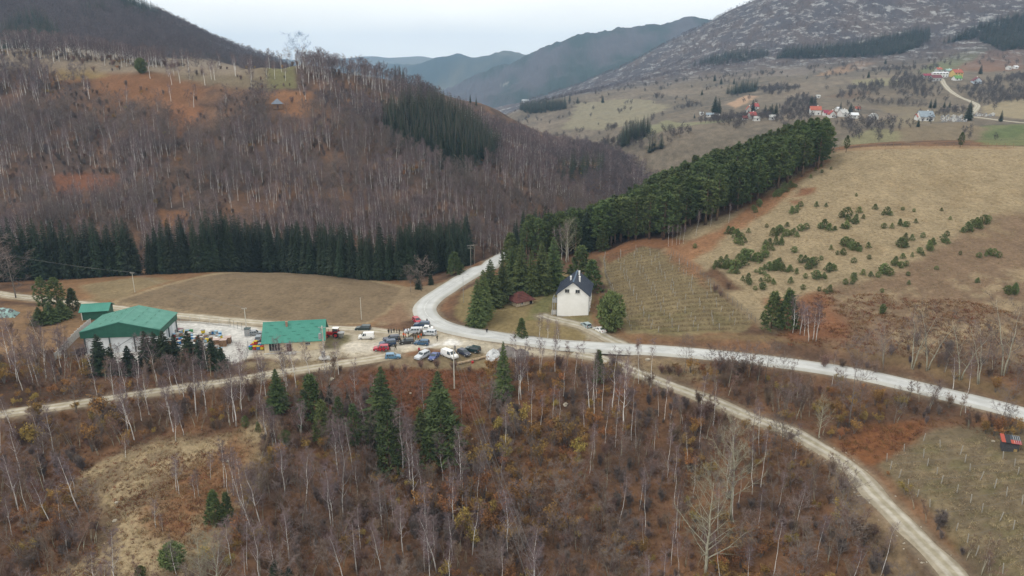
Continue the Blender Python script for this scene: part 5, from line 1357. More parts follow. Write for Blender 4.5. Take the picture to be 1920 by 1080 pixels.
# --- ground cover: ferns and dead grass
def cover(name, label, polys, kind, step, h0, h1, noise=None):
    it = []
    for pl in polys:
        X, Y = scatter(wpoly(pl) if not isinstance(pl, np.ndarray) else pl, step, road=.6)
        k = in_view(X, Y, 1, 20); X, Y = X[k], Y[k]
        if noise is not None:
            k = fbm(X, Y, noise[0], 3, .6, 99) > noise[1]; X, Y = X[k], Y[k]
        it += [(kind, x, y, rv(h0, h1), rv(1, 1.6)) for x, y in zip(X, Y)]
    mass(name, label, name.split('_')[-1], it)
cover('dead_fern', 'rust brown dead fern on glades and slopes', [glade, glade2, [(220, 950), (300, 860), (420, 840), (420, 980), (340, 1030)], [(40, 1090), (20, 960), (100, 870), (180, 870), (130, 960), (230, 1090)], [(1440, 640), (1540, 545), (1800, 560), (1930, 600), (1930, 720), (1700, 670)]], 'fern', 1.05, .35, .8, (6, -.15))
cover('leaf_litter', 'fallen stalks and dead fern over the floor of the front woods', [wood_l, wood_m, wood_y], 'fern', 1.15, .25, .6, (9, -.3))
cover('dead_grass', 'pale dead grass on the clearing and banks', [cl1, [(1650, 870), (1700, 840), (1900, 810), (2000, 900), (2000, 1100), (1900, 1100), (1790, 1000)], [(440, 695), (560, 690), (690, 660), (600, 664), (480, 682)], [(1070, 668), (1180, 675), (1400, 692), (1240, 704)]], 'straw', .95, .25, .55, (5, -.2))
cover('hill_grass', 'low dead grass over the pale hill', [[(1300, 480), (1420, 385), (1560, 290), (1930, 283), (1960, 640), (1600, 620), (1440, 590)]], 'straw', 1.3, .2, .42, (8, -.15))
# ------------------------------------------------------------------ buildings
def ribbed(name, c, c2, period, rough=.45, axis='x', spec=.4):
    """painted sheet metal with raised ribs"""
    m = mat(name, c, c2, 1.2, rough, spec=spec)
    return m
m_green = mat('green sheet roof', (0.036, 0.205, 0.155), (0.050, 0.240, 0.185), .4, .45, spec=.4)
m_green2 = mat('faded green sheet roof', (0.060, 0.215, 0.168), (0.090, 0.262, 0.208), .5, .5, spec=.4)
m_dgreen = mat('dark green cladding', (0.022, 0.095, 0.066), (0.03, 0.12, 0.085), .9, .5)
m_navy = mat('dark blue sheet roof', (0.022, 0.030, 0.052), (0.034, 0.045, 0.072), .6, .45, spec=.4)
m_white = mat('white render', (0.80, 0.795, 0.765), (0.87, 0.865, 0.845), .35, .9)
m_whitepanel = mat('white wall panel', (0.68, 0.71, 0.74), (0.78, 0.80, 0.82), .5, .6)
m_cream = mat('cream render', (0.62, 0.52, 0.36), (0.72, 0.62, 0.46), .8, .9, .004, 9)
m_oldwall = mat('flaking limewash', (0.34, 0.27, 0.19), (0.66, 0.58, 0.45), 1.6, .95, .02, 6)
m_maroon = mat('old red tiles', (0.085, 0.032, 0.028), (0.15, 0.055, 0.045), 1.5, .9, .03, 6)
m_glass = mat('dark window glass', (0.025, 0.03, 0.036), rough=.12, spec=.6)
m_frame = mat('white window frame', (0.66, 0.65, 0.62), rough=.6)
m_brown = mat('brown door', (0.085, 0.045, 0.040), (0.12, 0.065, 0.055), 3, .7)
m_conc = mat('weathered concrete', (0.40, 0.385, 0.36), (0.52, 0.505, 0.48), 1.5, .95, .01, 8)
m_brick = mat('chimney brick', (0.28, 0.16, 0.11), (0.36, 0.24, 0.18), 4, .9)
m_steel = mat('grey galvanised steel', (0.30, 0.31, 0.32), (0.40, 0.41, 0.42), 4, .5, metal=.3)
m_dsteel = mat('dark painted steel', (0.06, 0.085, 0.085), rough=.55)
m_woodg = mat('weathered grey wood', (0.17, 0.15, 0.13), (0.27, 0.245, 0.215), 3, .95, stretch=(1, 1, .2))
m_woodd = mat('dark tarred boards', (0.045, 0.045, 0.05), (0.085, 0.085, 0.09), 3, .95)
m_woodb = mat('brown timber', (0.20, 0.115, 0.065), (0.32, 0.20, 0.12), 3, .9)
m_wire = mat('wire', (0.16, 0.16, 0.16), rough=.6)
m_pole = mat('pale concrete pole', (0.46, 0.43, 0.37), (0.58, 0.55, 0.48), 1, .9)
m_red = mat('red paint', (0.44, 0.028, 0.03), rough=.4)
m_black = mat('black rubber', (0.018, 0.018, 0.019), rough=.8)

def gable_roof(o, W, D, hw, hr, over, t, m, ribs=0.0, ridge='y', mridge=None, name='roof'):
    """two sloping plates over a W by D block; the ridge runs along y (or x)"""
    mb = MB()
    if ridge == 'x': W, D = D, W
    a = (hr - hw) / (W / 2)
    e = W / 2 + over; z0 = hr - a * e; y0, y1 = -D / 2 - over, D / 2 + over
    for s in (-1, 1):
        q = [(0, y0, hr), (s * e, y0, z0), (s * e, y1, z0), (0, y1, hr)]
        if s < 0: q = q[::-1]
        mb.slab(q, t)
        if ribs:
            n = int((y1 - y0) / ribs)
            for i in range(n + 1):
                y = y0 + .06 + (y1 - y0 - .12) * i / n
                r = [(0, y - .035, hr + .035), (s * e, y - .035, z0 + .035), (s * e, y + .035, z0 + .035), (0, y + .035, hr + .035)]
                mb.slab(r[::-1] if s < 0 else r, .05)
    me = mb.mesh(name, m)
    r = link(name, me, o)
    cap = MB(); cap.prism([(-.22, hr - .22 * a + .05), (0, hr + .07), (.22, hr - .22 * a + .05), (0, hr - .02)], y0 - .02, y1 + .02)
    c = link('ridge_cap', cap.mesh('ridge_cap', mridge or m), r)
    if ridge == 'x': r.rotation_euler = (0, 0, math.pi / 2)
    return r

def gable_walls(o, W, D, hw, hr, m, ridge='y', name='wall', zb=-1.0):
    mb = MB()
    if ridge == 'y':
        mb.prism([(-W / 2, zb), (W / 2, zb), (W / 2, hw - .08), (0, hr - .10), (-W / 2, hw - .08)], -D / 2, D / 2)
        return link(name, mb.mesh(name, m), o)
    mb.prism([(-D / 2, zb), (D / 2, zb), (D / 2, hw - .08), (0, hr - .10), (-D / 2, hw - .08)], -W / 2, W / 2)
    w = link(name, mb.mesh(name, m), o); w.rotation_euler = (0, 0, math.pi / 2)
    return w

def opening(o, x, z, w, h, y, face='-y', kind='window', mglass=None, bars=1):
    """a window or door standing in a wall: frame proud, pane recessed inside it"""
    mb = MB(); t = .07
    mb.box((0, 0, h / 2 - t / 2), (w, .1, t)); mb.box((0, 0, -h / 2 + t / 2), (w, .1, t))
    mb.box((-w / 2 + t / 2, 0, 0), (t, .1, h - 2 * t)); mb.box((w / 2 - t / 2, 0, 0), (t, .1, h - 2 * t))
    for i in range(bars):
        if w > .8: mb.box((-w / 2 + w * (i + 1) / (bars + 1), 0, 0), (.05, .08, h - 2 * t))
    g = MB(); g.box((0, .0, 0), (w - 2 * t, .05, h - 2 * t))
    rz = {'-y': 0, 'y': math.pi, 'x': math.pi / 2, '-x': -math.pi / 2}[face]
    loc = {'-y': (x, y - .04, z), 'y': (x, y + .04, z), 'x': (y + .04, x, z), '-x': (y - .04, x, z)}[face]
    f = link(kind, g.mesh(kind, mglass or m_glass), o, loc, rz)
    link('frame', mb.mesh('frame', m_frame), f)
    if kind == 'window':
        s = MB(); s.box((0, -.09, -h / 2 - .05), (w + .2, .2, .06)); link('sill', s.mesh('sill', m_conc), f)
    else:
        s = MB(); s.box((w * .32, -.07, 0), (.05, .06, .16)); link('handle', s.mesh('handle', m_steel), f)
    return f

def chimney(o, x, y, z0, z1, s=.5, m=None):
    mb = MB(); mb.box((0, 0, (z1 - z0) / 2), (s, s, z1 - z0)); mb.box((0, 0, z1 - z0 + .05), (s + .16, s + .16, .1))
    return link('chimney', mb.mesh('chimney', m or m_brick), o, (x, y, z0))

def frame_from(pa, pb, D):
    """centre, angle and width of a block whose front foot line runs from pa to pb"""
    a, b = np.array(pa), np.array(pb); d = (b - a)[:2]; W = float(np.hypot(*d)); th = math.atan2(d[1], d[0])
    c = (a + b)[:2] / 2 + np.array([-math.sin(th), math.cos(th)]) * D / 2
    return c, th, W
def level(c, r, z=None):
    """level the land round a building"""
    zz = float(ground_z(*c)) if z is None else z
    return zz

# --- the white house with the dark roof
c, th, W = frame_from(spot(1044, 593), spot(1103, 591), 12.6)
zh = float(ground_z(*c)) ; zf = min(float(ground_z(c[0] - 4, c[1] - 6)), float(ground_z(c[0] + 4, c[1] - 6)))
o = thing('white_house', 'tall white gabled house with dark blue metal roof beside the vineyard', 'house', (c[0], c[1], zf), th)
hw, hr, D = 7.2, 11.0, 12.6
gable_walls(o, W, D, hw, hr, m_white)
mb = MB(); mb.box((0, 0, -.2), (W + .12, D + .12, .9)); link('plinth', mb.mesh('plinth', m_conc), o)
roof = gable_roof(o, W, D, hw, hr, .55, .16, m_navy, .55, mridge=mat('blue grey ridge', (.10, .15, .22), rough=.45))
for x in (-1.75, 1.35): opening(o, x, 8.0, 1.35, 1.15, -D / 2)
for y, z in ((-3, 2), (0, 2), (3, 2), (-3, 5), (0, 5), (3, 5)):
    opening(o, y, z, 1.2, 1.4, W / 2, 'x'); opening(o, y, z, 1.2, 1.4, -W / 2, '-x')
for x in (-2, 2):
    for z in (2, 5): opening(o, x, z, 1.2, 1.4, D / 2, 'y')
chimney(roof, -1.2, -1.3, 9.6, 11.1, .42, m_white); chimney(roof, .9, 3.2, 9.8, 11.6, .42, m_white); chimney(roof, 1.5, -2.0, 9.3, 11.3, .45, m_white)
mb = MB(); mb.box((-W / 2 - .75, -3.5, 4.1), (1.5, 4.6, .18)); mb.box((-W / 2 - 1.46, -3.5, 4.7), (.06, 4.6, 1.0)); mb.box((-W / 2 - .75, -5.78, 4.7), (1.48, .06, 1.0))
link('balcony', mb.mesh('balcony', m_steel), o)
for y in (-5.6, -1.4):
    mb = MB(); mb.box((-W / 2 - 1.4, y, 1.6), (.16, .16, 4.7)); link('balcony_post', mb.mesh('balcony_post', m_steel), o)
mb = MB()
for i in range(4): mb.box((-W / 2 - 1.0, -5.0 + i * .35, .1 + i * .2 - .3), (1.8, .34, .2 + i * .4))
link('steps', mb.mesh('steps', m_conc), o)
for s in (-1, 1):
    mb = MB(); mb.tube([(s * (W / 2 + .08), -D / 2 - .1, 0), (s * (W / 2 + .08), -D / 2 - .1, hw - .3)], [.06, .06], 6); link('downpipe', mb.mesh('downpipe', m_dsteel), o)

# --- the cream shop with the green roof
c, th, W = frame_from(spot(497, 663), spot(607, 654), 9.6)
o = thing('shop_building', 'cream single storey building with bright green roof beside the yard', 'building', (c[0], c[1], 0.0), th)
D, hw, hr = 9.6, 3.3, 6.9
gable_walls(o, W, D, hw, hr, m_cream, 'x')
roof = gable_roof(o, W, D, hw, hr, .65, .14, m_green, .5, 'x')
mb = MB()   # stepped rows of the sheet
for s in (-1, 1):
    for k in range(1, 6):
        q = k / 6 * (D / 2 + .6); zz = hr - q * (hr - hw) / (D / 2)
        for i in range(int(W / 1.15)):
            if (i + k) % 3 == 0: mb.box((s * q, -W / 2 + .6 + i * 1.15, zz + .045), (.10, .95, .03))
link('sheet_lap', mb.mesh('sheet_lap', m_dgreen), roof)
chimney(roof, 1.2, -(-W / 2 + W * .37), 5.4, 7.3, .5).location = (-1.2, W * .13, 5.2)
opening(o, -W / 2 + W * .17, 1.55, W * .19, 2.1, -D / 2, bars=3)
d_ = opening(o, -W / 2 + W * .415, 1.15, 1.4, 2.3, -D / 2, kind='door', mglass=m_brown, bars=0)
opening(o, -W / 2 + W * .735, 2.1, 1.25, .7, -D / 2, bars=2)
mb = MB(); mb.box((-W / 2 + W * .415, -D / 2 - .08, 2.66), (1.5, .1, .62)); link('door_board', mb.mesh('door_board', mat('mauve and white board', (.42, .33, .46), (.7, .68, .7), 1.2, .6)), o)
mb = MB(); mb.box((-W / 2 + W * .44, -D / 2 - .9, -.05), (2.6, 1.8, .34)); link('doorstep', mb.mesh('doorstep', m_conc), o)
mb = MB(); mb.box((0, -D / 2 - .35, -.1), (W + .4, .7, .3)); link('plinth', mb.mesh('plinth', m_conc), o)
for s, f in ((W / 2, 'x'), (-W / 2, '-x')):
    opening(o, 0, 1.9, 1.1, 1.1, s, f)

# --- the warehouse
c, th, W = frame_from(spot(163, 664), spot(302, 656), 12.8)
D, hw, hr = 12.8, 5.9, 8.2
o = thing('warehouse', 'white warehouse with low green gable roof behind the yard spruces', 'warehouse', (c[0], c[1], 0.0), th)
gable_walls(o, W, D, hw, hr, m_whitepanel)
roof = gable_roof(o, W, D, hw, hr, .7, .18, m_green2, .75)
mb = MB()
for s in (-1, 1):
    for k in (.3, .62):
        for i in range(9):
            if i % 2: mb.box((s * k * W / 2, -D / 2 + .9 + i * 1.55, hr - k * (hr - hw) + .06), (.12, 1.2, .03))
link('sheet_lap', mb.mesh('sheet_lap', m_dgreen), roof)
mb = MB(); mb.prism([(-W / 2 - .72, hw - 2.0), (W / 2 + .72, hw - 2.0), (W / 2 + .72, hw - .14), (0, hr - .16), (-W / 2 - .72, hw - .14)], -D / 2 - .5, -D / 2 - .38)
link('gable_fascia', mb.mesh('gable_fascia', m_dgreen), o)
for s in (-1, 1):
    mb = MB(); mb.box((s * (W / 2 + .45), 0, hw - 1.1), (.1, D + .7, 1.7)); link('side_fascia', mb.mesh('side_fascia', m_dgreen), o)
for i in range(4):
    x = -W / 2 + .1 + (W - .2) * i / 3
    mb = MB(); mb.box((x, -D / 2 - .2, hw / 2 - 1.2), (.26, .26, hw + .2)); link('post', mb.mesh('post', m_dsteel), o)
    if i < 3:
        mb = MB(); x1 = -W / 2 + .1 + (W - .2) * (i + 1) / 3
        mb.tube([(x + .1, -D / 2 - .16, .3 if i % 2 else hw - 2.1), (x1 - .1, -D / 2 - .16, hw - 2.1 if i % 2 else .3)], [.05, .05], 4); link('brace', mb.mesh('brace', m_dsteel), o)
for i in range(3):
    y = -D / 2 + .4 + i * (D - .8) / 2
    mb = MB(); mb.box((W / 2 + .3, y, hw / 2 - 1.2), (.24, .24, hw)); link('post', mb.mesh('post', m_dsteel), o)
mb = MB(); mb.box((W / 2 + .06, 1.0, 1.7), (.1, 4.4, 4.4)); link('sliding_door', mb.mesh('sliding_door', mat('pale blue grey door', (.50, .54, .58), (.58, .62, .66), 1, .5)), o)
wc, wth = c, th
# --- lean-to behind it with the bright green roof
p = spot(190, 600)
o = thing('shed', 'small shed with bright green roof behind the warehouse', 'shed', (p[0] - 2.5, p[1] + 3, float(ground_z(p[0] - 2.5, p[1] + 3)) - .1), th + .12)
gable_walls(o, 7.0, 5.5, 2.9, 4.2, m_dgreen, 'x'); gable_roof(o, 7.0, 5.5, 2.9, 4.2, .55, .12, m_green, .5, 'x')
mb = MB(); mb.box((-3.4, -2.9, 1.0), (.2, .2, 3.4)); link('post', mb.mesh('post', m_frame), o)
# --- ruined barn with the red roof
p = spot(972, 573)
o = thing('ruined_barn', 'low ruined barn with sagging dark red tiled hip roof under the spruces', 'barn', (p[0] + .6, p[1] + 2.5, float(ground_z(p[0], p[1] + 1)) - .1), .62)
mb = MB()
for sx, sy, w_, d_ in ((0, -2.4, 6.2, .4), (0, 2.4, 6.2, .4), (-2.9, 0, .4, 4.4), (2.9, .8, .4, 2.8)): mb.box((sx, sy, .5), (w_, d_, 2.4))
link('wall', mb.mesh('wall', m_oldwall), o)
mb = MB(); V = [(-3.7, -3.2, 1.55), (3.7, -3.1, 1.45), (3.8, 3.1, 1.6), (-3.6, 3.2, 1.6), (-1.0, -.1, 4.0), (1.1, .15, 3.75)]
V2 = [(x, y, z - .2) for x, y, z in V]
mb.add(V + V2, [(0, 1, 5, 4), (1, 2, 5), (2, 3, 4, 5), (3, 0, 4), (7, 6, 10, 11), (8, 7, 11), (9, 8, 11, 10), (6, 9, 10), (0, 6, 7, 1), (1, 7, 8, 2), (2, 8, 9, 3), (3, 9, 6, 0)])
rf = link('roof', mb.mesh('roof', m_maroon), o)
mb = MB()
for i in range(7):
    f = (i + .5) / 7
    for a, b, c2, d2 in ((0, 1, 5, 4), (2, 3, 4, 5)):
        A = Vector(V[a]).lerp(Vector(V[d2]), f); B_ = Vector(V[b]).lerp(Vector(V[c2]), f)
        mb.tube([A + Vector((0, 0, .03)), B_ + Vector((0, 0, .03))], [.06, .06], 4)
link('tile_row', mb.mesh('tile_row', m_maroon), rf)
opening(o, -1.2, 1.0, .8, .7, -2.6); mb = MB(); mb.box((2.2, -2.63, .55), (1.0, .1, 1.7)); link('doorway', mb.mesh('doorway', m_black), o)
# --- hut on the left hill
p = spot(519, 205)
o = thing('hill_hut', 'small hut with grey pyramid roof in a clearing on the left hill', 'hut', (p[0], p[1] + 2, float(ground_z(p[0], p[1] + 2)) - .3), .35)
mb = MB(); mb.box((0, 0, 1.2), (5.4, 4.8, 3.0)); link('wall', mb.mesh('wall', m_woodb), o)
mb = MB(); V = [(-3.5, -3.2, 2.5), (3.5, -3.2, 2.5), (3.5, 3.2, 2.5), (-3.5, 3.2, 2.5), (0, 0, 5.6)]; mb.add(V, [(0, 1, 4), (1, 2, 4), (2, 3, 4), (3, 0, 4), (3, 2, 1, 0)])
link('roof', mb.mesh('roof', mat('grey shingles', (.14, .16, .20), (.20, .23, .28), 2, .8)), o)
mb = MB(); mb.box((0, -2.42, .9), (1.0, .1, 1.9)); link('door', mb.mesh('door', m_brown), o)
# --- little board shed by the lower right vineyard
p = spot(1900, 848)
o = thing('vineyard_shed', 'little dark board shed with patched red and black roof at the right edge', 'shed', (p[0], p[1] + 1.4, float(ground_z(p[0], p[1] + 1)) - .1), -.42)
for i in range(14):
    mb = MB(); mb.box((-1.6 + i * .247, -1.3 + .012 * (i % 2), 1.05), (.225, .06, 2.3 + .08 * ((i * 7) % 3))); link('plank', mb.mesh('plank', m_woodd), o)
mb = MB(); mb.box((0, 1.3, 1.2), (3.4, .08, 2.6)); mb.box((-1.66, 0, 1.1), (.08, 2.6, 2.4)); mb.box((1.66, .35, 1.1), (.08, 1.9, 2.4)); link('wall', mb.mesh('wall', m_woodd), o)
m_rs = [mat('orange red sheet', (.36, .07, .045), rough=.6), mat('black sheet', (.03, .028, .032), rough=.6), mat('dark slate sheet', (.05, .06, .075), rough=.5), mat('dark red sheet', (.26, .03, .04), rough=.5)]
def sl(x): return -2.1 + x
for i, (x0, x1, y0, y1, mi) in enumerate([(0, .9, -1.8, 1.8, 0), (.92, 2.0, -1.8, 1.8, 1), (2.02, 4.2, -.2, 1.8, 2), (2.02, 2.9, -1.8, -.22, 0), (2.92, 3.6, -1.8, -.22, 3), (3.62, 4.2, -1.8, -.22, 3)]):
    f = lambda y: 2.55 + (y + 1.8) * .16
    mb = MB(); mb.slab([(sl(x0), y0, f(y0)), (sl(x1), y0, f(y0)), (sl(x1), y1, f(y1)), (sl(x0), y1, f(y1))], .05); link('roof_sheet', mb.mesh('roof_sheet', m_rs[mi]), o)
mb = MB(); mb.box((1.1, -1.36, .5), (.7, .05, .9)); link('yellow_board', mb.mesh('yellow_board', mat('ochre board', (.32, .22, .09), rough=.8)), o)
o.scale = (.82, .82, .82)
for i in range(4):
    mb = MB(); mb.tube([(.6 + i * .42, -1.78, 2.66), (.6 + i * .42, 1.78, 3.22)], [.03, .03], 4); link('batten', mb.mesh('batten', m_frame), o)

# --- houses across the valley: px, foot row, width px, depth m, walls, roof, wall colour, roof colour, label
WHT, GRY, YEL, BLU = (.74, .74, .73), (.45, .45, .44), (.62, .45, .16), (.55, .62, .70)
ORG, RED, MRN, CRM, SLT, GRN, MNT, WRF = (.40, .115, .075), (.34, .075, .07), (.17, .055, .065), (.28, .05, .085), (.26, .31, .36), (.13, .28, .09), (.33, .50, .46), (.72, .74, .78)
_vm = {}
def vmat(c):
    if c not in _vm: _vm[c] = mat('paint %d' % len(_vm), c, tuple(v * .82 for v in c), .5, .8)
    return _vm[c]
VIL = [(1332, 219, 15, 6, 3.0, 5.0, WHT, SLT, 'long low white house with grey blue roof, leftmost of the village', 'x'), (1316, 216, 8, 5, 2.8, 4.2, WHT, GRY, 'small white outbuilding at the left end of the village', 'x'), (1342, 212, 8, 6, 4.5, 7.5, WHT, CRM, 'white house with crimson roof at the left end of the village', 'x'), (1346, 219, 6, 5, 2.6, 3.6, GRY, GRY, 'dark grey shed beside the long low white house', 'x'),
       (1405, 211, 9, 8, 4.5, 8, GRY, ORG, 'grey house with orange roof beside a spruce', 'y'), (1417, 205, 12, 8, 4.0, 7.5, WHT, RED, 'white house with red hip roof, highest of its cluster', 'x'), (1412, 222, 14, 8, 3.5, 7, GRY, RED, 'grey barn with broad red roof in the middle cluster', 'x'), (1398, 225, 8, 5, 2.5, 4.5, GRY, RED, 'tiny red roofed shed in the middle cluster', 'x'), (1420, 227, 12, 6, 3.5, 5, WHT, GRY, 'white house with grey roof lowest in the middle cluster', 'x'), (1449, 225, 12, 6, 3.5, 5.5, WHT, GRY, 'white walled house just above the ridge pines', 'x'),
       (1531, 216, 21, 9, 6.0, 9.5, WHT, ORG, 'two storey white house with orange red roof and small windows', 'x'), (1550, 217, 10, 6, 3.5, 6, WHT, CRM, 'low house with crimson roof beside the two storey house', 'x'), (1562, 221, 14, 8, 4.0, 7.5, WHT, RED, 'white gabled house with red roof in the right cluster', 'y'), (1583, 219, 15, 8, 4.5, 7.5, WHT, GRY, 'white house with pale grey roof in the right cluster', 'x'), (1604, 222, 13, 7, 3.8, 5.8, WHT, WRF, 'white house with white roof in the right cluster', 'x'), (1610, 208, 8, 6, 3, 5, GRY, ORG, 'small orange roofed hut above the right cluster', 'x'), (1574, 209, 9, 6, 3, 5, WHT, WRF, 'white shed behind the right cluster', 'x'), (1641, 224, 13, 7, 3.8, 6, WHT, GRY, 'white house standing apart right of the village', 'y'),
       (1742, 146, 17, 9, 3.5, 6, GRY, CRM, 'low barn with crimson roof in the upper hamlet', 'x'), (1757, 152, 20, 10, 5, 8.5, GRY, MRN, 'grey walled house with maroon roof, lowest of the upper hamlet', 'x'), (1765, 145, 29, 10, 6.5, 7.5, WHT, WRF, 'long white hall in the middle of the upper hamlet', 'x'), (1762, 135, 10, 8, 4.5, 7, GRY, ORG, 'small house with orange roof above the white hall', 'x'), (1780, 138, 14, 8, 5, 7, GRY, MNT, 'house with mint green roof behind the white hall', 'x'), (1796, 145, 20, 10, 7, 11, YEL, ORG, 'two storey yellow house with orange roof in the upper hamlet', 'x'), (1797, 151, 15, 8, 3.5, 7, WHT, GRN, 'white house with bright green roof in the upper hamlet', 'x'), (1834, 157, 16, 9, 4.5, 8.5, BLU, MRN, 'pale blue house with maroon roof apart from the upper hamlet', 'y'),
       (1739, 227, 28, 12, 4.5, 9.5, WHT, SLT, 'large barn with long blue grey roof beside the graveyard', 'x'), (1725, 226, 8, 8, 4, 6.5, WHT, ORG, 'small house with orange gable beside the blue grey barn', 'x'), (1893, 131, 7, 6, 4, 6, WHT, GRY, 'tiny white house high at the right edge', 'x'), (1906, 129, 7, 6, 3.5, 5, WHT, WRF, 'tiny white shed high at the right edge', 'x'), (985, 191, 14, 12, 6, 8, WHT, WRF, 'pale long building far down in the valley', 'x'), (1535, 184, 4, 5, 3, 4.4, WHT, GRY, 'tiny white hut behind the big spruce above the village', 'x')]
for px, py, wpx, D, hw, hr, wc_, rc, lb, rd in VIL:
    p = spot(px, py); Wd = max(3.5, .86 * wpx * math.hypot(p[1], HC - p[2]) / FPX)
    hw, hr, D = hw * .86, hr * .86, D * .9
    o = thing('village_house', lb, 'house', (p[0], p[1] + D / 2, min(p[2], float(ground_z(p[0], p[1] + D / 2))) - .2), rnd.uniform(-.25, .25), 'village houses across the valley')
    gable_walls(o, Wd, D, hw, hr, vmat(wc_), rd, zb=-3.0)
    rf = gable_roof(o, Wd, D, hw, hr, .5, .25, vmat(rc), 0, rd)
    n = max(1, int(Wd / 3.2))
    for st in range(2 if hw > 5.5 else 1):
        for i in range(n):
            x = -Wd / 2 + Wd * (i + .5) / n
            mb = MB(); mb.box((0, 0, 0), (1.1, .12, 1.3)); link('window', mb.mesh('window', m_glass), o, (x, -D / 2 - .03, 1.6 + st * 2.9))
    if hr > 5.5:
        mb = MB(); mb.box((0, 0, .6), (.7, .7, 1.8)); link('chimney', mb.mesh('chimney', m_white), o, (Wd * .2 if rd == 'x' else .8, .4 if rd == 'x' else D * .15, hr - .8))

# --- graveyard beside the blue grey barn
m_stone = [mat('pale gravestone', (.55, .55, .54), rough=.8), mat('grey gravestone', (.28, .28, .29), rough=.8)]
gs = [MB().box((0, 0, .55), (.9, .3, 1.6)).box((0, 1.2, .05), (1.1, 2.0, .5)).mesh('gravestone', m) for m in m_stone]
for i in range(110):
    px = rnd.uniform(1764, 1812) if i < 78 else rnd.uniform(1818, 1868); py = rnd.uniform(217, 229) if i < 78 else rnd.uniform(214, 218.5)
    p = spot(px, py); g = link('gravestone', rnd.choice(gs), None, (p[0], p[1], p[2] - .1), rnd.uniform(-.2, .2)); s = rnd.uniform(.8, 1.3); g.scale = (s, s, s)
    tag(g, 'pale gravestone in the graveyard beside the blue grey barn' if i < 78 else 'gravestone in the row along the lane right of the graveyard', 'gravestone', 'gravestones beside the barn' if i < 78 else 'gravestones along the lane')
# ------------------------------------------------------------------ poles, wires, fences, yard goods
def pole(px, pb, pt, label, r=.13, arms=(), name='power_pole', m=None, z=None):
    p, h = tall(px, pb, pt)
    o = thing(name, label, 'pole', tuple(p), 0)
    mb = MB(); mb.tube([(0, 0, -.6), (0, 0, h)], [r, r * .62], 8); link('pole', mb.mesh('pole', m or m_pole), o)
    for zz, w_ in arms:
        mb = MB(); mb.box((0, 0, h - zz), (w_, .12, .12)); link('crossarm', mb.mesh('crossarm', m_woodg), o)
        for s in (-1, -.5, .5, 1):
            mb = MB(); mb.tube([(s * w_ / 2 * .92, 0, h - zz + .06), (s * w_ / 2 * .92, 0, h - zz + .3)], [.05, .03], 6); link('insulator', mb.mesh('insulator', m_frame), o)
    return o, Vector((p[0], p[1], p[2] + h))
def wire(a, b, sag, label, r=.018):
    pts = [a.lerp(b, i / 14) - Vector((0, 0, sag * 4 * (i / 14) * (1 - i / 14))) for i in range(15)]
    mb = MB(); mb.tube(pts, [r] * 15, 4); tag(link('power_line', mb.mesh('power_line', m_wire)), label, 'wire', 'power lines')
V3 = Vector
p1, t1 = pole(852, 728, 651, 'pale concrete power pole below the parked white minibus', .19, [(.3, 1.6)])
p2, t2 = pole(883, 502, 459, 'front pole of the double power pole by the road', .16, [(.4, 2.4), (1.3, 2.0)], m=m_woodg)
p3, t3 = pole(890, 495, 458, 'rear pole of the double power pole by the road', .16, [(.4, 2.2)], m=m_woodg)
p4, t4 = pole(253, 548, 511, 'thin power pole at the rim of the ploughed field', .12, [(.2, 1.4)])
p5, t5 = pole(463, 623, 578, 'power pole beside the grey kiosk in the yard', .16, [(.2, 1.4)])
p6, t6 = pole(678, 599, 558, 'thin bare pole at the corner of the ploughed field', .12)
p7, t7 = pole(608, 670, 611, 'thick transformer pole in front of the green roofed shop', .24)
p8, t8 = pole(869, 567, 514, 'slim street lamp at the inner side of the bend', .07, name='street_lamp', m=m_steel)
mb = MB(); mb.tube([(0, 0, t8.z - p8.location.z - .1), (.7, -.1, t8.z - p8.location.z + .1), (1.3, -.2, t8.z - p8.location.z + .05)], [.05, .04, .04], 5); mb.box((1.5, -.2, t8.z - p8.location.z + .03), (.55, .2, .1)); link('lamp_head', mb.mesh('lamp_head', m_steel), p8); p8['category'] = 'street lamp'
p9, t9 = pole(903, 374, 357, 'far pole in the cutting on the left hill', .14, [(.3, 1.8)]); p10, t10 = pole(903, 240, 200, 'tall pole on the left hill beside the spruce plantation', .16)
h7 = t7.z - p7.location.z
mb = MB(); mb.tube([(-.55, -.45, h7 - 3.4), (-.55, -.45, h7 - 2.1)], [.42, .42], 12); mb.box((-.55, -.45, h7 - 1.95), (.5, .5, .2)); link('transformer', mb.mesh('transformer', m_steel), p7)
mb = MB(); mb.box((-.1, -.4, 1.0), (.8, .5, 1.5)); link('switch_cabinet', mb.mesh('switch_cabinet', m_steel), p7)
mb = MB(); mb.box((0, 0, h7 - .4), (2.0, .12, .12)); mb.box((-.4, -.1, h7 - 1.0), (.08, .5, 1.2)); link('crossarm', mb.mesh('crossarm', m_steel), p7)
mb = MB(); mb.tube([(0, 0, -.1), (0, 0, .22)], [1.5, 1.3], 14); link('base', mb.mesh('base', m_conc), p7)
q = spot(621, 672); mb = MB(); 
for i in range(18):
    a = i / 18 * 6.283; mb.box((math.cos(a) * .95, math.sin(a) * .95, .1), (.34, .16, .5), 0, a + 1.57)
tag(link('well_ring', mb.mesh('well_ring', m_conc), None, tuple(q)), 'low concrete ring in the grass beside the transformer pole', 'well ring')
wire(t1 + V3((.6, 0, .2)), V3((12, 60, -3)), 1.5, 'power line running down through the front woods, nearest strand')
wire(t1 + V3((-.6, 0, .2)), V3((9.5, 60, -3)), 1.5, 'power line running down through the front woods, second strand')
wire(t1 + V3((0, 0, .2)), V3((10.8, 60, -2)), 1.5, 'power line running down through the front woods, highest strand')
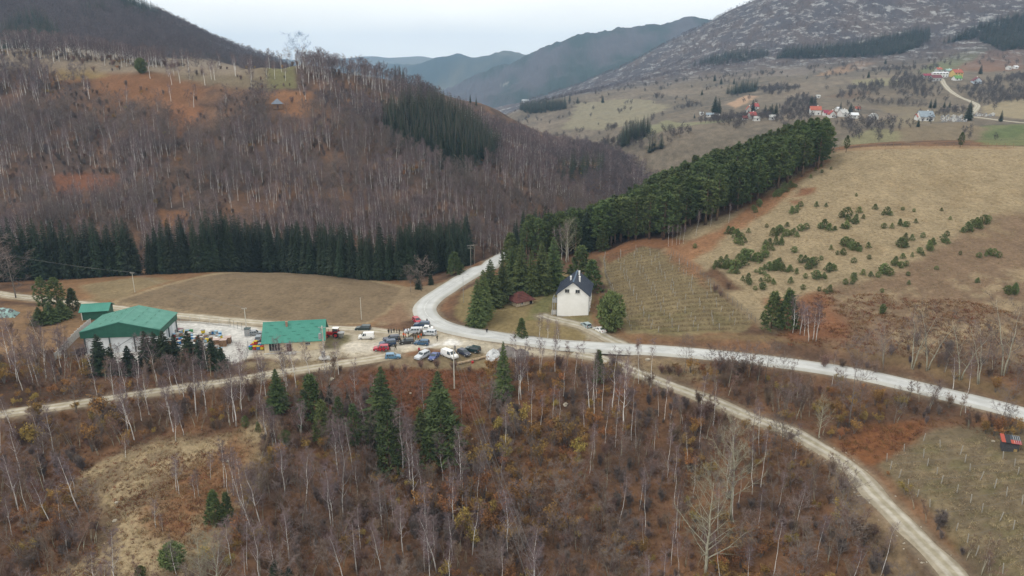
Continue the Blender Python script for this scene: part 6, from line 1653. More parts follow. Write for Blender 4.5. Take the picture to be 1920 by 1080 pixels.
wire(t4 + V3((.5, 0, .1)), t5 + V3((.5, 0, .1)), 1.0, 'power line over the ploughed field, near strand'); wire(t4 + V3((-.5, 0, .1)), t5 + V3((-.5, 0, .1)), 1.0, 'power line over the ploughed field, far strand')
wire(t4 + V3((.4, 0, .1)), t4 + V3((-62, 14, 5)), 1.0, 'power line before the spruce row, left of the thin pole'); wire(t4 + V3((-.4, 0, .1)), t4 + V3((-62, 15.5, 5)), 1.0, 'second power line before the spruce row')

# concrete panel wall left of the warehouse, stepped downhill
a, b = spot(172, 612), spot(104, 676); n = 11
o = thing('panel_wall', 'stepped concrete panel wall running down left of the warehouse', 'wall', (a[0], a[1], 0), 0)
th = math.atan2(b[1] - a[1], b[0] - a[0]); Ls = float(np.hypot(*(b - a)[:2])) / n
for i in range(n):
    m_ = (a + (b - a) * (i + .5) / n); zt = float(ground_z(m_[0], m_[1]))
    mb = MB(); mb.box((0, 0, .5), (Ls - .06, .14, 3.0)); s = link('panel', mb.mesh('panel', m_conc), o, (m_[0] - a[0], m_[1] - a[1], max(zt, -3) + .4 - .05 * i), th)
    mb = MB(); mb.box((Ls / 2, 0, .55), (.2, .22, 3.2)); link('post', mb.mesh('post', m_conc), s)
def fence(pl, label, h, step, m, name='wire_fence', rails=(.95, .5, .1), foot=False, mr=None, r=.04):
    P = densify(spots(pl), step)
    o = thing(name, label, 'fence', tuple(P[0]), 0)
    post = MB().tube([(0, 0, -.3), (0, 0, h)], [r, r], 5).mesh('post', m)
    for q in P: link('post', post, o, tuple(q - P[0]))
    for f in rails:
        mb = MB(); mb.tube([tuple(q - P[0] + np.array([0, 0, h * f])) for q in P], [.02] * len(P), 4); link('rail', mb.mesh('rail', mr or m), o)
    if foot:
        mb = MB()
        for i in range(len(P) - 1):
            d = P[i + 1] - P[i]; L_ = float(np.hypot(d[0], d[1])); mb.box(tuple((P[i] + P[i + 1]) / 2 - P[0] + np.array([0, 0, .1])), (L_, .2, .6), 0, math.atan2(d[1], d[0]))
        link('footing', mb.mesh('footing', m_conc), o)
    return o
fence([(322, 604), (375, 606), (430, 612)], 'wire fence on a concrete footing along the field track', 2.2, 2.6, m_steel, foot=True)
fence([(432, 612), (446, 617), (462, 622)], 'short wire fence ending at the grey kiosk', 2.2, 2.4, m_dsteel)
fence([(466, 655), (464, 668), (460, 678)], 'wire fence left of the green roofed shop', 2.4, 2.4, m_dsteel)
fence([(1562, 281), (1600, 277.5), (1660, 276), (1740, 275.5), (1820, 275), (1900, 276)], 'line of fence posts along the crest of the grass hill', 1.7, 3.2, m_woodb, 'post_fence', (.9, .5), r=.07)
vf = fence([(1258, 474), (1300, 505), (1345, 545), (1390, 582), (1416, 606)], 'net fence along the upper side of the vineyard', 1.9, 2.2, m_woodg, 'net_fence', (.95, .6, .3), mr=m_dsteel, r=.07)
fence([(1132, 490), (1136, 520), (1146, 548)], 'row of posts along the house side of the vineyard', 1.9, 2.4, m_woodg, 'post_fence', (.9,), r=.07)

# grey kiosk, crates, hives, timber
q = spot(465, 629)
o = thing('grey_kiosk', 'grey sheet metal kiosk at the foot of the yard power pole', 'kiosk', tuple(q), .1)
mb = MB(); mb.box((0, 0, 1.0), (1.5, 1.3, 2.1)); link('cabinet', mb.mesh('cabinet', m_steel), o)
mb = MB(); mb.box((0, 0, 2.12), (1.7, 1.5, .12)); link('lid', mb.mesh('lid', m_dsteel), o)
for s in (-.36, .36):
    mb = MB(); mb.box((s, -.68, 1.0), (.68, .05, 1.8)); link('door', mb.mesh('door', m_steel), o)
HC_ = {'red': (.45, .04, .03), 'yellow': (.62, .46, .03), 'blue': (.045, .20, .50), 'green': (.06, .26, .10), 'white': (.66, .66, .62), 'orange': (.58, .20, .03), 'pale blue': (.30, .48, .62), 'grey': (.34, .33, .32), 'lime': (.36, .50, .06), 'brown': (.22, .12, .07)}
hm = {k: mat(k + ' paint', v, tuple(c * .75 for c in v), 3, .7) for k, v in HC_.items()}
hbox, hlid, hfoot = {}, {}, MB().box((0, 0, .08), (.5, .5, .16)).mesh('stand', m_woodg)
for k, m_ in hm.items():
    hbox[k] = MB().box((0, 0, .48), (.62, .6, .64)).box((0, -.34, .25), (.5, .1, .06)).mesh('box', m_); 
hl = {k: MB().box((0, 0, .84), (.72, .7, .1)).mesh('lid', hm[k]) for k in hm}
def hive(x, y, z, k, k2, label, group, rz):
    o = thing('beehive', label, 'beehive', (x, y, z), rz, group)
    link('stand', hfoot, o); link('box', hbox[k], o); link('lid', hl[k2], o)
    o.scale = (1.25,) * 3
q0 = spot(482, 656); ks = ['green', 'red', 'blue', 'yellow', 'orange', 'red', 'blue', 'green', 'yellow']
for i, k in enumerate(ks):
    hive(q0[0] - 1.6 + (i % 4) * 1.0, q0[1] + (i // 4) * 1.3, q0[2] + (.95 if i >= 4 and i % 2 else 0), k, rnd.choice(['red', 'yellow', 'blue']), '%s hive box left of the green roofed shop, %s' % (k, ['in front at the end', 'in front, second', 'in front, third', 'in front, last', 'middle row, first', 'middle row, raised', 'middle row, third', 'middle row, raised at the wall', 'at the back'][i]), None, rnd.uniform(-.2, .2))
cols = list(HC_)
for i in range(95):
    px = rnd.uniform(316, 414); py = rnd.uniform(626, 662) - (414 - px) * .03
    q = spot(px, py); k = rnd.choice(['white', 'white', 'grey', 'grey', 'grey', 'brown', 'brown', 'blue', 'pale blue', 'green', 'yellow', 'red', 'pale blue', 'grey'])
    hive(q[0], q[1], q[2], k, rnd.choice(['grey', 'white', 'white', 'pale blue', 'brown', 'grey', k, k]), '%s hive box among the crowded boxes behind the yard spruces' % k, 'boxes crowded behind the yard spruces', rnd.uniform(-.5, .5))
q = spot(420, 648)
for i in range(3):
    o = thing('wooden_crate', ['large wooden crate at the end of the box rows', 'wooden crate behind the large one in the yard', 'wooden crate beside the last yard spruce'][i], 'crate', (q[0] + [0, .4, -1.9][i], q[1] + [0, 2.0, .2][i], q[2]), .15)
    mb = MB(); mb.box((0, 0, .9), (1.6, 1.5, 1.6)); link('side', mb.mesh('side', m_brown), o)
    for k in range(6):
        mb = MB(); mb.box((-.72 + k * .29, -.78, .9), (.24, .05, 1.75)); link('plank', mb.mesh('plank', m_woodb), o)
    mb = MB(); mb.box((0, 0, 1.76), (1.75, 1.65, .08)); link('lid', mb.mesh('lid', mat('pinkish board', (.40, .30, .27), (.5, .4, .36), 3, .8)), o)
q = spot(321, 622); o = thing('maroon_tarp', 'flat maroon tarpaulin on the yard beside the warehouse corner', 'tarpaulin', tuple(q + np.array([0, 0, .02])), .1)
mb = MB(); nx_, ny_ = 9, 9
for j in range(ny_):
    for i in range(nx_): mb.v.append((-2.6 + 5.2 * i / 8, -2.6 + 5.2 * j / 8, .08 + .12 * float(perlin(i * .7, j * .7)) + .06))
for j in range(8):
    for i in range(8): mb.f.append((j * 9 + i, j * 9 + i + 1, (j + 1) * 9 + i + 1, (j + 1) * 9 + i)); mb.m.append(0)
link('sheet', mb.mesh('sheet', mat('maroon tarpaulin', (.20, .085, .105), (.26, .12, .14), 1.5, .7), True), o)
q = spot(324, 616); o = thing('wheelbarrow', 'dark wheelbarrow standing on the gravel by the warehouse', 'wheelbarrow', tuple(q), .2)
mb = MB(); mb.add([(-.9, -.4, .45), (.7, -.4, .45), (.7, .4, .45), (-.9, .4, .45), (-1.2, -.6, .95), (1.0, -.6, .95), (1.0, .6, .95), (-1.2, .6, .95)], [(0, 3, 2, 1), (0, 1, 5, 4), (1, 2, 6, 5), (2, 3, 7, 6), (3, 0, 4, 7)]); link('tray', mb.mesh('tray', m_black), o)
mb = MB(); mb.tube([(-1.1, -.06, .3), (-1.1, .06, .3)], [.3, .3], 12); link('wheel', mb.mesh('wheel', m_black), o)
for s in (-1, 1):
    mb = MB(); mb.tube([(-1.1, s * .12, .3), (.6, s * .4, .45), (1.6, s * .45, .9)], [.04] * 3, 5); link('handle', mb.mesh('handle', m_steel), o)
# rubble and boards behind the panel wall
q = spot(140, 665)
for i in range(12):
    mb = MB(); L_ = rnd.uniform(1.5, 4); mb.box((0, 0, .15), (L_, rnd.uniform(.2, .9), rnd.uniform(.1, .35)))
    x, y = q[0] + rnd.uniform(-2, 7), q[1] + rnd.uniform(-1, 8)
    tag(link('scrap_board', mb.mesh('scrap_board', rnd.choice([m_woodd, m_conc, m_steel, m_woodg])), None, (x, y, float(ground_z(x, y)) + .02 * i), rnd.uniform(0, 3)), 'scrap board lying between panel wall and warehouse', 'board', 'scrap boards behind the warehouse')
q = spot(147, 668); o = thing('black_container', 'black open container beside the panel wall', 'container', (q[0] + 1, q[1] + 2, q[2]), .9)
mb = MB(); mb.box((0, 0, .1), (4.6, 1.9, .12)); mb.box((-2.25, 0, .8), (.1, 1.9, 1.4)); mb.box((2.25, 0, .8), (.1, 1.9, 1.4)); link('floor_and_ends', mb.mesh('ends', m_black), o)
for s in (-1, 1):
    mb = MB(); mb.box((0, s * .92, .8), (4.5, .08, 1.4)); link('side', mb.mesh('side', m_black), o)
# heaps of gravel, log, bucket
def heap(px, py, r, h, label, m, sq=1.0):
    q = spot(px, py); mb = MB(); n, k = 26, 9
    for j in range(k + 1):
        for i in range(n):
            a = i / n * 6.283; t_ = j / k; rr = r * t_ * (1 + .18 * float(perlin(math.cos(a) * 1.7 + px, math.sin(a) * 1.7)))
            mb.v.append((rr * math.cos(a), rr * math.sin(a) * sq, h * (1 - t_ ** 1.6) * (1 + .45 * float(perlin(i * .5, j * .6 + px))) - (.35 if j == k else 0)))
    for j in range(k):
        for i in range(n): mb.f.append((j * n + i, (j + 1) * n + i, (j + 1) * n + (i + 1) % n, j * n + (i + 1) % n)); mb.m.append(0)
    tag(link('gravel_heap', mb.mesh('gravel_heap', m), None, (q[0], q[1] + r * .3, q[2] - .05)), label, 'heap')
heap(926, 671, 2.6, 2.1, 'white heap of crushed stone at the car park edge', mat('white crushed stone', (.40, .41, .42), (.74, .75, .76), 1.6, .95, .25, 5, detail=8))
heap(950, 662, 3.2, 1.6, 'dark grey gravel heap beside the narrow spruce', mat('dark gravel', (.14, .125, .12), (.23, .205, .19), 3, .95, .1, 6))
heap(977, 668, 2.8, 1.6, 'second dark gravel heap beside the tarmac road', bpy.data.materials['dark gravel'])
a, b = spot(858, 684), spot(911, 671); d = (b - a); mid = (a + b) / 2
mb = MB(); pts = [tuple(a - mid + d * i / 9 + np.array([0, 0, .32 + .05 * math.sin(i * 1.7)])) for i in range(10)]; mb.tube(pts, [.36 + .05 * math.sin(i * 2.3) for i in range(10)], 9)
o = thing('felled_log', 'long felled log lying below the parked cars', 'log', tuple(mid), 0); link('stem', mb.mesh('stem', mat('pale split wood', (.26, .19, .12), (.42, .33, .23), 2, .95, .03, 5)), o)
mb = MB(); mb.tube([(0, 0, .5), (.3, -.5, .8)], [.1, .06], 6); link('branch_stub', mb.mesh('branch_stub', m_woodg), o)
q = spot(886, 681); o = thing('red_bucket', 'red bucket beside the felled log', 'bucket', tuple(q), 0)
mb = MB(); mb.tube([(0, 0, 0), (0, 0, .55)], [.28, .36], 12); link('body', mb.mesh('body', m_red), o); mb = MB(); mb.tube([(math.cos(t_) * .36, 0, .55 + math.sin(t_) * .3) for t_ in np.linspace(0, 3.14, 7)], [.02] * 7, 4); link('handle', mb.mesh('handle', m_steel), o)
q = spot(3, 592); o = thing('covered_heap', 'heap under torn turquoise tarpaulin at the left edge', 'heap', tuple(q), .3)
mb = MB(); 
for j in range(8):
    for i in range(10): mb.v.append((-4 + 8 * i / 9, -2.5 + 5 * j / 7, 2.6 * math.sin(math.pi * i / 9) ** .5 * math.sin(math.pi * j / 7) ** .5 + .5 * float(perlin(i * .8, j * .9)) * math.sin(math.pi * i / 9) - .2))
for j in range(7):
    for i in range(9): mb.f.append((j * 10 + i, j * 10 + i + 1, (j + 1) * 10 + i + 1, (j + 1) * 10 + i)); mb.m.append(0)
link('tarpaulin', mb.mesh('tarpaulin', mat('torn turquoise sheet', (.10, .10, .10), (.28, .42, .40), .9, .6, ramp=(.45, .52))), o)

# stones along the lower road and scattered pale rocks
rk = []
for i in range(4):
    mb = MB(); bmv = [rdir() * rv(.75, 1.15) for _ in range(0)]
    n, k = 7, 5
    for j in range(k + 1):
        for q_ in range(n):
            a = q_ / n * 6.283; f = math.pi * j / k; s = 1 + .3 * rv(-1, 1)
            mb.v.append((math.sin(f) * math.cos(a) * s, math.sin(f) * math.sin(a) * s * .8, math.cos(f) * .6 * s))
    for j in range(k):
        for q_ in range(n): mb.f.append((j * n + q_, (j + 1) * n + q_, (j + 1) * n + (q_ + 1) % n, j * n + (q_ + 1) % n)); mb.m.append(0)
    rk.append(mb.mesh('rock', mat('pale limestone', (.33, .29, .23), (.50, .45, .37), 2, .95) if i == 0 else bpy.data.materials['pale limestone']))
for px, py, s, lb, gr in [(220, 943, .5, 'pale rock in the middle of the clearing', None), (215, 977, .5, 'pale rock lower in the clearing', None), (724, 765, .5, 'white rock under the largest fir', None), (1060, 760, .7, 'white rock in the gully below the junction', None), (1215, 675, .7, 'pale rock on the verge below the tarmac', None), (770, 738, .35, 'white rock on the rust glade', None), (886, 824, .35, 'white rock below the power line', None), (622, 712, .6, 'pale rock on the bank under the track', None), (1000, 686, .3, 'small white stone below the junction', None), (1862, 828, .35, 'pale stone on a post stump left of the little shed', None), (1143, 619, .5, 'pale rock by the house drive', None), (427, 865, .45, 'pale rock beside the thin birches', None)]:
    q = spot(px, py); r_ = link('rock', rnd.choice(rk), None, (q[0], q[1], q[2] + s * .25), rnd.uniform(0, 6)); r_.scale = (s,) * 3; tag(r_, lb, 'rock', gr)
P, w = ROADS['right']
T = np.gradient(P[:, :2], axis=0); T /= np.linalg.norm(T, axis=1)[:, None]
for i in range(90):
    k = rnd.randint(len(P) // 3, len(P) - 1); side = 1 if rnd.random() < .85 else -1; off = (w / 2 + .4 + abs(rnd.gauss(0, .9))) * side
    x, y = P[k, 0] + T[k, 1] * off * -1 * -1, P[k, 1] - T[k, 0] * off * -1 * -1
    s = rnd.uniform(.07, .24); r_ = link('rock', rnd.choice(rk), None, (x, y, float(ground_z(x, y)) + s * .2), rnd.uniform(0, 6)); r_.scale = (s,) * 3
    tag(r_, 'pale stone on the verge of the lower gravel road', 'rock', 'stones along the lower gravel road')

# ------------------------------------------------------------------ vineyards: rows with posts, a wire and cut vines
m_vine = mat('bare vine canes', (0.115, 0.082, 0.052), (0.18, 0.130, 0.078), 3, .95)
post_me = MB().tube([(0, 0, -.3), (0, 0, 1.9)], [.085, .075], 5).mesh('post', mat('pale vineyard post', (.29, .275, .25), (.40, .38, .345), 2, .9))
ORD = 'first second third fourth fifth sixth seventh eighth ninth tenth eleventh twelfth thirteenth fourteenth fifteenth sixteenth seventeenth eighteenth nineteenth twentieth twenty-first twenty-second twenty-third twenty-fourth twenty-fifth twenty-sixth twenty-seventh twenty-eighth twenty-ninth thirtieth thirty-first thirty-second thirty-third thirty-fourth thirty-fifth thirty-sixth'.split()
def vineyard(poly, da, db, sp, gap, label, group, hv=1.0):
    P = wpoly(poly); d = (db - da)[:2]; d = d / np.hypot(*d); nrm = np.array([-d[1], d[0]])
    s = P @ nrm; t = P @ d
    row = s.min() + sp / 2; cnt = 0
    while row < s.max():
        ts = np.arange(t.min(), t.max(), .5); X = nrm[0] * row + d[0] * ts; Y = nrm[1] * row + d[1] * ts
        k = inside(P, X, Y)
        if k.sum() > 6:
            X, Y, tt = X[k], Y[k], ts[k]; Zz = ground_z(X, Y); cnt += 1
            o = thing('vine_row', label % ORD[min(cnt, len(ORD)) - 1], 'vine row', (X[0], Y[0], Zz[0]), 0, group)
            mb = MB()
            for x, y, z in zip(X, Y, Zz):
                if rnd.random() < (.06 if hv == 1 else .55): continue
                for q in range(9 if hv == 1 else 5):
                    dd = Vector((d[0] * rnd.uniform(-1, 1), d[1] * rnd.uniform(-1, 1), rnd.uniform(.2, 1.4))).normalized()
                    tri(mb, Vector((x - X[0] + rnd.uniform(-.2, .2), y - Y[0] + rnd.uniform(-.3, .3), z - Zz[0] + rnd.uniform(-.05, .55) * hv)), dd, rdir(), rnd.uniform(.4, 1.0) * hv, .075)
            link('vines', mb.mesh('vines', m_vine), o)
            ph = rnd.uniform(0, gap); last = -99
            for x, y, z, q in zip(X, Y, Zz, tt):
                if q - last > gap * rnd.uniform(.85, 1.2):
                    last = q; p = link('post', post_me, o, (x - X[0], y - Y[0], z - Zz[0])); p.rotation_euler = (rnd.uniform(-.12, .12), rnd.uniform(-.12, .12), 0); p.scale = (1, 1, rnd.uniform(.8, 1.1))
            mb = MB(); mb.tube([(x - X[0], y - Y[0], z - Zz[0] + 1.2) for x, y, z in zip(X[::6], Y[::6], Zz[::6])] + [(X[-1] - X[0], Y[-1] - Y[0], Zz[-1] - Zz[0] + 1.2)], [.012] * (len(X[::6]) + 1), 3); link('wire', mb.mesh('wire', m_wire), o)
        row += sp
vineyard([(1132, 480), (1208, 465), (1256, 476), (1330, 532), (1412, 605), (1398, 617), (1270, 626), (1184, 621), (1152, 560), (1132, 516)], spot(1180, 610), spot(1380, 598), 2.6, 5.5, '%s vine row from the bottom of the vineyard by the white house', 'vine rows of the vineyard by the white house')
vineyard([(1655, 868), (1700, 842), (1760, 812), (1880, 855), (2000, 900), (2000, 1100), (1900, 1100), (1795, 1000), (1710, 925)], spot(1700, 900), spot(1900, 880), 3.0, 6.5, '%s vine row from the bottom in the plot of leaning posts at lower right', 'vine rows of the plot at lower right', .6)

# ------------------------------------------------------------------ cars
def car_mesh(L, W, H, shape):
    """body shell as lofted sections; returns body, glass"""
    hb, hood, tail = .62 * H if shape != 'van' else .60 * H, .27, .06
    P = {'hatch': [(-.5, .34, .50), (-.485, .55, .62), (-.44, .62, .97), (-.32, .60, 1.0), (.05, .60, .985), (.23, .62, .63), (.42, .60, .56), (.5, .40, .42)],
         'suv':   [(-.5, .36, .52), (-.49, .58, .66), (-.46, .64, .97), (-.34, .64, 1.0), (.06, .64, .985), (.19, .66, .67), (.43, .62, .60), (.5, .42, .46)],
         'sedan': [(-.5, .36, .50), (-.485, .60, .64), (-.34, .64, .70), (-.20, .64, .97), (.06, .62, 1.0), (.22, .62, .66), (.43, .58, .56), (.5, .40, .44)],
         'van':   [(-.5, .40, .55), (-.495, .55, .94), (-.47, .55, .99), (-.2, .55, 1.0), (.18, .55, .99), (.32, .52, .60), (.46, .48, .50), (.5, .36, .40)]}[shape]
    body, glass = MB(), MB()
    rings = []
    for x, belt, top in P:
        cab = top > max(belt, .6) + .12
        yb = W / 2; yt = W / 2 * (.80 if cab else .93)
        zl = .17 * H
        bt = belt * H if cab else top * H * .96
        rings.append([(x * L, -yb * .96, zl), (x * L, -yb, .36 * H), (x * L, -yb * .985, bt), (x * L, -yt, top * H), (x * L, yt, top * H), (x * L, yb * .985, bt), (x * L, yb, .36 * H), (x * L, yb * .96, zl)])
    n = 8
    for r in rings: body.v.extend(r)
    for i in range(len(rings) - 1):
        for k in range(n):
            body.f.append((i * n + k, (i + 1) * n + k, (i + 1) * n + (k + 1) % n, i * n + (k + 1) % n)); body.m.append(0)
    body.f.append(tuple(range(n))); body.m.append(0); body.f.append(tuple(range((len(rings) - 1) * n + n - 1, (len(rings) - 1) * n - 1, -1))); body.m.append(0)
    # side glass, windscreen and rear glass as thin plates standing 12 mm proud of the shell
    cabs = [i for i, (x, b, t_) in enumerate(P) if t_ > max(b, .6) + .12]
    i0, i1 = cabs[0], cabs[-1]
    def plate(q):
        glass.slab(q, .03)
    wins = []
    for s in (0, 1):
        lo, hi = (2, 3) if s == 0 else (5, 4)
        sg = -1 if s == 0 else 1
        xa, xb = rings[i0][lo][0] + .05 * L * .5, rings[i1][lo][0]
        front_x = rings[i1 + 1][lo][0]
        zlo = rings[i1][lo][2] + .03; zhi = rings[i1][hi][2] - .09
        ylo = abs(rings[i1][lo][1]) ; yhi = abs(rings[i1][hi][1]) + (abs(rings[i1][lo][1]) - abs(rings[i1][hi][1])) * .15
        segs = 3 if shape != 'van' else 2
        X0, X1 = (xa, xb - .02 * L) if shape != 'van' else (xb - .18 * L, xb)
        for j in range(segs):
            a, b = X0 + (X1 - X0) * j / segs + .04, X0 + (X1 - X0) * (j + 1) / segs - .04
            b_lo = b + (.08 * L if j == segs - 1 else 0)
            q = [(a, sg * (ylo + .012), zlo), (b_lo, sg * (ylo + .012), zlo), (b, sg * (yhi + .012), zhi), (a, sg * (yhi + .012), zhi)]
            wins.append(q if sg < 0 else q[::-1])
    def quad_between(ra, rb, f0, f1, inset):
        A0, A1 = Vector(ra[3]), Vector(ra[4]); B0, B1 = Vector(rb[2 if rb[3][2] < ra[3][2] * .85 else 3]), Vector(rb[5 if rb[3][2] < ra[3][2] * .85 else 4])
        B0 = Vector((B0.x, -abs(A0.y) * 1.08, rb[3][2])); B1 = Vector((B1.x, abs(A0.y) * 1.08, rb[3][2]))
        nrm = (B0 - A0).cross(A1 - A0).normalized()
        if nrm.z < 0: nrm = -nrm
        off = nrm * .015
        return [tuple(A0.lerp(B0, f0).lerp(A1.lerp(B1, f0), inset) + off), tuple(A0.lerp(B0, f1).lerp(A1.lerp(B1, f1), inset) + off), tuple(A1.lerp(B1, f1).lerp(A0.lerp(B0, f1), inset) + off), tuple(A1.lerp(B1, f0).lerp(A0.lerp(B0, f0), inset) + off)]
    ws = quad_between(rings[i1], rings[i1 + 1], .1, .95, .05)
    rg = quad_between(rings[i0], rings[i0 - 1], .12, .9, .08)
    return body, wins, ws, rg
m_lamp = mat('headlamp', (.62, .62, .58), rough=.2, spec=.6); m_tail = mat('tail lamp', (.32, .02, .02), rough=.3); m_rim = mat('wheel rim', (.42, .42, .43), rough=.4, metal=.4); m_plate = mat('number plate', (.66, .66, .64), rough=.6); m_trim = mat('black trim', (.02, .02, .022), rough=.6)
m_carglass = mat('car glass', (.03, .045, .055), rough=.08, spec=.7)
_carcache = {}
def car_paint(c):
    if c not in _carcache: _carcache[c] = mat('car paint %d' % len(_carcache), c, rough=.3, spec=.5, coat=.5)
    return _carcache[c]
_shapes = {}
tyre_me = MB().tube([(0, -.1, 0), (0, .1, 0)], [.32, .32], 16).mesh('tyre', m_black, False); rim_me = MB().tube([(0, -.108, 0), (0, .108, 0)], [.2, .2], 10).mesh('rim', m_rim)
def car(px, py, shape, col, head, label, name='parked_car', cat='car', doors=False, sc=1.0):
    L, W, H = {'hatch': (4.0, 1.72, 1.48), 'suv': (4.6, 1.85, 1.72), 'sedan': (4.5, 1.75, 1.44), 'van': (4.4, 1.85, 1.9)}[shape]
    if sc != 1: L, W, H = L * sc, W * (1 + (sc - 1) * .4), H * (1 + (sc - 1) * .6)
    q = spot(px, py)
    th = math.radians(head)
    o = thing(name, label, cat, (q[0], q[1], q[2] + .01), th)
    key = (shape, sc, col)
    if key not in _shapes:
        b, wins, ws, rg = car_mesh(L, W, H, shape)
        _shapes[key] = (b.mesh('body', car_paint(col)), [MB().slab(w_, .03).mesh('side_window', m_carglass) for w_ in wins], MB().slab(ws, .03).mesh('windscreen', m_carglass), MB().slab(rg, .03).mesh('rear_window', m_carglass))
    b, wins, ws, rg = _shapes[key]
    link('body', b, o)
    for w_ in wins: link('side_window', w_, o)
    link('windscreen', ws, o); link('rear_window', rg, o)
    for sx in (-.31, .32):
        for sy in (-1, 1):
            t_ = link('wheel', tyre_me, o, (sx * L, sy * (W / 2 - .09), .32)); link('rim', rim_me, t_)
    for sy in (-1, 1):
        mb = MB(); mb.box((L * .487, sy * W * .36, .50 * H * .92), (.12, .34, .15)); link('headlight', mb.mesh('headlight', m_lamp), o)
        mb = MB(); mb.box((-L * .497, sy * W * .40, .56 * H), (.06, .2, .3)); link('taillight', mb.mesh('taillight', m_tail), o)
        mb = MB(); mb.box((L * .16, sy * (W / 2 + .07), .64 * H), (.14, .2, .13)); link('mirror', mb.mesh('mirror', m_trim), o)
    for s in (-1, 1):
        mb = MB(); mb.box((s * L * .497, 0, .27 * H), (.1, W * .9, .16)); link('bumper', mb.mesh('bumper', m_trim if col[0] < .5 else car_paint(col)), o)
        mb = MB(); mb.box((s * (L * .497 + .056), 0, .3 * H), (.012, .5, .11)); link('number_plate', mb.mesh('number_plate', m_plate), o)
    if doors:
        for x, a in ((.12 * L, 1.0), (-.10 * L, 1.0)):
            mb = MB(); mb.box((-.45, 0, .58), (.9, .07, .75)); mb.box((-.45, 0, 1.15), (.85, .05, .45))
            d = link('open_door', mb.mesh('open_door', car_paint(col)), o, (x, W / 2 + .02, .05)); d.rotation_euler = (0, 0, -a)
    return o
NAVY, DBL, BLK, SIL, WH, REDC, LBL, BLU2, DGR, MBL = (.016, .022, .05), (.02, .05, .11), (.012, .012, .014), (.50, .53, .57), (.76, .76, .75), (.42, .016, .04), (.12, .26, .40), (.03, .06, .22), (.014, .034, .036), (.03, .10, .20)
car(681, 619.5, 'suv', DGR, 178, 'dark green off-roader on the field track, apart from the other cars', sc=.95)
car(687, 635, 'van', WH, 186, 'white panel van left of the parked group', 'parked_van', 'van', sc=.97)
car(734, 640, 'suv', NAVY, 196, 'dark blue car behind the dark estate, left of the crowd')
car(727, 648, 'suv', DBL, 194, 'dark estate car between the red car and the dark blue car', sc=.97)
car(715, 656.5, 'hatch', REDC, 186, 'red hatchback with both near side doors open', doors=True, sc=1.05)
car(737, 672, 'hatch', LBL, 9, 'light blue hatchback on the gravel track below the others')
car(763, 644, 'hatch', BLK, 192, 'black hatchback in front of the crowd')
car(791, 646, 'hatch', MBL, 172, 'blue hatchback in front of the crowd, nearest the road')
car(773, 625, 'suv', SIL, 184, 'long silver off-roader behind the crowd')
car(791, 613, 'suv', DBL, 176, 'dark blue car behind the white car by the bend')
car(798, 619.5, 'sedan', WH, 178, 'white saloon between silver estate and blue car by the bend')
car(804, 628, 'suv', SIL, 166, 'silver estate car at the crowd, beside the road', sc=.92)
car(782, 604.5, 'hatch', REDC, -62, 'red hatchback parked at the edge of the bend')
car(792, 671, 'suv', SIL, 236, 'silver estate in the front row, leftmost', sc=.98)
car(814, 672, 'sedan', BLU2, 254, 'blue saloon in the front row facing the woods')
car(843, 670, 'van', WH, 318, 'white minibus in the front row', 'parked_minibus', 'minibus', sc=1.12)
car(870, 665, 'hatch', NAVY, 314, 'dark blue hatchback right of the white minibus')
car(886, 659, 'suv', DGR, 152, 'dark off-roader at the right end of the front row', sc=.95)
car(1099, 613, 'hatch', (.34, .42, .44), 112, 'silver hatchback on the drive of the white house')
car(1124, 621.5, 'sedan', WH, 122, 'white saloon on the drive of the white house', sc=.92)
car(486, 637, 'hatch', (.16, .20, .24), 100, 'grey car half hidden behind the green roofed shop')
car(479, 628, 'hatch', (.24, .26, .28), 20, 'grey car beside the grey kiosk', sc=.9)

# --- tractor
q = spot(626, 632); o = thing('tractor', 'red tractor with white cab roof and grey drum behind it', 'tractor', tuple(q), math.radians(178))
mb = MB(); mb.box((1.1, 0, 1.15), (2.0, .85, .75)); mb.box((2.05, 0, 1.05), (.25, .8, .6)); mb.box((.2, 0, .8), (2.6, .6, .4)); link('bonnet', mb.mesh('bonnet', m_red), o)
for sy in (-1, 1):
    mb = MB(); mb.tube([(-.8, sy * .7, .85), (-.8, sy * 1.15, .85)], [.85, .85], 18); w_ = link('wheel', mb.mesh('wheel', m_black), o); mb = MB(); mb.tube([(-.8, sy * .69, .85), (-.8, sy * 1.17, .85)], [.42, .42], 12); link('rim', mb.mesh('rim', m_red), w_)
    mb = MB(); mb.tube([(1.6, sy * .6, .5), (1.6, sy * .9, .5)], [.5, .5], 16); w_ = link('wheel', mb.mesh('wheel', m_black), o); mb = MB(); mb.tube([(1.6, sy * .59, .5), (1.6, sy * .92, .5)], [.25, .25], 10); link('rim', mb.mesh('rim', m_red), w_)
    mb = MB(); mb.tube([(-1.75 * math.cos(t_) * .55 - .8, sy * .92, .85 + .95 * math.sin(t_)) for t_ in np.linspace(.2, 2.9, 8)], [.12] * 8, 5); link('mudguard', mb.mesh('mudguard', m_red), o)
mb = MB(); mb.box((-.6, 0, 2.68), (1.7, 1.5, .14)); link('cab_roof', mb.mesh('cab_roof', m_white), o)
mb = MB(); mb.box((-.6, 0, 2.0), (1.4, 1.3, 1.2)); link('cab', mb.mesh('cab', m_carglass), o)
for sx in (-1.3, .1):
    for sy in (-.66, .66):
        mb = MB(); mb.box((sx, sy, 2.0), (.08, .08, 1.3)); link('cab_pillar', mb.mesh('cab_pillar', m_red), o)
mb = MB(); mb.tube([(1.3, .3, 1.5), (1.3, .3, 2.4)], [.05, .05], 6); link('exhaust', mb.mesh('exhaust', m_black), o)
q = spot(640, 634); o = thing('spreader_drum', 'grey cone shaped spreader behind the red tractor', 'spreader', tuple(q), 0)
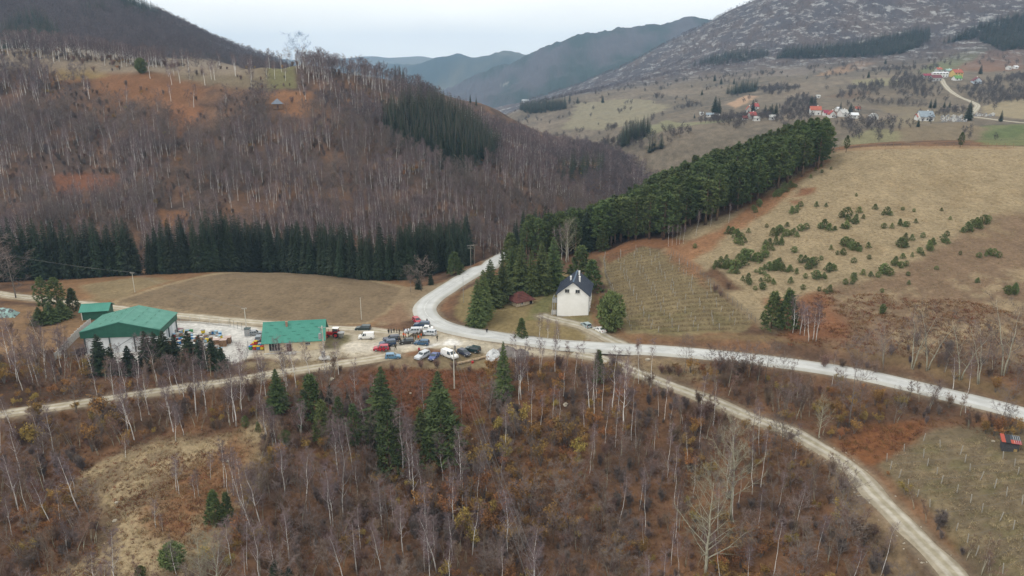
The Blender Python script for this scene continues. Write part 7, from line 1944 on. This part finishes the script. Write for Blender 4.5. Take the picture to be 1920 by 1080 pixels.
mb = MB(); mb.tube([(0, 0, .25), (0, 0, .6), (0, 0, 1.7), (0, 0, 1.75)], [.35, .6, 1.0, .95], 16); link('hopper', mb.mesh('hopper', m_steel), o)
for a in (0.5, 2.6, 4.7):
    mb = MB(); mb.tube([(.5 * math.cos(a), .5 * math.sin(a), 0), (.4 * math.cos(a), .4 * math.sin(a), .7)], [.06, .06], 5); link('leg', mb.mesh('leg', m_dsteel), o)

# ------------------------------------------------------------------ people
m_skin = mat('skin', (.42, .25, .18), rough=.6); m_hair = mat('dark hair', (.03, .022, .018), rough=.7)
CLOTH = {'olive': (.075, .070, .045), 'camo brown': (.11, .085, .055), 'black': (.018, .018, .02), 'orange': (.78, .13, .03), 'red': (.55, .03, .06), 'navy': (.03, .035, .07), 'grey': (.16, .16, .17), 'dark red': (.16, .03, .03)}
cm = {k: mat(k + ' cloth', v, tuple(c * .7 for c in v), 9, .9) for k, v in CLOTH.items()}
def loft(mb, rings, n=10):
    o0 = len(mb.v)
    for c, rx, ry in rings:
        for k in range(n):
            a = 2 * math.pi * k / n; mb.v.append((c[0] + rx * math.cos(a), c[1] + ry * math.sin(a), c[2]))
    for i in range(len(rings) - 1):
        for k in range(n): mb.f.append((o0 + i * n + k, o0 + i * n + (k + 1) % n, o0 + (i + 1) * n + (k + 1) % n, o0 + (i + 1) * n + k)); mb.m.append(0)
    mb.f.append(tuple(o0 + k for k in range(n - 1, -1, -1))); mb.m.append(0); mb.f.append(tuple(o0 + (len(rings) - 1) * n + k for k in range(n))); mb.m.append(0)
def skin_body(name, J, E, rad, root, mats, faces_mat):
    me = bpy.data.meshes.new(name); me.from_pydata(J, E, []); ob = bpy.data.objects.new(name, me); COL.objects.link(ob)
    md = ob.modifiers.new('skin', 'SKIN'); md.use_smooth_shade = True
    for i, r_ in enumerate(rad):
        me.skin_vertices[0].data[i].radius = (r_, r_); me.skin_vertices[0].data[i].use_root = (i == root)
    sb = ob.modifiers.new('s', 'SUBSURF'); sb.levels = 1; sb.render_levels = 1
    dg = bpy.context.evaluated_depsgraph_get(); ev = ob.evaluated_get(dg); out = bpy.data.meshes.new_from_object(ev)
    bpy.data.objects.remove(ob)
    for m_ in mats: out.materials.append(m_)
    mi = []
    for p in out.polygons: mi.append(faces_mat(p.center))
    out.polygons.foreach_set('material_index', mi)
    out.polygons.foreach_set('use_smooth', [True] * len(mi))
    return out
POSES = []
for k, (la, ra, st, turn) in enumerate([(.15, .12, .12, 0), (.55, .15, .05, .1), (.1, .6, .3, 0), (.2, .25, .2, -.1)]):
    # joints: pelvis, chest, neck, head, shoulders, elbows, wrists, hands, hips, knees, ankles, toes
    J = [(0, 0, .95), (0, .01, 1.22), (0, 0, 1.46), (0, .01, 1.53), (0, .02, 1.66)]
    E = [(0, 1), (1, 2), (2, 3), (3, 4)]; rad = [.145, .165, .085, .06, .10]
    for s, up in ((-1, la), (1, ra)):
        b = len(J); J += [(s * .19, 0, 1.42), (s * .26, .05 * up, 1.15), (s * (.24 - .1 * up), .05 + .32 * up, .92 + .28 * up), (s * (.23 - .12 * up), .08 + .40 * up, .83 + .34 * up)]
        E += [(2, b), (b, b + 1), (b + 1, b + 2), (b + 2, b + 3)]; rad += [.085, .062, .045, .042]
    for s in (-1, 1):
        b = len(J); f = st * s
        J += [(s * .10, 0, .86), (s * .11, .05 + f * .5, .48), (s * .12, f, .08), (s * .13, f + .14, .04)]
        E += [(0, b), (b, b + 1), (b + 1, b + 2), (b + 2, b + 3)]; rad += [.105, .075, .05, .045]
    POSES.append((J, E, rad))
def fm(c):
    if c.z > 1.50: return 0
    if abs(c.x) > .17 and c.z < .90 + (.0) and c.z > .7: return 0
    if c.z > .93: return 1
    if c.z < .10: return 3
    return 2
_pc = {}
hair_me = MB()
loft(hair_me, [((0, -.015, 1.62), .108, .112), ((0, -.015, 1.70), .112, .118), ((0, -.01, 1.75), .088, .095), ((0, -.01, 1.79), .04, .045)]); hair_me = hair_me.mesh('hair', m_hair, True)
cap_me = MB(); loft(cap_me, [((0, 0, 1.68), .116, .124), ((0, 0, 1.75), .10, .108), ((0, 0, 1.79), .05, .05)]); cap_me.box((0, .15, 1.685), (.16, .12, .015)); cap_me = cap_me.mesh('cap', cm['olive'], True)
face_me = MB()
for s in (-1, 1): face_me.box((s * .038, .108, 1.66), (.022, .012, .012)); face_me.box((s * .104, .0, 1.645), (.016, .035, .05))
face_me.box((0, .118, 1.63), (.022, .035, .04)); face_me.box((0, .105, 1.595), (.045, .012, .010)); face_me = face_me.mesh('face', mat('face features', (.25, .13, .10), rough=.6))
vest_me = None
def person(px, py, top, leg, head, label, pose=0, hat=False):
    q = spot(px, py); key = (pose, top, leg)
    if key not in _pc: _pc[key] = skin_body('person', *POSES[pose][:3], 0, [m_skin, cm[top], cm[leg], cm['black']], fm)
    o = thing('person', label, 'person', (q[0], q[1], q[2] - .005), math.radians(head), 'people in the car park')
    link('body', _pc[key], o); link('cap' if hat else 'hair', cap_me if hat else hair_me, o); link('face', face_me, o)
    s = rnd.uniform(.97, 1.06); o.scale = (s, s, s)
PEOPLE = [(729, 627, 'black', 'black', 'person in black behind the dark blue car, leftmost of the crowd'), (734, 627, 'grey', 'navy', 'person in grey behind the dark blue car, second from its end'), (739, 625.5, 'olive', 'olive', 'person in olive behind the dark blue car roof'), (744, 626, 'camo brown', 'olive', 'person in brown camouflage at the tail of the dark blue car'), (749, 633, 'camo brown', 'olive', 'person in camouflage between dark blue car and orange vests'), (748, 643, 'olive', 'camo brown', 'person in olive left of the black hatchback'), (752, 645, 'camo brown', 'camo brown', 'person in camouflage at the bonnet of the black hatchback'),
          (758, 624.5, 'navy', 'navy', 'person in navy at the nose of the silver off-roader'), (764, 626.5, 'dark red', 'black', 'person in dark red beside the silver off-roader'), (766, 632, 'black', 'olive', 'person in black behind the black hatchback'), (761, 635, 'orange', 'olive', 'person in orange vest left behind the black hatchback'), (757, 634, 'orange', 'black', 'person in orange beside another orange vest, further left'), (775, 636, 'camo brown', 'olive', 'person in camouflage right behind the black hatchback'), (779, 637, 'olive', 'olive', 'person in olive in the middle of the crowd'), (783, 633, 'camo brown', 'camo brown', 'person in camouflage in front of the silver estate'), (785, 639, 'orange', 'olive', 'person in orange vest behind the blue hatchback'), (790, 635, 'orange', 'black', 'person in bright orange jacket near the silver estate'), (792, 630, 'camo brown', 'olive', 'person in camouflage against the silver estate'), (776, 645, 'camo brown', 'olive', 'person in camouflage between black and blue hatchbacks'),
          (820, 639.5, 'olive', 'black', 'person in dark olive standing alone right of the crowd'), (913, 625.5, 'black', 'black', 'person in black walking along the tarmac road'), (731, 656.5, 'black', 'black', 'person in black behind the red hatchback with open doors'), (742, 657, 'olive', 'olive', 'person in olive alone between red and light blue hatchbacks'), (786, 662, 'red', 'black', 'person in red jacket left of the front row'), (805, 665, 'camo brown', 'olive', 'person in camouflage between silver estate and blue saloon'), (853, 659, 'grey', 'grey', 'person in grey behind the white minibus'), (801, 608, 'black', 'black', 'person in black at the edge of the bend'), (749, 627, 'olive', 'olive', 'person in olive with cap behind the camouflage group'), (788, 632, 'olive', 'camo brown', 'person in olive beside the bright orange jacket')]
for i, (px, py, a, b, lb) in enumerate(PEOPLE):
    person(px, py, a, b, rnd.uniform(0, 360), lb, i % 4, hat='cap' in lb)

# ------------------------------------------------------------------ the air: pale haze over the whole valley
zmax = float(GZ.max()) + 40
mb = MB(); mb.box((0, 4500, (zmax - 330) / 2), (17400, 9200, zmax + 330))
hzm = bpy.data.materials.new('haze'); hzm.use_nodes = True
N, L = hzm.node_tree.nodes, hzm.node_tree.links
N.remove(N['Principled BSDF']); pv = N.new('ShaderNodeVolumePrincipled')
pv.inputs['Color'].default_value = (.45, .69, 1.0, 1); pv.inputs['Density'].default_value = 1.05e-4; pv.inputs['Anisotropy'].default_value = 0.0
L.new(pv.outputs['Volume'], N['Material Output'].inputs['Volume'])
tag(link('haze', mb.mesh('haze', hzm)), kind='stuff')
